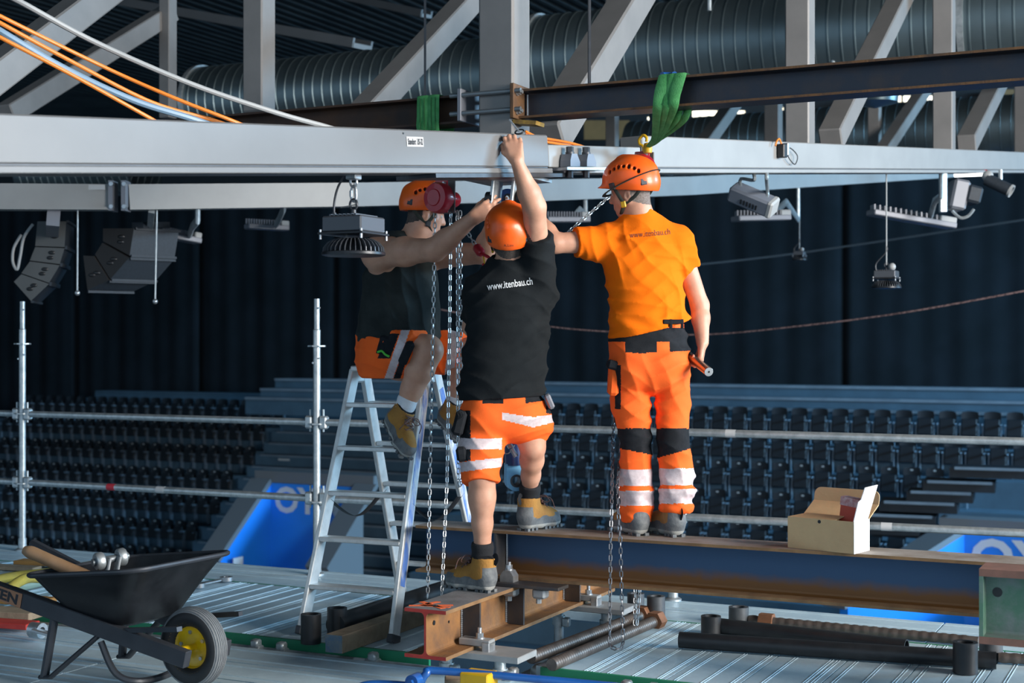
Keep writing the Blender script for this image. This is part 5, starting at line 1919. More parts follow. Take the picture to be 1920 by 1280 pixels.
WC = Vector((-1.412, 6.385, 0.177))


def W(x, y, z):
    """local: x forward from the wheel axle, y towards the camera, z height"""
    return WC + WH * x + WN * y + UP * (z - 0.177)


ty = MB()
prof = []
for i in range(22):
    a = 2 * PI * i / 22
    x = 0.046 * math.cos(a)
    r = 0.133 + 0.044 * math.sin(a)
    prof.append((r, x))
ty.lathe(W(0, 0, 0.177), WN, prof, 48, close=True)
ty.m = []
for f in ty.f:
    k = min(i % 22 for i in f)
    ty.m.append(0 if 2 <= k <= 8 else 1)
ty.build('tyre', [M_TYRE, M_TYREB], wbx)
rib = MB()
for x in np.linspace(-0.034, 0.034, 9):
    r = 0.133 + 0.044 * math.sqrt(max(0, 1 - (x / 0.046) ** 2))
    rib.lathe(W(0, x, 0.177), WN, [(r - 0.003, -0.0016), (r + 0.0022, -0.0012), (r + 0.0022, 0.0012), (r - 0.003, 0.0016)], 48)
rib.build('tread_ribs', M_TYRE, wbx, kind='stuff')
rim = MB()
rim.lathe(W(0, 0, 0.177), WN, [(0, -0.006), (0.03, -0.006), (0.045, 0.004), (0.085, 0.004), (0.095, 0.022), (0.112, 0.040), (0.118, 0.040), (0.118, -0.040), (0.11, -0.03), (0.03, -0.03), (0, -0.03)], 40)
rim = rim.build('rim', M_YEL, wbx)
bo = MB()
for i in range(5):
    a = 2 * PI * i / 5 + 0.5
    p = W(0, 0.004, 0.177) + (WH * math.cos(a) + UP * math.sin(a)) * 0.066
    bo.cyl(p, p + WN * 0.008, 0.009, seg=6, smooth=False)
build_each(bo, 'bolt', M_ZINC, rim)
MB().cyl(W(0, -0.14, 0.177), W(0, 0.16, 0.177), 0.014, seg=14).build('axle', M_YEL, wbx)
# frame bars converge at the wheel
for s in (1, -1):
    p0, p1 = W(0.035, 0.135 * s, 0.165), W(-0.87, 0.255 * s, 0.372)
    d = (p1 - p0).normalized()
    MB().bar(p0 - d * 0.05, p1, 0.045, 0.075, UP, 0, 0.004).build('frame_bar', M_FRAME, wbx)
    p2 = p1 + d * 0.52
    g = MB().bar(p1 - d * 0.02, p2, 0.048, 0.078, UP, 0, 0.012).build('handle', M_FRAME, wbx)
    if s == 1:
        x, y, dd = frame_of(-d)
        side = WN - d * WN.dot(d)
        side.normalize()
        upv = (UP - d * UP.dot(d)).normalized()
        ce = p1 - d * 0.0
        lb = MB().box(p1 + d * 0.045 + side * 0.0250, (0.26, 0.002, 0.066), Matrix((-d, -side, upv)).transposed()).build('handle_label', mat('brown_label', (0.36, 0.17, 0.09), 0.6), g, 'brown maker label')
        a_, fs, w = text_mb('ITEN', 0.044, 0.04)
        org = p1 + d * 0.105 + side * 0.0265 - upv * 0.022
        tx = MB()
        tx.add([org + (-d) * (q[0] * 0.17 / w) + upv * q[1] for q in a_], fs)
        tx.build('lettering', M_INK, g)
    # legs
    la = p0 + (p1 - p0) * 0.72
    lf = la - WH * 0.05 + WN * s * 0.02
    MB().tube([la, Vector((lf.x, lf.y, 0.015))], 0.021, 8).build('leg', M_FRAME, wbx)
    lb_ = p0 + (p1 - p0) * 0.42
    MB().tube([lb_, Vector((lf.x, lf.y, 0.02)) + WH * 0.04, Vector((lf.x, lf.y, 0.015)) - WH * 0.02], 0.021, 8, flat=0.012).build('leg_brace', M_FRAME, wbx)
    MB().bar(p0 + (p1 - p0) * 0.30 + UP * 0.03, W(0.10, 0.20 * s, 0.30), 0.03, 0.02, UP).build('tray_stay', M_FRAME, wbx)
MB().tube(smooth_path([W(-0.36, 0.2, 0.2), W(-0.30, 0.17, 0.06), W(-0.22, 0.1, 0.02), W(-0.22, -0.1, 0.02), W(-0.30, -0.17, 0.06), W(-0.36, -0.2, 0.2)], 6), 0.016, 8).build('nose_hoop', M_FRAME, wbx)
# tray: loft from a rounded bottom to the rim
def rrect(x0, x1, hw, z, r, n=6, zf=None):
    pts = []
    cs = [(x1 - r, hw - r, 0), (x0 + r, hw - r, PI / 2), (x0 + r, -hw + r, PI), (x1 - r, -hw + r, 1.5 * PI)]
    for cx, cy, a0 in cs:
        for i in range(n + 1):
            a = a0 + PI / 2 * i / n
            x, y = cx + r * math.cos(a), cy + r * math.sin(a)
            zz = z + (0 if zf is None else zf * (x - x0) / (x1 - x0))
            pts.append((x, y, zz))
    return pts


rings = [rrect(-0.52, -0.27, 0.15, 0.262, 0.06), rrect(-0.56, -0.22, 0.19, 0.285, 0.07), rrect(-0.66, -0.12, 0.275, 0.40, 0.09, zf=0.05), rrect(-0.72, -0.045, 0.32, 0.475, 0.10, zf=0.075), rrect(-0.73, -0.03, 0.335, 0.478, 0.11, zf=0.077), rrect(-0.73, -0.03, 0.335, 0.466, 0.11, zf=0.077)]
inner_r = [[(x * 0.985 - 0.004, y * 0.985, z + 0.004) for x, y, z in r] for r in rings[:4]]
tr = MB()
n = len(rings[0])
seq = list(reversed(rings[:5]))
allr = rings[:1] + rings[1:4] + [rings[5], rings[4]] + inner_r[3::-1]
vs = [W(*p) for r in allr for p in r]
fs = []
for k in range(len(allr) - 1):
    for i in range(n):
        j = (i + 1) % n
        fs.append((k * n + i, k * n + j, (k + 1) * n + j, (k + 1) * n + i))
fs.append(tuple(range(n))[::-1])
fs.append(tuple((len(allr) - 1) * n + i for i in range(n)))
tr.add(vs, fs, 0, True)
tr = tr.build('tray', M_BARROW, wbx)
MB().tube([W(p[0], p[1], p[2]) for p in rings[4]], 0.011, 8, closed=True).build('rolled_rim', M_FRAME, tr)
# things in and behind the wheelbarrow
MB().tube(smooth_path([P(46, 1031, 6.62), P(70, 1040, 6.60), P(110, 1058, 6.57), P(165, 1082, 6.53)], 6), [0.020, 0.022, 0.026, 0.029, 0.030, 0.030, 0.029, 0.029, 0.029, 0.029, 0.029, 0.029, 0.030, 0.030, 0.030, 0.031, 0.031, 0.031, 0.031], 14, flat=None).build('tool_handle', mat('pale_brown_wood', (0.33, 0.20, 0.11), 0.65, 0, (0.24, 0.14, 0.07), 7, 5), None, 'thick wooden tool handle sticking out of the wheelbarrow', 'tool')
rl = thing('roller_clevis', P(210, 1070, 6.5), 'steel clevis with two rollers sitting in the wheelbarrow', 'clevis')
c = P(207, 1048, 6.58)
axr = Vector((0.80, 0.60, 0.10)).normalized()
for s in (-1, 1):
    MB().lathe(c + axr * (s * 0.052 - 0.019), axr, [(0, 0), (0.036, 0), (0.041, 0.006), (0.041, 0.032), (0.036, 0.038), (0, 0.038)], 24).build('roller', M_GALV, rl)
    MB().box(c + axr * s * 0.024 + Vector((0.01, -0.02, -0.05)), (0.012, 0.05, 0.13), Matrix.Rotation(0.64, 3, 'Z') @ Matrix.Rotation(0.2, 3, 'Y'), 0, 0.004).build('cheek_plate', M_PLATEG, rl)
MB().cyl(c - axr * 0.085, c + axr * 0.085, 0.017, seg=16).build('pin', M_RODST, rl)
# yellow slings and boards behind the barrow
M_YSL = mat('yellow_round_sling', (0.52, 0.42, 0.07), 0.85, 0, (0.38, 0.32, 0.08), 12, 4, 0.35, 0.65, 0.3, 60)
MB().tube(smooth_path([onz(-30, 1092, 0.05), onz(30, 1080, 0.06), onz(80, 1075, 0.07), onz(130, 1068, 0.06), onz(180, 1058, 0.05), onz(230, 1048, 0.04)], 6), 0.045, 10, flat=0.03).build('round_sling', M_YSL, None, 'upper yellow round sling heaped behind the wheelbarrow', 'sling')
MB().tube(smooth_path([onz(10, 1118, 0.07), onz(25, 1098, 0.12), onz(50, 1084, 0.14), onz(80, 1084, 0.12)], 6), 0.035, 10, flat=0.03).build('round_sling', M_YSL, None, 'yellow round sling with dark stitching bent over the barrow handle', 'sling')
MB().tube(smooth_path([onz(20, 1100, 0.05), onz(55, 1095, 0.05), onz(92, 1085, 0.05)], 6), 0.04, 10, flat=0.03).build('sling_sleeve', mat('pale_green_sleeve', (0.32, 0.46, 0.40), 0.7), None, 'pale green sling sleeve beside the yellow sling', 'sling')
MB().bar(onz(35, 1052, 0.03), onz(140, 1058, 0.03), 0.12, 0.025, UP, 0, 0.003).build('board', mat('orange_board', (0.45, 0.23, 0.06), 0.7, 0, (0.36, 0.18, 0.05), 6, 4), None, 'thin orange board lying behind the yellow slings', 'board')
MB().bar(onz(-40, 1060, 0.02), onz(70, 1066, 0.02), 0.10, 0.025, UP, 0, 0.003).build('board', M_WOODG, None, 'grey-brown board at the left edge behind the slings', 'board')
MB().bar(onz(-40, 1118, 0.06), onz(90, 1128, 0.06), 0.16, 0.03, UP, 0, 0.003).build('board', MATS['orange_board'], None, 'orange board under the handle of the wheelbarrow', 'board')
MB().bar(onz(-40, 1145, 0.045), onz(70, 1152, 0.045), 0.16, 0.04, UP, 0, 0.003).build('board', M_WOODG, None, 'weathered board below the orange one at the left edge', 'board')
MB().bar(onz(-40, 1165, 0.02), onz(62, 1172, 0.02), 0.12, 0.03, UP, 0, 0.003).build('board', M_REDP, None, 'dark red board at the left edge under the weathered one', 'board')
fc = thing('scaffold_fitting', onz(70, 1178, 0.03), 'shiny steel scaffold fitting behind the barrow leg', 'fitting')
MB().lathe(onz(60, 1180, 0.04), U, [(0.02, 0), (0.04, 0), (0.04, 0.07), (0.02, 0.07)], 18, close=True).build('ring', M_ZINC, fc)
MB().bar(onz(62, 1180, 0.05), onz(98, 1190, 0.03), 0.04, 0.02, UP, 0, 0.006).build('arm', M_ZINC, fc)

# ================================================================== people: smooth solid modelling on a grid
class Field:
    def __init__(self, lo, hi, h):
        self.lo = np.array(lo, dtype=np.float64)
        self.h = h
        self.n = np.ceil((np.array(hi) - self.lo) / h).astype(int) + 1
        self.f = np.full(tuple(self.n), 0.25, dtype=np.float32)
        self.ax = [(self.lo[i] + h * np.arange(self.n[i])).astype(np.float32) for i in range(3)]

    def sub(self, lo, hi):
        a = np.clip(np.floor((np.array(lo) - self.lo) / self.h).astype(int), 0, self.n)
        b = np.clip(np.ceil((np.array(hi) - self.lo) / self.h).astype(int) + 1, 0, self.n)
        if (b <= a).any():
            return None
        sl = tuple(slice(a[i], b[i]) for i in range(3))
        X = self.ax[0][sl[0]][:, None, None]
        Y = self.ax[1][sl[1]][None, :, None]
        Z = self.ax[2][sl[2]][None, None, :]
        return sl, X, Y, Z

    def put(self, sl, d, k):
        a = self.f[sl]
        if k > 0:
            hh = np.clip(0.5 + 0.5 * (a - d) / k, 0, 1)
            self.f[sl] = a * (1 - hh) + d * hh - k * hh * (1 - hh)
        else:
            self.f[sl] = np.minimum(a, d)

    def cone(self, a, b, ra, rb, k=0.03, flat=False):
        a, b = np.array(a, dtype=np.float64), np.array(b, dtype=np.float64)
        m = max(ra, rb) + k + 3 * self.h
        s = self.sub(np.minimum(a, b) - m, np.maximum(a, b) + m)
        if s is None:
            return self
        sl, X, Y, Z = s
        ab = b - a
        L2 = float(ab @ ab)
        px, py, pz = X - a[0], Y - a[1], Z - a[2]
        t0 = (px * ab[0] + py * ab[1] + pz * ab[2]) / L2
        t = np.clip(t0, 0, 1)
        d = np.sqrt((px - ab[0] * t) ** 2 + (py - ab[1] * t) ** 2 + (pz - ab[2] * t) ** 2) - (ra + (rb - ra) * t)
        if flat:
            d = np.maximum(d, (t0 - 1) * math.sqrt(L2))
        self.put(sl, d, k)
        return self

    def chain(self, pts, rs, k=0.03, flat=False):
        for i in range(len(pts) - 1):
            self.cone(pts[i], pts[i + 1], rs[i], rs[i + 1], k, flat and i == len(pts) - 2)
        return self

    def ell_d(self, c, R, r, m=0.0):
        c = np.array(c, dtype=np.float64)
        mm = max(r) + m + 3 * self.h
        s = self.sub(c - mm, c + mm)
        if s is None:
            return None, None
        sl, X, Y, Z = s
        px, py, pz = X - c[0], Y - c[1], Z - c[2]
        q = [(px * R[i][0] + py * R[i][1] + pz * R[i][2]) / r[i] for i in range(3)]
        d = (np.sqrt(q[0] ** 2 + q[1] ** 2 + q[2] ** 2) - 1) * min(r)
        return sl, d

    def ell(self, c, R, r, k=0.02):
        sl, d = self.ell_d(c, R, r, k)
        if sl is not None:
            self.put(sl, d, k)
        return self

    def cut_ell(self, c, R, r):
        sl, d = self.ell_d(c, R, r)
        if sl is not None:
            self.f[sl] = np.maximum(self.f[sl], -d)
        return self

    def loft(self, secs, right, fwd, k=0.03):
        """secs: (centre, rx, ry); tapered elliptical chain"""
        right, fwd = np.array(right), np.array(fwd)
        for i in range(len(secs) - 1):
            (a, rxa, rya), (b, rxb, ryb) = secs[i], secs[i + 1]
            a, b = np.array(a), np.array(b)
            m = max(rxa, rxb) + k + 3 * self.h
            s = self.sub(np.minimum(a, b) - m, np.maximum(a, b) + m)
            if s is None:
                continue
            sl, X, Y, Z = s
            ab = b - a
            L2 = float(ab @ ab)
            px, py, pz = X - a[0], Y - a[1], Z - a[2]
            t = np.clip((px * ab[0] + py * ab[1] + pz * ab[2]) / L2, 0, 1)
            qx, qy, qz = px - ab[0] * t, py - ab[1] * t, pz - ab[2] * t
            rx, ry = rxa + (rxb - rxa) * t, rya + (ryb - rya) * t
            x = (qx * right[0] + qy * right[1] + qz * right[2]) / rx
            y = (qx * fwd[0] + qy * fwd[1] + qz * fwd[2]) / ry
            axn = ab / math.sqrt(L2)
            w = (qx * axn[0] + qy * axn[1] + qz * axn[2]) / np.minimum(rx, ry)
            d = (np.sqrt(x * x + y * y + w * w) - 1) * np.minimum(rx, ry)
            self.put(sl, d, k if i else max(k, 0.0))
        return self

    def plane(self, p, n):
        """keep the side the normal points away from"""
        n = np.array(Vector(n).normalized())
        p = np.array(p)
        X, Y, Z = self.ax[0][:, None, None], self.ax[1][None, :, None], self.ax[2][None, None, :]
        self.f = np.maximum(self.f, (X - p[0]) * n[0] + (Y - p[1]) * n[1] + (Z - p[2]) * n[2]).astype(np.float32)
        return self

    def displace(self, fn):
        X, Y, Z = self.ax[0][:, None, None], self.ax[1][None, :, None], self.ax[2][None, None, :]
        self.f = (self.f + fn(X, Y, Z)).astype(np.float32)
        return self

    def net(self):
        f, h = self.f, self.h
        s = f < 0
        c = np.zeros(tuple(self.n - 1), dtype=np.int8)
        for dx in (0, 1):
            for dy in (0, 1):
                for dz in (0, 1):
                    c += s[dx:self.n[0] - 1 + dx, dy:self.n[1] - 1 + dy, dz:self.n[2] - 1 + dz]
        act = (c > 0) & (c < 8)
        idx = np.full(act.shape, -1, dtype=np.int64)
        I, J, K = np.nonzero(act)
        idx[I, J, K] = np.arange(len(I))
        acc = np.zeros((len(I), 3))
        cnt = np.zeros(len(I))
        cor = [(0, 0, 0), (1, 0, 0), (0, 1, 0), (1, 1, 0), (0, 0, 1), (1, 0, 1), (0, 1, 1), (1, 1, 1)]
        val = [f[I + o[0], J + o[1], K + o[2]].astype(np.float64) for o in cor]
        for a in range(8):
            for b in range(a + 1, 8):
                dif = [cor[b][q] - cor[a][q] for q in range(3)]
                if sum(abs(q) for q in dif) != 1:
                    continue
                va, vb = val[a], val[b]
                m = (va < 0) != (vb < 0)
                t = np.where(m, va / np.where(np.abs(va - vb) < 1e-12, 1, va - vb), 0)
                for q in range(3):
                    acc[:, q] += np.where(m, cor[a][q] + dif[q] * t, 0)
                cnt += m
        v = acc / cnt[:, None]
        v = self.lo + h * (v + np.stack([I, J, K], 1))
        quads = []
        for axn in range(3):
            sh = [slice(None)] * 3
            s0 = np.take(s, range(self.n[axn] - 1), axis=axn)
            s1 = np.take(s, range(1, self.n[axn]), axis=axn)
            x = s0 != s1
            A, B, C_ = np.nonzero(x)
            u, w = (axn + 1) % 3, (axn + 2) % 3
            co = np.stack([A, B, C_], 1)
            ok = (co[:, u] > 0) & (co[:, w] > 0) & (co[:, u] < self.n[u] - 1) & (co[:, w] < self.n[w] - 1)
            co = co[ok]
            inside = s0[co[:, 0], co[:, 1], co[:, 2]]

            def cell(du, dw):
                q = co.copy()
                q[:, u] += du
                q[:, w] += dw
                return idx[q[:, 0], q[:, 1], q[:, 2]]
            q = np.stack([cell(-1, -1), cell(0, -1), cell(0, 0), cell(-1, 0)], 1)
            q[~inside] = q[~inside][:, ::-1]
            quads.append(q)
        return v, np.concatenate(quads)


def net_object(name, field, mats, parent, zone=None, M=None, label=None, smooth_it=1):
    v, q = field.net()
    if smooth_it:
        # light Laplacian relaxation
        nb = np.zeros_like(v)
        ct = np.zeros(len(v))
        for a, b in ((0, 1), (1, 2), (2, 3), (3, 0)):
            np.add.at(nb, q[:, a], v[q[:, b]])
            np.add.at(nb, q[:, b], v[q[:, a]])
            np.add.at(ct, q[:, a], 1)
            np.add.at(ct, q[:, b], 1)
        ok = ct > 0
        v[ok] = 0.5 * v[ok] + 0.5 * nb[ok] / ct[ok][:, None]
    lv = v.copy()
    if M is not None:
        v = v @ np.array(M.to_3x3()).T + np.array(M.translation)
    og = np.array(ORIG[parent.name])
    me = bpy.data.meshes.new(name)
    me.vertices.add(len(v))
    me.vertices.foreach_set('co', (v - og).astype(np.float32).ravel())
    me.loops.add(len(q) * 4)
    me.loops.foreach_set('vertex_index', q.astype(np.int32).ravel())
    me.polygons.add(len(q))
    me.polygons.foreach_set('loop_start', np.arange(0, len(q) * 4, 4, dtype=np.int32))
    me.polygons.foreach_set('use_smooth', np.ones(len(q), dtype=bool))
    if zone is not None:
        cen = lv[q].mean(1) if M is not None else v[q].mean(1)
        me.polygons.foreach_set('material_index', zone(cen).astype(np.int32))
    me.update(calc_edges=True)
    me.validate()
    for m in (mats if isinstance(mats, (list, tuple)) else [mats]):
        me.materials.append(m)
    o = bpy.data.objects.new(name, me)
    COL.objects.link(o)
    o.parent = parent
    reg(o, ORIG[parent.name])
    if label:
        o['label'] = label
    o_bvh = BVHTree.FromPolygons([tuple(p) for p in v], [tuple(p) for p in q])
    return o, o_bvh


def projxy(c):
    return 960 + FPX * c[:, 0] / c[:, 1], 640 + FPX * (CAMZ - c[:, 2]) / c[:, 1]


def basis(F, Uv):
    F = Vector(F).normalized()
    Uv = Vector(Uv)
    Uv = (Uv - F * Uv.dot(F)).normalized()
    R = F.cross(Uv).normalized()
    return R, F, Uv


# ------------------------------------------------------------------ materials of clothes and skin
def skin_mat(name, c1, c2):
    m = mat(name, c1, 0.5, 0, c2, 14, 4, 0.35, 0.7, 0.05, 220)
    b = m.node_tree.nodes['Principled BSDF']
    b.inputs['Subsurface Weight'].default_value = 0.12
    b.inputs['Subsurface Radius'].default_value = (0.02, 0.008, 0.004)
    b.inputs['Subsurface Scale'].default_value = 0.4
    return m


M_SKIN = skin_mat('skin', (0.62, 0.335, 0.225), (0.52, 0.265, 0.175))
M_HAIR = mat('short_dark_hair', (0.055, 0.04, 0.032), 0.75, 0, (0.10, 0.08, 0.07), 120, 3, 0.35, 0.65, 0.3, 300)
M_HAIRG = mat('short_grey_brown_hair', (0.13, 0.10, 0.085), 0.75, 0, (0.22, 0.19, 0.17), 120, 3, 0.35, 0.65, 0.3, 300)
M_TORANGE = mat('orange_cotton', (0.95, 0.180, 0.004), 0.9, 0, (0.90, 0.165, 0.003), 12, 4, 0.35, 0.7, 0.15, 300, spec=0.15)
M_TBLACK = mat('black_cotton', (0.0085, 0.011, 0.013), 0.95, 0, (0.013, 0.016, 0.018), 12, 4, 0.35, 0.7, 0.15, 300, spec=0.2)
M_TANK = mat('faded_dark_cotton', (0.018, 0.023, 0.023), 0.95, 0, (0.042, 0.050, 0.048), 5, 5, 0.42, 0.75, 0.15, 300, spec=0.2)
M_HIVIS = mat('hi_vis_orange', (1.0, 0.145, 0.020), 0.8, 0, (0.98, 0.125, 0.016), 14, 4, 0.35, 0.7, 0.12, 260, spec=0.25)
M_SILVER = mat('reflective_tape', (0.66, 0.56, 0.57), 0.5, 0.1, (0.56, 0.46, 0.47), 60, 3, 0.35, 0.65, 0.1, 300)
M_BLKF = mat('black_work_fabric', (0.010, 0.012, 0.015), 0.9, 0, (0.018, 0.020, 0.024), 20, 4, 0.35, 0.7, 0.15, 260, spec=0.2)
M_HELM = mat('orange_helmet_shell', (1.0, 0.145, 0.012), 0.38, 0, (0.97, 0.125, 0.010), 3, 3, coat=0.15)
M_VENT = mat('dark_helmet_vent', (0.02, 0.015, 0.012), 0.7)
M_STRAP = mat('dark_green_strap', (0.03, 0.038, 0.030), 0.8)
M_BOOT = mat('ochre_nubuck', (0.42, 0.20, 0.035), 0.8, 0, (0.30, 0.14, 0.03), 16, 5, 0.35, 0.7, 0.2, 120)
M_BOOTD = mat('dusty_brown_nubuck', (0.36, 0.18, 0.045), 0.85, 0, (0.26, 0.15, 0.06), 16, 5, 0.35, 0.7, 0.2, 120)
M_RUBBER = mat('dusty_grey_rubber', (0.10, 0.11, 0.12), 0.75, 0, (0.19, 0.20, 0.20), 20, 5, 0.4, 0.7, 0.2, 100)
M_SOLE = mat('pale_dusty_sole', (0.40, 0.40, 0.37), 0.85, 0, (0.26, 0.26, 0.25), 22, 5, 0.4, 0.7)
M_SOCKB = mat('black_sock', (0.014, 0.015, 0.018), 0.95, 0, None, 8, 2, bump=0.3, bscale=260)
M_SOCKW = mat('white_sock', (0.72, 0.74, 0.78), 0.9, 0, None, 8, 2, bump=0.3, bscale=260)
M_LACE = mat('red_brown_lace', (0.22, 0.09, 0.06), 0.8, 0, (0.10, 0.09, 0.10), 90, 2)
M_EYE = mat('eye', (0.5, 0.48, 0.45), 0.2)


def hand(F, Wp, d, n, tl, curl=(0.3, 0.3, 0.3), s=1.0, k=0.008, thumb=(0.75, 0.35)):
    """five-fingered hand rooted at the wrist: d towards the fingertips, n out of the palm, tl to the thumb"""
    d = Vector(d).normalized()
    n = Vector(n)
    n = (n - d * n.dot(d)).normalized()
    l = d.cross(n)
    if l.dot(Vector(tl)) < 0:
        l = -l
    Wp = Vector(Wp)
    lens = (0.072, 0.080, 0.074, 0.058)
    for i in range(4):
        b0 = Wp + l * ((1.5 - i) * 0.013 * s) + d * 0.012 * s
        b1 = Wp + d * (0.092 - 0.004 * (i - 1) ** 2) * s + l * ((1.5 - i) * 0.0215 * s)
        F.cone(b0, b1, 0.0165 * s, 0.0125 * s, 0.014)
    for i in range(4):
        p = Wp + d * (0.092 - 0.004 * (i - 1) ** 2) * s + l * ((1.5 - i) * 0.0215 * s)
        a = 0.0
        r0 = 0.0100 * s * (0.88 if i == 3 else 1)
        for j, fr in enumerate((0.46, 0.30, 0.24)):
            a += curl[j] * (1 + 0.08 * i)
            q = p + (d * math.cos(a) + n * math.sin(a) + l * (1.5 - i) * 0.05) * lens[i] * fr * s
            F.cone(p, q, r0, r0 * 0.9, k)
            p, r0 = q, r0 * 0.9
    p = Wp + d * 0.028 * s + l * 0.026 * s + n * 0.006 * s
    v1 = (l * thumb[0] + d * 0.75 + n * 0.3).normalized()
    v2 = (l * thumb[1] + d * 0.9 + n * 0.35).normalized()
    q = p + v1 * 0.042 * s
    F.cone(p, q, 0.0165 * s, 0.0125 * s, 0.012)
    q2 = q + v2 * 0.034 * s
    F.cone(q, q2, 0.0115 * s, 0.0105 * s, k)
    F.cone(q2, q2 + (v2 + n * 0.2).normalized() * 0.026 * s, 0.0105 * s, 0.0085 * s, k)


def head(F, c, R, Fw, Uv, neck):
    """head with brow, nose, lips, chin and ears; c is the centre of the skull"""
    B = (R, Fw, Uv)
    F.ell(c + Uv * 0.02, B, (0.076, 0.096, 0.098), 0.02)
    F.ell(c + Fw * 0.018 - Uv * 0.045, B, (0.062, 0.078, 0.078), 0.03)
    F.ell(c + Fw * 0.062 - Uv * 0.098, B, (0.030, 0.026, 0.022), 0.025)           # chin
    F.cone(c + Fw * 0.070 + Uv * 0.022 - R * 0.03, c + Fw * 0.070 + Uv * 0.022 + R * 0.03, 0.017, 0.017, 0.015)   # brow
    F.cone(c + Fw * 0.090 + Uv * 0.006, c + Fw * 0.110 - Uv * 0.034, 0.010, 0.0135, 0.010)   # nose
    F.cone(c + Fw * 0.096 - Uv * 0.036 - R * 0.012, c + Fw * 0.096 - Uv * 0.036 + R * 0.012, 0.009, 0.009, 0.008)
    for dz, r in ((-0.062, 0.0075), (-0.073, 0.008)):
        F.cone(c + Fw * 0.088 + Uv * dz - R * 0.018, c + Fw * 0.088 + Uv * dz + R * 0.018, r, r, 0.008)     # lips
    for s in (-1, 1):
        e = c + R * s * 0.077 - Fw * 0.006 - Uv * 0.022
        F.ell(e, (R, (Fw + Uv * 0.2).normalized(), Uv), (0.013, 0.021, 0.034), 0.008)
        F.cut_ell(e + R * s * 0.012 + Fw * 0.002, B, (0.008, 0.010, 0.018))
        F.cut_ell(c + R * s * 0.033 + Fw * 0.094 - Uv * 0.004, B, (0.016, 0.010, 0.009))
        F.cone(c + R * s * 0.052 + Fw * 0.05 - Uv * 0.03, c + R * s * 0.05 + Fw * 0.04 - Uv * 0.05, 0.018, 0.018, 0.02)
    F.cone(neck, c - Uv * 0.06 - Fw * 0.018, 0.064, 0.058, 0.035)


def eyes(parent, c, R, Fw, Uv):
    mb = MB()
    for s in (-1, 1):
        mb.sphere(c + R * s * 0.033 + Fw * 0.080 - Uv * 0.004, 0.0125, 10, 8)
    build_each(mb, 'eye', M_EYE, parent)


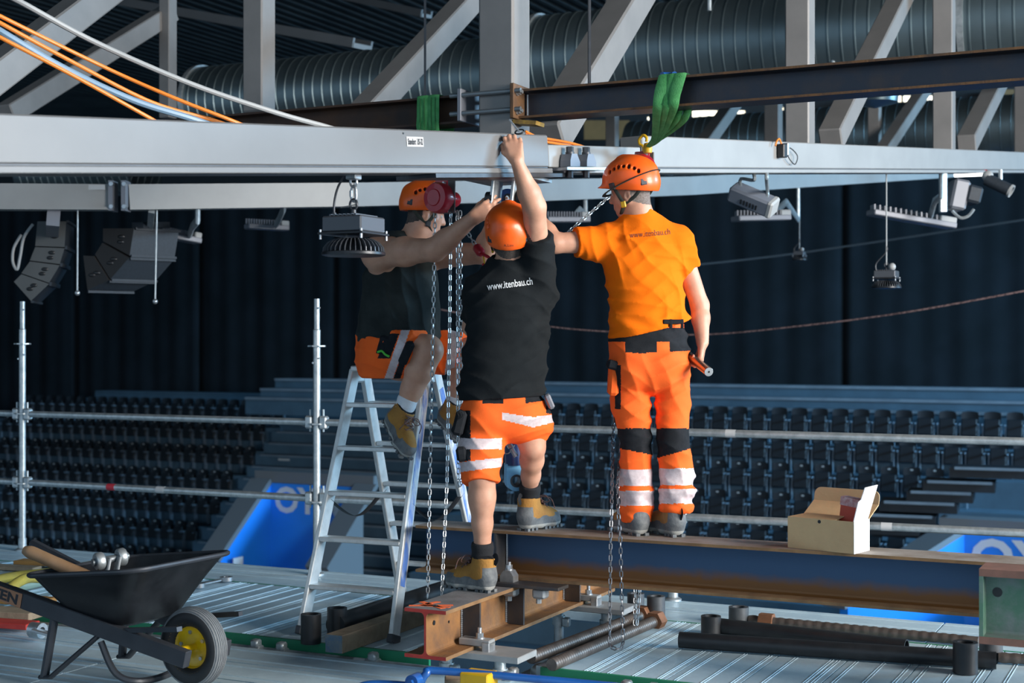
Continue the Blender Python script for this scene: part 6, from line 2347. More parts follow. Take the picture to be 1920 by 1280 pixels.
def helmet(parent, c, R, Fw, Uv, strap=True, band=False, chin=None, peak=True):
    """climbing-style work helmet; c = skull centre"""
    Fd = Field((-0.15, -0.18, -0.12), (0.15, 0.19, 0.19), 0.0042)
    I3 = (Vector((1, 0, 0)), Vector((0, 1, 0)), Vector((0, 0, 1)))
    Fd.ell((0, -0.004, 0.028), I3, (0.111, 0.136, 0.116), 0.0)
    Fd.ell((0, -0.006, 0.058), I3, (0.107, 0.128, 0.094), 0.03)
    Fd.ell((0, -0.055, 0.0), I3, (0.098, 0.085, 0.075), 0.03)            # nape bulge
    Fd.cone((0, 0.02, 0.137), (0, -0.112, 0.070), 0.021, 0.021, 0.03)    # raised centre panel
    Fd.cone((-0.022, 0.03, 0.142), (-0.034, -0.112, 0.062), 0.0135, 0.0135, 0.006)
    Fd.cone((0.022, 0.03, 0.142), (0.034, -0.112, 0.062), 0.0135, 0.0135, 0.006)
    if peak:
        Fd.ell((0, 0.120, 0.018), I3, (0.085, 0.045, 0.014), 0.02)       # short peak
    Fd.plane((0, 0, -0.012), (0, 0.22, -1))
    Fd.displace(lambda X, Y, Z: 0)
    # hollow inside
    Fd.cut_ell((0, -0.004, 0.018), I3, (0.101, 0.125, 0.112))
    for s in (-1, 1):
        for i, (y, z) in enumerate(((0.060, 0.084), (0.036, 0.094), (0.012, 0.099), (-0.014, 0.098), (-0.040, 0.092), (-0.064, 0.080), (-0.082, 0.064))):
            xx = 0.110 * math.sqrt(max(0.02, 1 - ((y + 0.005) / 0.134) ** 2 - ((z - 0.035) / 0.116) ** 2))
            Fd.cut_ell((s * xx, y, z), I3, (0.026, 0.0085, 0.009 if i % 2 else 0.012))
    M = Matrix(((R.x, Fw.x, Uv.x, c.x), (R.y, Fw.y, Uv.y, c.y), (R.z, Fw.z, Uv.z, c.z), (0, 0, 0, 1)))
    o, _ = net_object('helmet', Fd, M_HELM, parent, None, M)

    def L(x, y, z):
        return M @ Vector((x, y, z))
    # dark liner behind the vents
    MB().sphere(L(0, -0.004, 0.062), (0.098, 0.120, 0.076), 20, 12, M.to_3x3()).build('liner', M_VENT, o)
    cl = MB()
    for s in (-1, 1):
        for y, z, ry in ((-0.098, 0.004, 0.55), (0.055, 0.014, -0.4)):
            x = 0.112 * math.sqrt(max(0.05, 1 - (y / 0.137) ** 2 - ((z - 0.035) / 0.125) ** 2)) * s
            nrm = Vector((x / 0.112 ** 2, y / 0.136 ** 2, (z - 0.035) / 0.122 ** 2)).normalized()
            rr = nrm.to_track_quat('Z', 'Y').to_matrix()
            if y < 0:
                x, nrm = 0.084 * s, Vector((0.75 * s, -0.62, 0.05)).normalized()
                rr = nrm.to_track_quat('Z', 'Y').to_matrix()
                z = 0.010
            cl.box(L(x * 1.01, y * 1.01, z), (0.034, 0.034, 0.014), M.to_3x3() @ rr, 0, 0.004)
    build_each(cl, 'lamp_clip', M_DGREY, o)
    if band:
        pts = []
        for i in range(40):
            a = 2 * PI * i / 40
            x, y = 0.117 * math.cos(a), 0.141 * math.sin(a)
            pts.append(L(x, y - 0.004, 0.020 - 0.28 * y * 1.0))
        MB().tube(pts, 0.011, 8, closed=True, flat=0.0035, up=Vector((0, 0, 1))).build('goggle_band', M_STRAP, o)
    if strap:
        for s in (-1, 1):
            st_ = MB()
            st_.tube(smooth_path([L(s * 0.096, 0.050, 0.006), L(s * 0.090, 0.030, -0.045), L(s * 0.080, 0.020, -0.078), L(s * 0.045, 0.052, -0.118), L(0, 0.066, -0.126)], 5), 0.009, 6, flat=0.0022, up=R)
            st_.tube(smooth_path([L(s * 0.085, -0.085, -0.010), L(s * 0.086, -0.045, -0.050), L(s * 0.080, 0.018, -0.078)], 5), 0.009, 6, flat=0.0022, up=R)
            st_.build('chin_strap', M_STRAP, o)
            MB().box(L(s * 0.083, 0.020, -0.078), (0.012, 0.026, 0.032), M.to_3x3(), 0, 0.004).build('strap_buckle', M_YELLOWP if s < 0 else M_DGREY, o)
    return o, M


def boot(parent, heel, fwd, up, m_up=None, laces=True, loop=0.13):
    """work boot; heel = lowest point of the heel, local y forward, z up"""
    R, Fw, Uv = basis(fwd, up)
    Fd = Field((-0.075, -0.04, -0.012), (0.075, 0.32, 0.195), 0.0045)
    I3 = (Vector((1, 0, 0)), Vector((0, 1, 0)), Vector((0, 0, 1)))
    Fd.loft([((0, 0.035, 0.022), 0.037, 0.022), ((0, 0.12, 0.022), 0.040, 0.022), ((0.003, 0.205, 0.022), 0.052, 0.022), ((0, 0.262, 0.024), 0.042, 0.024)], (1, 0, 0), (0, 0, 1), 0.02)
    Fd.cone((0, 0.045, 0.062), (0, 0.19, 0.052), 0.046, 0.044, 0.02)
    Fd.ell((0, 0.235, 0.050), I3, (0.050, 0.058, 0.038), 0.02)
    Fd.cone((0, 0.115, 0.090), (0, 0.21, 0.062), 0.040, 0.036, 0.03)
    Fd.cone((0, 0.052, 0.075), (0, 0.052, 0.158), 0.048, 0.051, 0.03, True)
    Fd.cone((0, 0.075, 0.10), (0, 0.078, 0.150), 0.045, 0.045, 0.03)
    Fd.plane((0, 0, 0.002), (0, 0, -1))
    Fd.plane((0, 0.05, 0.166), (0, 0.12, 1))

    def zone(c):
        y, z = c[:, 1], c[:, 2]
        m = np.zeros(len(c))
        wob = 0.006 * np.sin(y * 60)
        m[(z < 0.062 + wob) | ((y > 0.215) & (z < 0.075)) | ((y < 0.035) & (z < 0.115)) | (z < 0.115 - (y) * 1.3)] = 1
        m[z < 0.026] = 2
        m[(z > 0.158)] = 3
        return m
    M = Matrix(((R.x, Fw.x, Uv.x, heel.x), (R.y, Fw.y, Uv.y, heel.y), (R.z, Fw.z, Uv.z, heel.z), (0, 0, 0, 1)))
    o, _ = net_object('boot', Fd, [m_up or M_BOOT, M_RUBBER, M_SOLE, M_BLKF], parent, zone, M)

    def L(x, y, z):
        return M @ Vector((x, y, z))
    lug = MB()
    for i in range(9):
        y = 0.02 + i * 0.032
        if 0.09 < y < 0.12:
            continue
        w = 0.034 if y < 0.1 else 0.044
        for s in (-1, 1):
            lug.box(L(s * w * 0.72, y, 0.003), (w * 0.62, 0.018, 0.014), M.to_3x3())
    lug.build('sole_lugs', M_RUBBER, o, kind='stuff')
    if laces:
        la = MB()
        rows = [(0.205, 0.090), (0.182, 0.104), (0.160, 0.120), (0.142, 0.135), (0.132, 0.152)]
        for i in range(len(rows)):
            y, z = rows[i]
            for s in (-1, 1):
                la.sphere(L(s * 0.026, y - 0.006, z - 0.002), 0.0045, 6, 5)
            la.tube([L(-0.026, y, z), L(0, y + 0.006, z + 0.006), L(0.026, y, z)], 0.0026, 6)
            if i:
                y0, z0 = rows[i - 1]
                la.tube([L(-0.026, y0, z0), L(0, (y + y0) / 2 + 0.008, (z + z0) / 2 + 0.008), L(0.026, y, z)], 0.0026, 6)
                la.tube([L(0.026, y0, z0), L(0, (y + y0) / 2 + 0.008, (z + z0) / 2 + 0.008), L(-0.026, y, z)], 0.0026, 6)
        for s in (-1, 1):
            la.tube(smooth_path([L(0, 0.142, 0.158), L(s * 0.03, 0.155, 0.165), L(s * 0.05, 0.165, 0.14), L(s * 0.03, 0.16, 0.13), L(0, 0.142, 0.155)], 5), 0.0024, 6)
            la.tube(smooth_path([L(0, 0.142, 0.158), L(s * 0.05, 0.175, 0.15), L(s * 0.07, 0.185, 0.10)], 5), 0.0024, 6)
        la.build('laces', M_LACE, o, kind='stuff')
    if loop:
        MB().tube(smooth_path([L(0, 0.0, loop), L(0, -0.014, loop + 0.025), L(0, -0.008, loop + 0.045), L(0, 0.004, loop + 0.035)], 5), 0.011, 6, flat=0.002, up=R).build('pull_loop', M_BLKF, o)
    return o, M


def bbox_of(pts, m):
    a = np.array([tuple(p) for p in pts])
    return a.min(0) - m, a.max(0) + m


def print_on(parent, bvh, body, px0, py0, px1, py1, hpx, m, name='lettering', bold=0.0, off=0.003):
    """lettering laid onto a surface, from pixel (px0,py0) to (px1,py1) of the baseline"""
    a, fs, w = text_mb(body, 1.0, bold)
    bm = bmesh.new()
    bvs = [bm.verts.new(p) for p in a]
    for f in fs:
        try:
            bm.faces.new([bvs[i] for i in f])
        except ValueError:
            pass
    bmesh.ops.triangulate(bm, faces=bm.faces[:])
    for _ in range(3):
        lng = [e for e in bm.edges if e.calc_length() > 0.25]
        if lng:
            bmesh.ops.subdivide_edges(bm, edges=lng, cuts=1)
            bmesh.ops.triangulate(bm, faces=bm.faces[:])
    bm.verts.index_update()
    a = [tuple(v.co) for v in bm.verts]
    fs = [tuple(v.index for v in f.verts) for f in bm.faces]
    bm.free()
    org = Vector((0, 0, CAMZ))
    bx_, by_ = (px1 - px0), (py1 - py0)
    L_ = math.hypot(bx_, by_)
    ux, uy = bx_ / L_, by_ / L_
    vs, last = [], None
    for p in a:
        s, t = p[0] / w * L_, p[1] * hpx
        x, y = px0 + ux * s + uy * t, py0 + uy * s - ux * t
        d = (P(x, y, 1.0) - org).normalized()
        hit = bvh.ray_cast(org, d)
        if hit[0] is None:
            vs.append(last or P(x, y, 7.0))
        else:
            last = hit[0] - d * off
            vs.append(last)
    mb = MB()
    mb.add(vs, fs)
    return mb.build(name, m, parent)


def waves(specs):
    def fn(X, Y, Z):
        r = 0
        for (kx, ky, kz, ph, amp, wx, wz) in specs:
            w = np.sin(X * wx + Z * wz + ph * 1.7) * 1.3
            s = np.sin(X * kx + Y * ky + Z * kz + ph + w)
            r = r + amp * (s * np.abs(s) ** 0.3)
        return r
    return fn


def folds(specs):
    """narrow cloth ridges: (nx, ny, nz, k, phase, amp, side) running across the direction n"""
    def fn(X, Y, Z):
        r = 0
        for (nx, ny, nz, k, ph, amp, mx, mz, mp) in specs:
            along = X * nz - Z * nx
            p = k * (X * nx + Y * ny + Z * nz) + ph + 1.1 * np.sin(along * 11 + ph * 2.3) + 0.5 * np.sin(along * 27 + ph)
            mask = np.clip(0.5 + 0.9 * np.sin(X * mx + Z * mz + mp), 0, 1)
            r = r + amp * mask * (np.abs(np.sin(p / 2)) ** 0.7 - 0.7)
        return r
    return fn

# ================================================================== worker in the orange T-shirt
BT = MB_Z0 + MB_H            # top of the long beam
w3 = thing('person', Vector((0.62, 7.0, BT)), 'worker in an orange T-shirt and hi-vis trousers standing on the beam with a steel bar', 'person')
r3 = Vector((0.97, 0.24, 0)).normalized()
f3 = Vector((-0.24, 0.97, 0)).normalized()
hc3 = P(1184, 358, 6.97)
R3, F3, U3 = basis((-0.86, 0.42, -0.12), (-0.10, -0.06, 1))
neck3 = P(1200, 415, 7.0)
shL, shR = P(1133, 452, 6.99), P(1272, 456, 7.05)
elL, wrL = P(1040, 456, 6.93), P(1000, 398, 7.02)
elR, wrR = P(1312, 572, 7.10), P(1317, 642, 7.04)
tors3 = [(P(1218, 655, 7.03), 0.150, 0.100), (P(1216, 606, 7.02), 0.140, 0.098), (P(1212, 535, 7.02), 0.150, 0.105), (P(1205, 472, 7.02), 0.168, 0.110), (P(1200, 436, 7.01), 0.125, 0.085)]
hipL, knL, anL = P(1180, 690, 7.03), P(1191, 828, 7.0), P(1192, 965, 7.02)
hipR, knR, anR = P(1260, 690, 7.03), P(1263, 826, 6.97), P(1268, 955, 6.98)
lo, hi = bbox_of([hc3, shL, elL, wrL, elR, wrR, anL, anR, P(1310, 690, 7.0), P(960, 370, 7.1)], 0.17)
hi[2] = hc3.z + 0.16
Fd = Field(lo, hi, 0.0058)
Fd.loft(tors3, r3, f3, 0.04)
head(Fd, hc3, R3, F3, U3, neck3)
Fd.cone(P(1200, 440, 7.0), P(1200, 405, 6.99), 0.070, 0.058, 0.04)
Fd.cone(P(1203, 428, 7.0), P(1262, 452, 7.04), 0.045, 0.045, 0.04).cone(P(1196, 428, 7.0), P(1142, 450, 7.0), 0.045, 0.045, 0.04)
Fd.chain([shL, elL], [0.060, 0.048], 0.04).chain([elL, elL.lerp(wrL, 0.35), wrL], [0.047, 0.046, 0.030], 0.02)
Fd.chain([shR, elR], [0.053, 0.045], 0.03).chain([elR, elR.lerp(wrR, 0.35), wrR], [0.044, 0.044, 0.031], 0.02)
hand(Fd, wrL, (-0.75, 0.25, 0.45), (-0.2, 0.9, -0.4), (0.3, 0.2, 0.9), (0.4, 0.4, 0.3))
hand(Fd, wrR, (-0.10, -0.02, -1), (-0.95, 0.2, 0.1), (0.1, 0.95, -0.1), (0.75, 1.1, 0.8), thumb=(0.5, -0.1))
Fd.chain([hipL, knL, anL], [0.070, 0.054, 0.042], 0.02).chain([hipR, knR, anR], [0.070, 0.054, 0.042], 0.02)
Fd.cone(anL, anL - UP * 0.08, 0.04, 0.035).cone(anR, anR - UP * 0.08, 0.04, 0.035)


def hair_zone(c, hc, R, Fw, Uv, cut=0.012):
    d = c - np.array(hc)
    fx, ux = d @ np.array(Fw), d @ np.array(Uv)
    rr = np.abs(d @ np.array(R))
    near = (np.linalg.norm(d, axis=1) < 0.16)
    back = (fx < -0.022) & (ux > -0.070 + 0.5 * (fx + 0.06))
    side = (fx < 0.045) & (ux > 0.004 + 0.3 * np.maximum(fx, 0)) & (rr < 0.084)
    return (near & (back | side | ((ux > 0.05) & (fx < 0.07)))).astype(int)


b3, _ = net_object('body', Fd, [M_SKIN, M_HAIRG], w3, lambda c: hair_zone(c, hc3, R3, F3, U3))
eyes(w3, hc3, R3, F3, U3)
helmet(w3, hc3 + U3 * 0.018, R3, F3, U3, True, True)
# T-shirt
lo, hi = bbox_of([P(1065, 480, 7.0), P(1320, 510, 7.0), P(1215, 640, 7.02), P(1200, 395, 7.0)], 0.06)
lo[1], hi[1] = 6.78, 7.24
Fs = Field(lo, hi, 0.0056)
Fs.loft([(P(1220, 650, 7.02), 0.192, 0.145), (P(1219, 612, 7.02), 0.186, 0.140), (P(1215, 570, 7.02), 0.180, 0.135), (P(1209, 520, 7.02), 0.190, 0.138), (P(1204, 475, 7.02), 0.195, 0.132), (P(1200, 438, 7.01), 0.140, 0.100), (P(1199, 418, 7.0), 0.085, 0.080)], r3, f3, 0.03)
slL, slR = shL.lerp(elL, 0.58), shR.lerp(elR, 0.42)
Fs.cone(shL, slL, 0.078, 0.074, 0.04, True)
Fs.cone(shL + Vector((0.02, 0, -0.02)), slL + Vector((0.035, 0.0, -0.03)), 0.07, 0.060, 0.03, True)
Fs.cone(shR, slR, 0.080, 0.070, 0.04, True)
Fs.displace(waves([(16, 5, 20, 0.3, 0.0022, 3, 5)]))
Fs.displace(folds([(0.61, 0.0, 0.79, 62, 0.4, 0.010, 9, 7, 0.5), (0.96, 0.1, 0.22, 78, 1.1, 0.009, 13, -4, 3.6), (0.15, 0.0, 0.98, 105, 2.0, 0.007, 8, 16, 1.4), (-0.5, 0, 0.86, 90, 0.2, 0.006, 17, 9, 5.0)]))
hx = np.array(P(1216, 622, 7.0))
Fs.displace(lambda X, Y, Z: -0.010 * np.exp(-((Z - hx[2] - 0.03) / 0.05) ** 2) * (1 + np.sin(X * 40 + Z * 50) * 0.5))
Fs.plane(P(1215, 618, 7.0), (0.24, 0.1, -1))
Fs.cone(P(1200, 425, 7.0), P(1200, 398, 6.99), 0.080, 0.070, 0.03)
Fs.cone(P(1203, 424, 7.0), P(1266, 450, 7.04), 0.062, 0.066, 0.05).cone(P(1196, 424, 7.0), P(1140, 448, 7.0), 0.060, 0.064, 0.05)
Fs.plane(P(1199, 402, 7.0), (-0.06, 0.35, 1))
sh3, bvh3 = net_object('shirt', Fs, M_TORANGE, w3, None, None, 'orange T-shirt with dark lettering')
print_on(sh3, bvh3, 'www.itenbau.ch', 1181, 446, 1257, 439, 11.5, mat('dark_red_print', (0.10, 0.035, 0.03), 0.8), 'lettering', -0.005)
# trousers
lo, hi = bbox_of([P(1130, 600, 7.0), P(1310, 600, 7.0), P(1190, 990, 7.0)], 0.06)
lo[1], hi[1] = 6.80, 7.24
Ft = Field(lo, hi, 0.0056)
Ft.loft([(P(1216, 608, 7.02), 0.178, 0.128), (P(1217, 650, 7.02), 0.192, 0.140), (P(1217, 690, 7.02), 0.196, 0.142)], r3, f3, 0.03)
Ft.ell(P(1190, 690, 6.93), (r3, f3, UP), (0.085, 0.07, 0.10), 0.05).ell(P(1248, 690, 6.93), (r3, f3, UP), (0.085, 0.07, 0.10), 0.05)
Ft.chain([P(1182, 700, 7.02), P(1183, 760, 7.01), P(1192, 826, 7.0)], [0.106, 0.096, 0.076], 0.012)
Ft.chain([P(1260, 700, 7.02), P(1261, 760, 7.0), P(1262, 824, 6.97)], [0.092, 0.084, 0.077], 0.012)
Ft.chain([P(1192, 826, 7.0), P(1192, 890, 7.02), P(1193, 930, 7.02), P(1193, 978, 7.02)], [0.076, 0.082, 0.080, 0.074], 0.010, True)
Ft.chain([P(1262, 824, 6.97), P(1268, 885, 6.99), P(1270, 925, 6.98), P(1269, 958, 6.98)], [0.077, 0.082, 0.084, 0.078], 0.010, True)
zk = P(1200, 918, 7.0).z
Ft.displace(waves([(18, 6, 24, 0.5, 0.0022, 4, 6)]))
Ft.displace(folds([(0.45, 0.0, 0.89, 80, 0.7, 0.008, 14, 9, 1.0), (-0.35, 0.0, 0.94, 95, 1.9, 0.008, 11, -8, 4.0), (0.9, 0.1, 0.3, 85, 0.3, 0.006, 6, 15, 2.6)]))
Ft.displace(lambda X, Y, Z: -0.009 * np.exp(-((Z - zk - 0.0) / 0.014) ** 2) - 0.008 * np.exp(-((Z - zk + 0.085) / 0.018) ** 2) + 0.006 * np.exp(-((Z - zk + 0.045) / 0.02) ** 2) * np.sin(X * 60))
Ft.plane(P(1216, 606, 7.0), (0, 0, 1))


def zone3(c):
    px, py = projxy(c)
    back = c[:, 1] < 7.04
    m = np.zeros(len(c))
    m[py < 640] = 1
    m[(py < 662) & (py >= 640) & (((px > 1172) & (px < 1232)) | (px > 1256)) & (py < 640 + 22 - np.abs(px - 1202) * 0.05)] = 1
    m[(px > 1251) & (py < 614)] = 0
    m[(px > 1251) & (py < 606)] = 1
    sk = (px - 1230) * 0.0
    knee_lo = np.where(px < 1227, 846 + (px - 1190) * 0.20, 850 - (px - 1262) * 0.28)
    m[(py > 803) & (py < knee_lo)] = 1
    bl = np.where(px < 1229, 4.0, 0.0)
    m[(py > 878 + bl * 0.3) & (py < 909 + bl * 0.4)] = 2
    m[(py > 916 + bl) & (py < 944 + bl)] = 2
    m[(px < 1152) & (py > 676) & (py < 694)] = 1
    m[(px > 1153) & (px < 1164) & (py > 684) & (py < 766)] = 1
    m[(px < 1152 + (py - 780) * 0.2) & (py > 782) & (py < 812)] = 1
    return m


tr3, _ = net_object('trousers', Ft, [M_HIVIS, M_BLKF, M_SILVER], w3, zone3, None, 'orange hi-vis trousers with black knees and silver bands')
pk = MB()
pk.box(P(1150, 712, 6.98), (0.05, 0.12, 0.15), Matrix.Rotation(0.05, 3, 'Y'), 0, 0.014)
pk.build('thigh_pocket', M_HIVIS, tr3)
MB().box(P(1149, 684, 6.96), (0.058, 0.13, 0.045), Matrix.Rotation(0.25, 3, 'Y'), 0, 0.01).build('pocket_flap', M_BLKF, tr3)
MB().box(P(1262, 603, 6.885), (0.10, 0.012, 0.022), Matrix.Rotation(0.22, 3, 'Z'), 0, 0.003).build('belt', M_BLKF, tr3)
for px in (1258, 1279):
    MB().box(P(px, 607, 6.88 + (px - 1258) * 0.0011), (0.014, 0.008, 0.045), Matrix.Rotation(0.2, 3, 'Z'), 0, 0.002).build('belt_loop', M_BLKF, tr3)
boot(w3, Vector((P(1207, 1000, 6.96).x, 6.945, BT + 0.004)), (-0.42, 0.90, 0), UP, M_BOOTD, False, 0)
boot(w3, Vector((P(1276, 1000, 6.90).x, 6.905, BT + 0.004)), (-0.42, 0.90, 0), UP, M_BOOTD, False, 0.085)
# steel bar in his right hand
bar0, bar1 = P(1329, 697, 6.84), P(1288, 664, 7.12)
bt_ = thing('steel_bar', bar0, 'round steel bar held in the right hand of the worker in orange', 'bar')
dbar = (bar1 - bar0)
MB().lathe(bar0, dbar, [(0.005, 0), (0.0215, 0), (0.0225, 0.001), (0.0225, dbar.length), (0, dbar.length)], 24).build('shaft', mat('polished_brown_steel', (0.32, 0.25, 0.21), 0.25, 0.85), bt_)
MB().lathe(bar0, -dbar, [(0.0055, 0), (0.0212, 0), (0.0212, 0.001), (0.0055, 0.001)], 24, close=True).build('cut_face', M_ZINC, bt_)
MB().cyl(bar0 + dbar * 0.002, bar0 + dbar * 0.05, 0.0054, seg=12).build('centre_hole', M_BLACK, bt_)

# ================================================================== worker in the black T-shirt
CT = CB_Z0 + CB_H
w2 = thing('person', Vector((-0.1, 6.9, CT)), 'worker in a black T-shirt and orange hi-vis shorts reaching up to the grey beam', 'person')
r2 = Vector((0.99, 0.08, 0.10)).normalized()
f2 = Vector((-0.08, 0.99, 0)).normalized()
hc2 = P(955, 446, 6.86)
R2, F2, U2 = basis((0.02, 0.93, 0.36), (-0.04, -0.36, 0.93))
neck2 = P(957, 500, 6.90)
shL, shR = P(897, 545, 6.95), P(1006, 492, 6.90)
elL, wrL = P(886, 612, 7.10), P(925, 560, 7.28)
elR, wrR = P(1002, 388, 6.68), P(969, 302, 6.60)
tors2 = [(P(945, 770, 6.95), 0.168, 0.12), (P(946, 700, 6.96), 0.165, 0.118), (P(952, 620, 6.95), 0.170, 0.12), (P(957, 555, 6.94), 0.180, 0.12), (P(957, 512, 6.92), 0.12, 0.085)]
hipL, knL, anL = P(908, 780, 6.94), P(903, 890, 6.84), P(905, 1036, 6.93)
hipR, knR, anR = P(985, 775, 6.98), P(999, 838, 6.98), P(993, 922, 7.19)
lo, hi = bbox_of([hc2, P(950, 240, 6.62), elL, anL, anR, wrL, elR], 0.17)
lo[2] = CT + 0.02
hi[2] = P(950, 235, 6.8).z + 0.05
Fd = Field(lo, hi, 0.0055)
Fd.loft(tors2, r2, f2, 0.04)
head(Fd, hc2, R2, F2, U2, neck2)
Fd.chain([shL, elL, wrL], [0.058, 0.046, 0.032], 0.03)
Fd.chain([shR, elR], [0.066, 0.052], 0.04)
Fd.chain([elR, elR.lerp(wrR, 0.3), wrR], [0.051, 0.050, 0.0285], 0.025)
hand(Fd, wrL, (0.4, 0.3, 0.85), (0.8, -0.2, -0.3), (0, -1, 0), (0.4, 0.5, 0.4))
hand(Fd, wrR, (-0.20, 0.16, 1), (0.10, 1.0, -0.1), (-1, -0.1, 0), (0.25, 0.95, 0.7), 1.0, thumb=(0.60, 0.05))
Fd.chain([hipL, hipL.lerp(knL, 0.6), knL], [0.090, 0.078, 0.062], 0.03)
Fd.chain([knL, knL.lerp(anL, 0.28), knL.lerp(anL, 0.62), anL], [0.058, 0.0605, 0.047, 0.0395], 0.03)
Fd.cone(knL + V * 0.02, knL.lerp(anL, 0.4), 0.05, 0.05, 0.03)
Fd.cone(anL, anL - UP * 0.1, 0.039, 0.036, 0.02)
Fd.chain([hipR, hipR.lerp(knR, 0.6), knR], [0.088, 0.074, 0.060], 0.03)
Fd.chain([knR, knR.lerp(anR, 0.28), knR.lerp(anR, 0.62), anR], [0.054, 0.055, 0.044, 0.0385], 0.03)
Fd.cone(anR, anR - UP * 0.08, 0.038, 0.034, 0.02)
b2, _ = net_object('body', Fd, [M_SKIN, M_HAIR], w2, lambda c: hair_zone(c, hc2, R2, F2, U2))
eyes(w2, hc2, R2, F2, U2)
h2o, M2h = helmet(w2, hc2 + U2 * 0.018, R2, F2, U2, True, False)
# T-shirt
lo, hi = bbox_of([P(862, 560, 7.0), P(1045, 430, 6.9), P(945, 752, 6.95)], 0.05)
lo[1], hi[1] = 6.66, 7.24
Fs = Field(lo, hi, 0.0056)
Fs.loft([(P(940, 765, 6.95), 0.205, 0.155), (P(941, 735, 6.95), 0.203, 0.152), (P(946, 680, 6.95), 0.192, 0.145), (P(953, 610, 6.95), 0.195, 0.142), (P(957, 555, 6.94), 0.200, 0.138), (P(957, 520, 6.92), 0.150, 0.105), (P(957, 500, 6.91), 0.085, 0.085)], r2, f2, 0.03)
slL, slR = shL.lerp(elL, 0.80), shR.lerp(elR, 0.50)
Fs.cone(shL, slL, 0.072, 0.064, 0.04, True)
Fs.cone(shR, slR, 0.084, 0.070, 0.05, True)
Fs.cone(P(1015, 545, 6.93), slR + Vector((0.012, 0, -0.02)), 0.075, 0.062, 0.05, True)
Fs.displace(waves([(18, 5, 24, 0.9, 0.0022, 3, 5)]))
Fs.displace(folds([(0.50, 0.0, 0.86, 70, 0.4, 0.009, 8, 6, 2.0), (-0.62, 0.1, 0.78, 85, 1.1, 0.009, 12, -5, 0.6), (0.05, 0.0, 1.0, 95, 2.0, 0.006, 7, 13, 4.2)]))
Fs.plane(P(945, 746, 6.9), (0.06, 0, -1))
Fs.cone(P(957, 520, 6.91), P(956, 490, 6.89), 0.085, 0.072, 0.03)
Fs.cone(P(955, 515, 6.91), P(905, 548, 6.95), 0.062, 0.064, 0.05)
Fs.plane(P(956, 494, 6.88), (-0.05, 0.30, 1)) if False else None
Fs.cut_ell(P(956, 474, 6.885), (Vector((1, 0, 0)), Vector((0, 1, 0)), Vector((0, 0, 1))), (0.090, 0.095, 0.05))
sh2, bvh2 = net_object('shirt', Fs, M_TBLACK, w2, None, None, 'black T-shirt with white lettering')
print_on(sh2, bvh2, 'www.itenbau.ch', 914, 544, 999, 533, 13.5, M_WHITE, 'lettering', 0.01)
# scrawled name on the back of the helmet
a_, fs, w = text_mb('A.Lim', 0.014, -0.01)
hb = MB()
for p in a_:
    x = (p[0] - w / 2) * 1.0
    z = p[1] - 0.016
    q = M2h @ Vector((x, -0.1, z))
    hb.v.append(tuple(q))
dirv = -(M2h.to_3x3() @ Vector((0, 1, 0)))
dg = None
me_ = h2o.data
og = ORIG[w2.name]
bv = BVHTree.FromPolygons([v.co + og for v in me_.vertices], [tuple(p.vertices) for p in me_.polygons])
vs = []
for v in hb.v:
    hit = bv.ray_cast(Vector(v) + dirv * 0.2, -dirv)
    vs.append((hit[0] + dirv * 0.0015) if hit[0] is not None else Vector(v))
hb = MB()
hb.add(vs, fs)
hb.build('scrawled_name', M_INK, h2o)
# shorts
lo, hi = bbox_of([P(850, 745, 7.0), P(1045, 745, 7.0), P(900, 915, 6.9)], 0.05)
lo[1], hi[1] = 6.66, 7.26
Ft = Field(lo, hi, 0.0055)
Ft.loft([(P(942, 735, 6.95), 0.188, 0.138), (P(944, 775, 6.95), 0.198, 0.148)], r2, f2, 0.03)
Ft.ell(P(912, 785, 6.86), (r2, f2, UP), (0.09, 0.07, 0.085), 0.05).ell(P(975, 780, 6.88), (r2, f2, UP), (0.085, 0.07, 0.08), 0.05)
Ft.chain([P(905, 790, 6.94), P(902, 845, 6.89), P(901, 905, 6.84)], [0.112, 0.106, 0.088], 0.03, True)
kr = knR - hipR
Ft.chain([P(988, 778, 6.98), P(995, 798, 6.99), P(1000, 816, 6.99)], [0.108, 0.104, 0.096], 0.03, True)
Ft.displace(waves([(16, 6, 24, 1.5, 0.0022, 7, 8)]))
Ft.displace(folds([(0.55, 0.0, 0.83, 80, 0.7, 0.008, 12, 9, 0.4), (-0.25, 0.0, 0.97, 100, 1.9, 0.007, 11, -8, 3.0)]))
Ft.plane(P(945, 738, 6.9), (0, 0, 1))


def zone2(c):
    px, py = projxy(c)
    m = np.zeros(len(c))
    left = px < 941
    m[left & (py > 821) & (py < 842)] = 2
    m[left & (py > 862 - (px - 900) * 0.12) & (py < 880 - (px - 900) * 0.12)] = 2
    m[(~left) & (py > 782 - np.abs(px - 1000) * 0.15) & (py < 801 - np.abs(px - 1000) * 0.25)] = 2
    m[left & (px < 882) & (py > 770) & (py < 863) & ~((py > 821) & (py < 842))] = 1
    m[(px > 905) & (px < 944) & (py < 756)] = 1
    m[(px > 985) & (py < 756 - (px - 985) * 0.15)] = 1
    m[(px > 1024) & (py < 775)] = 1
    return m


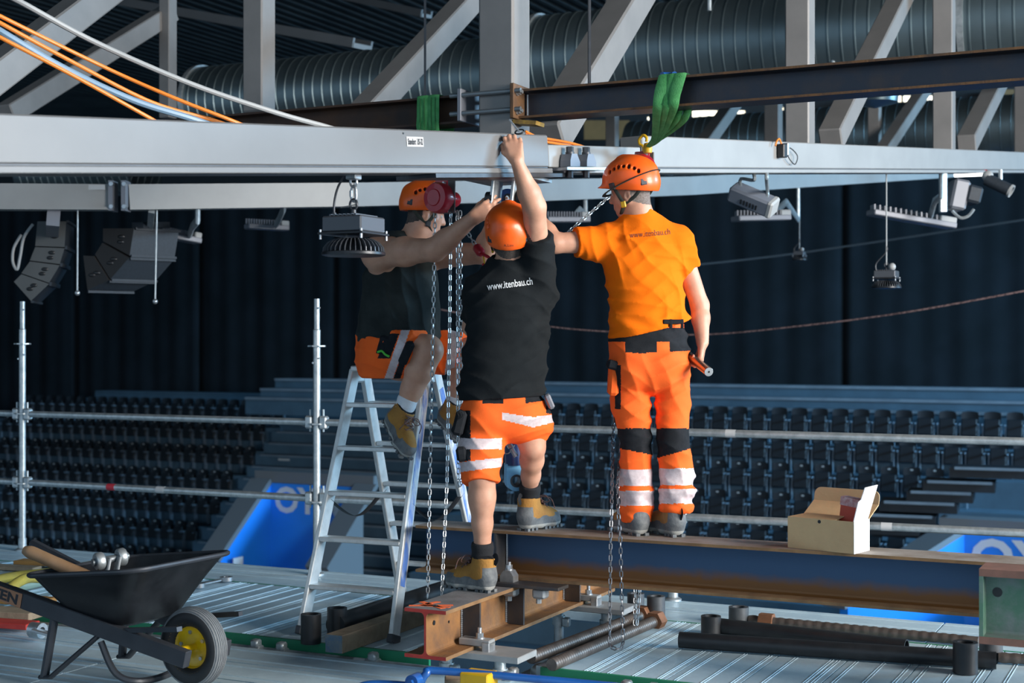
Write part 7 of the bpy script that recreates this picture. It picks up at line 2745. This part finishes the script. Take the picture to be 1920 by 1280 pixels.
so2, _ = net_object('shorts', Ft, [M_HIVIS, M_BLKF, M_SILVER], w2, zone2, None, 'orange hi-vis shorts with silver bands')
pk = MB()
pk.box(P(862, 792, 6.86), (0.055, 0.12, 0.12), Matrix.Rotation(0.25, 3, 'Y'), 0, 0.014)
pk.box(P(866, 850, 6.85), (0.05, 0.12, 0.07), Matrix.Rotation(-0.15, 3, 'Y'), 0, 0.012)
pk.build('holster_pocket', M_BLKF, so2)
pk = MB()
pk.box(P(855, 800, 6.84), (0.03, 0.05, 0.06), Matrix.Rotation(0.5, 3, 'Y'), 0, 0.008)
pk.tube(smooth_path([P(860, 780, 6.80), P(858, 772, 6.79), P(866, 772, 6.79), P(868, 780, 6.79), P(862, 786, 6.79)], 4), 0.003, 6)
pk.build('glove', M_BLKF, so2)
MB().box(P(1030, 752, 6.94), (0.03, 0.09, 0.075), Matrix.Rotation(-0.4, 3, 'Y'), 0, 0.008).build('side_pouch', M_MGREY, so2)
for nm, pa, pb, rr in (('sock', knL.lerp(anL, 0.86), anL - UP * 0.03, 0.054), ('sock', knR.lerp(anR, 0.80), anR - UP * 0.02, 0.053)):
    S = Field(*bbox_of([pa, pb], 0.09), 0.005)
    S.cone(pa, pb, rr, rr, 0.0, True)
    S.plane(pa, (pa - pb))
    S.displace(waves([(10, 4, 120, 0.4, 0.0016, 6, 4)]))
    net_object('sock', S, M_SOCKB, w2)
hl = Vector((P(927, 1100, 6.86).x, 6.855, CT + 0.004))
boot(w2, hl, (-0.78, 0.62, 0), UP, M_BOOT, True)
hr = Vector((P(977, 980, 7.14).x, 7.13, BT + 0.004))
boot(w2, hr, (0.62, 0.78, 0), UP, M_BOOT, True)
# cable tie and ring he fixes
ct = thing('cable_tie', P(962, 250, 6.75), 'white cable tie and black ring between the fingers of the raised hand', 'cable tie')
MB().bar(P(974, 247, 6.72), P(955, 224, 6.76), 0.007, 0.003, V).build('tie_tail', M_PAPER, ct)
MB().tube([P(974, 247, 6.72) + U * math.cos(2 * PI * i / 16) * 0.022 + UP * math.sin(2 * PI * i / 16) * 0.012 + V * math.sin(2 * PI * i / 16) * 0.012 for i in range(16)], 0.004, 6, closed=True).build('ring', M_BLACK, ct)

# ================================================================== seated worker on the ladder
w1 = thing('person', Vector((-0.62, 7.85, 1.40)), 'worker in a dark tank top and hi-vis shorts sitting on the stepladder', 'person')
f1 = Vector((0.80, -0.60, 0)).normalized()
r1 = Vector((-0.60, -0.80, 0)).normalized()      # his right is towards the camera
hc1 = P(797, 398, 7.66)
R1, F1, U1 = basis((0.93, 0.20, -0.22), (0.20, 0.0, 1))
neck1 = P(770, 465, 7.66)
shR, shL = P(708, 475, 7.50), P(798, 482, 7.84)
elR, wrR = P(815, 468, 7.17), P(886, 410, 7.04)
elL, wrL = P(906, 474, 7.62), P(926, 412, 7.46)
tors1 = [(P(738, 655, 7.72), 0.175, 0.145), (P(748, 625, 7.70), 0.195, 0.185), (P(750, 570, 7.69), 0.195, 0.175), (P(752, 515, 7.68), 0.195, 0.150), (P(757, 474, 7.67), 0.14, 0.10)]
hipR, knR, anR = P(728, 653, 7.60), P(802, 655, 7.46), P(757, 768, 7.50)
hipL, knL, anL = P(765, 656, 7.82), P(880, 660, 7.68), P(850, 762, 7.74)
lo, hi = bbox_of([hc1, shR, elR, wrR, P(950, 365, 7.2), elL, knR, anR, knL, anL], 0.15)
hi[2] = hc1.z + 0.16
Fd = Field(lo, hi, 0.0058)
Fd.loft(tors1, r1, f1, 0.05)
head(Fd, hc1, R1, F1, U1, neck1)
Fd.cone(P(760, 480, 7.67), P(785, 440, 7.66), 0.085, 0.068, 0.05)
Fd.cone(P(735, 478, 7.60), shR, 0.080, 0.078, 0.05).cone(P(780, 478, 7.74), shL, 0.075, 0.07, 0.05)
Fd.chain([shR, shR.lerp(elR, 0.5), elR], [0.082, 0.070, 0.056], 0.04)
Fd.chain([elR, elR.lerp(wrR, 0.3), wrR], [0.056, 0.054, 0.034], 0.03)
Fd.chain([shL, elL], [0.074, 0.055], 0.04).chain([elL, elL.lerp(wrL, 0.3), wrL], [0.054, 0.050, 0.033], 0.03)
hand(Fd, wrR, (0.84, -0.10, 0.54), (0.15, 0.95, -0.05), (-0.5, 0.1, 0.85), (0.16, 0.22, 0.2), 1.0, thumb=(0.45, 0.2))
hand(Fd, wrL, (0.15, -0.35, 0.9), (0.5, -0.3, -0.3), (0, -1, 0), (0.4, 0.5, 0.4))
Fd.chain([hipR, hipR.lerp(knR, 0.6), knR], [0.088, 0.085, 0.074], 0.04)
Fd.chain([knR, knR.lerp(anR, 0.32), knR.lerp(anR, 0.65), anR], [0.070, 0.073, 0.056, 0.044], 0.03)
Fd.cone(knR + Vector((0.012, -0.012, -0.012)), knR.lerp(anR, 0.12) + Vector((0.012, -0.012, 0)), 0.062, 0.058, 0.03)
Fd.chain([hipL, hipL.lerp(knL, 0.6), knL], [0.088, 0.085, 0.072], 0.04)
Fd.chain([knL, knL.lerp(anL, 0.32), knL.lerp(anL, 0.65), anL], [0.068, 0.070, 0.054, 0.043], 0.03)
b1, _ = net_object('body', Fd, [M_SKIN, M_HAIR], w1, lambda c: hair_zone(c, hc1, R1, F1, U1))
eyes(w1, hc1, R1, F1, U1)
helmet(w1, hc1 + U1 * 0.018, R1, F1, U1, True, False)
# tank top
lo, hi = bbox_of([P(660, 450, 7.6), P(850, 690, 7.6)], 0.05)
lo[1], hi[1] = 7.36, 8.02
Fs = Field(lo, hi, 0.0058)
Fs.loft([(P(741, 672, 7.71), 0.205, 0.200), (P(750, 640, 7.70), 0.222, 0.222), (P(751, 580, 7.69), 0.215, 0.200), (P(752, 525, 7.68), 0.212, 0.172), (P(756, 485, 7.67), 0.170, 0.130), (P(760, 462, 7.67), 0.125, 0.10)], r1, f1, 0.04)
Fs.displace(waves([(16, 14, 18, 0.9, 0.0024, 5, 6)]))
Fs.displace(folds([(0.92, 0.3, 0.25, 75, 0.4, 0.010, 9, 5, 4.4), (0.55, 0.2, 0.8, 70, 1.4, 0.008, 12, -6, 1.0)]))
I3 = (Vector((1, 0, 0)), Vector((0, 1, 0)), Vector((0, 0, 1)))
Fs.cut_ell(P(700, 458, 7.46), I3, (0.165, 0.17, 0.128))
Fs.cut_ell(P(815, 462, 7.90), I3, (0.12, 0.13, 0.13))
Fs.cut_ell(P(790, 440, 7.66), I3, (0.10, 0.11, 0.10))
Fs.plane(P(745, 682, 7.7), (0, 0, -1))
net_object('tank_top', Fs, M_TANK, w1, None, None, 'faded dark tank top')
# shorts
lo, hi = bbox_of([P(670, 640, 7.6), P(905, 700, 7.6)], 0.06)
lo[1], hi[1] = 7.30, 8.05
lo[2] = 1.30
Ft = Field(lo, hi, 0.0056)
Ft.loft([(P(735, 640, 7.72), 0.205, 0.19), (P(733, 672, 7.72), 0.205, 0.185)], r1, f1, 0.03)
eR = hipR.lerp(knR, 0.80)
eL = hipL.lerp(knL, 0.93)
Ft.chain([hipR + Vector((-0.02, 0, 0.0)), hipR.lerp(knR, 0.5), eR], [0.122, 0.120, 0.110], 0.04, True)
Ft.chain([hipL, hipL.lerp(knL, 0.5), eL], [0.120, 0.118, 0.106], 0.04, True)
Ft.displace(waves([(20, 10, 18, 1.5, 0.0024, 7, 8)]))
Ft.displace(folds([(0.85, 0.0, 0.5, 85, 0.7, 0.008, 12, 9, 0.4), (0.25, 0.0, 0.97, 90, 1.9, 0.007, 11, -8, 3.0)]))
Ft.plane((0, 0, 1.335), (0, 0, -1))


def zone1(c):
    px, py = projxy(c)
    near = c[:, 1] < 7.70
    m = np.zeros(len(c))
    s = px + (py - 660) * 0.35
    m[near & (s > 738) & (s < 754) & (px < 800)] = 2
    m[near & (s > 712) & (s < 736) & (py > 625) & (py < 672)] = 1
    m[near & (s > 755) & (s < 768) & (py > 640)] = 1
    m[(~near | (px > 815)) & (px > 822) & ((px + (py - 660) * 0.1 > 838) & (px + (py - 660) * 0.1 < 856))] = 2
    m[(px > 815) & (py > 640) & (py < 652) & (px > 850)] = 2
    return m


so1, _ = net_object('shorts', Ft, [M_HIVIS, M_BLKF, M_SILVER], w1, zone1, None, 'orange hi-vis shorts with black pockets and silver bands')
pk = MB()
pk.box(P(722, 650, 7.475), (0.085, 0.03, 0.11), Matrix.Rotation(-0.35, 3, 'Z') @ Matrix.Rotation(0.35, 3, 'Y'), 0, 0.012)
pk.box(P(762, 662, 7.385), (0.050, 0.03, 0.13), Matrix.Rotation(-0.35, 3, 'Z') @ Matrix.Rotation(0.45, 3, 'Y'), 0, 0.012)
pk.build('thigh_pocket', M_BLKF, so1)
MB().tube(smooth_path([P(708, 660, 7.45), P(716, 658, 7.44), P(722, 664, 7.44), P(730, 668, 7.43)], 4), 0.006, 8).build('green_clip', mat('bright_green_clip', (0.08, 0.55, 0.05), 0.5), so1, 'bright green clip')
for an, kn, rr in ((anR, knR, 0.054), (anL, knL, 0.052)):
    pa, pb = kn.lerp(an, 0.80), an + (an - kn).normalized() * 0.05
    S = Field(*bbox_of([pa, pb], 0.09), 0.005)
    S.cone(pa, pb, rr, rr * 0.94, 0.0, True)
    S.plane(pa, (pa - pb))
    S.displace(waves([(10, 4, 120, 0.4, 0.0014, 6, 4)]))
    net_object('sock', S, M_SOCKW, w1)
ftR = Vector((0.42, -0.62, -0.66)).normalized()
upR = (knR - anR).normalized()
RbR, FbR, UbR = basis(ftR, upR)
heelR = anR - UbR * 0.135 - FbR * 0.058
boot(w1, heelR, FbR, UbR, M_BOOT, True)
ftL = Vector((0.55, -0.55, -0.50)).normalized()
RbL, FbL, UbL = basis(ftL, (knL - anL).normalized())
heelL = anL - UbL * 0.125 - FbL * 0.06
boot(w1, heelL, FbL, UbL, M_BOOT, True)
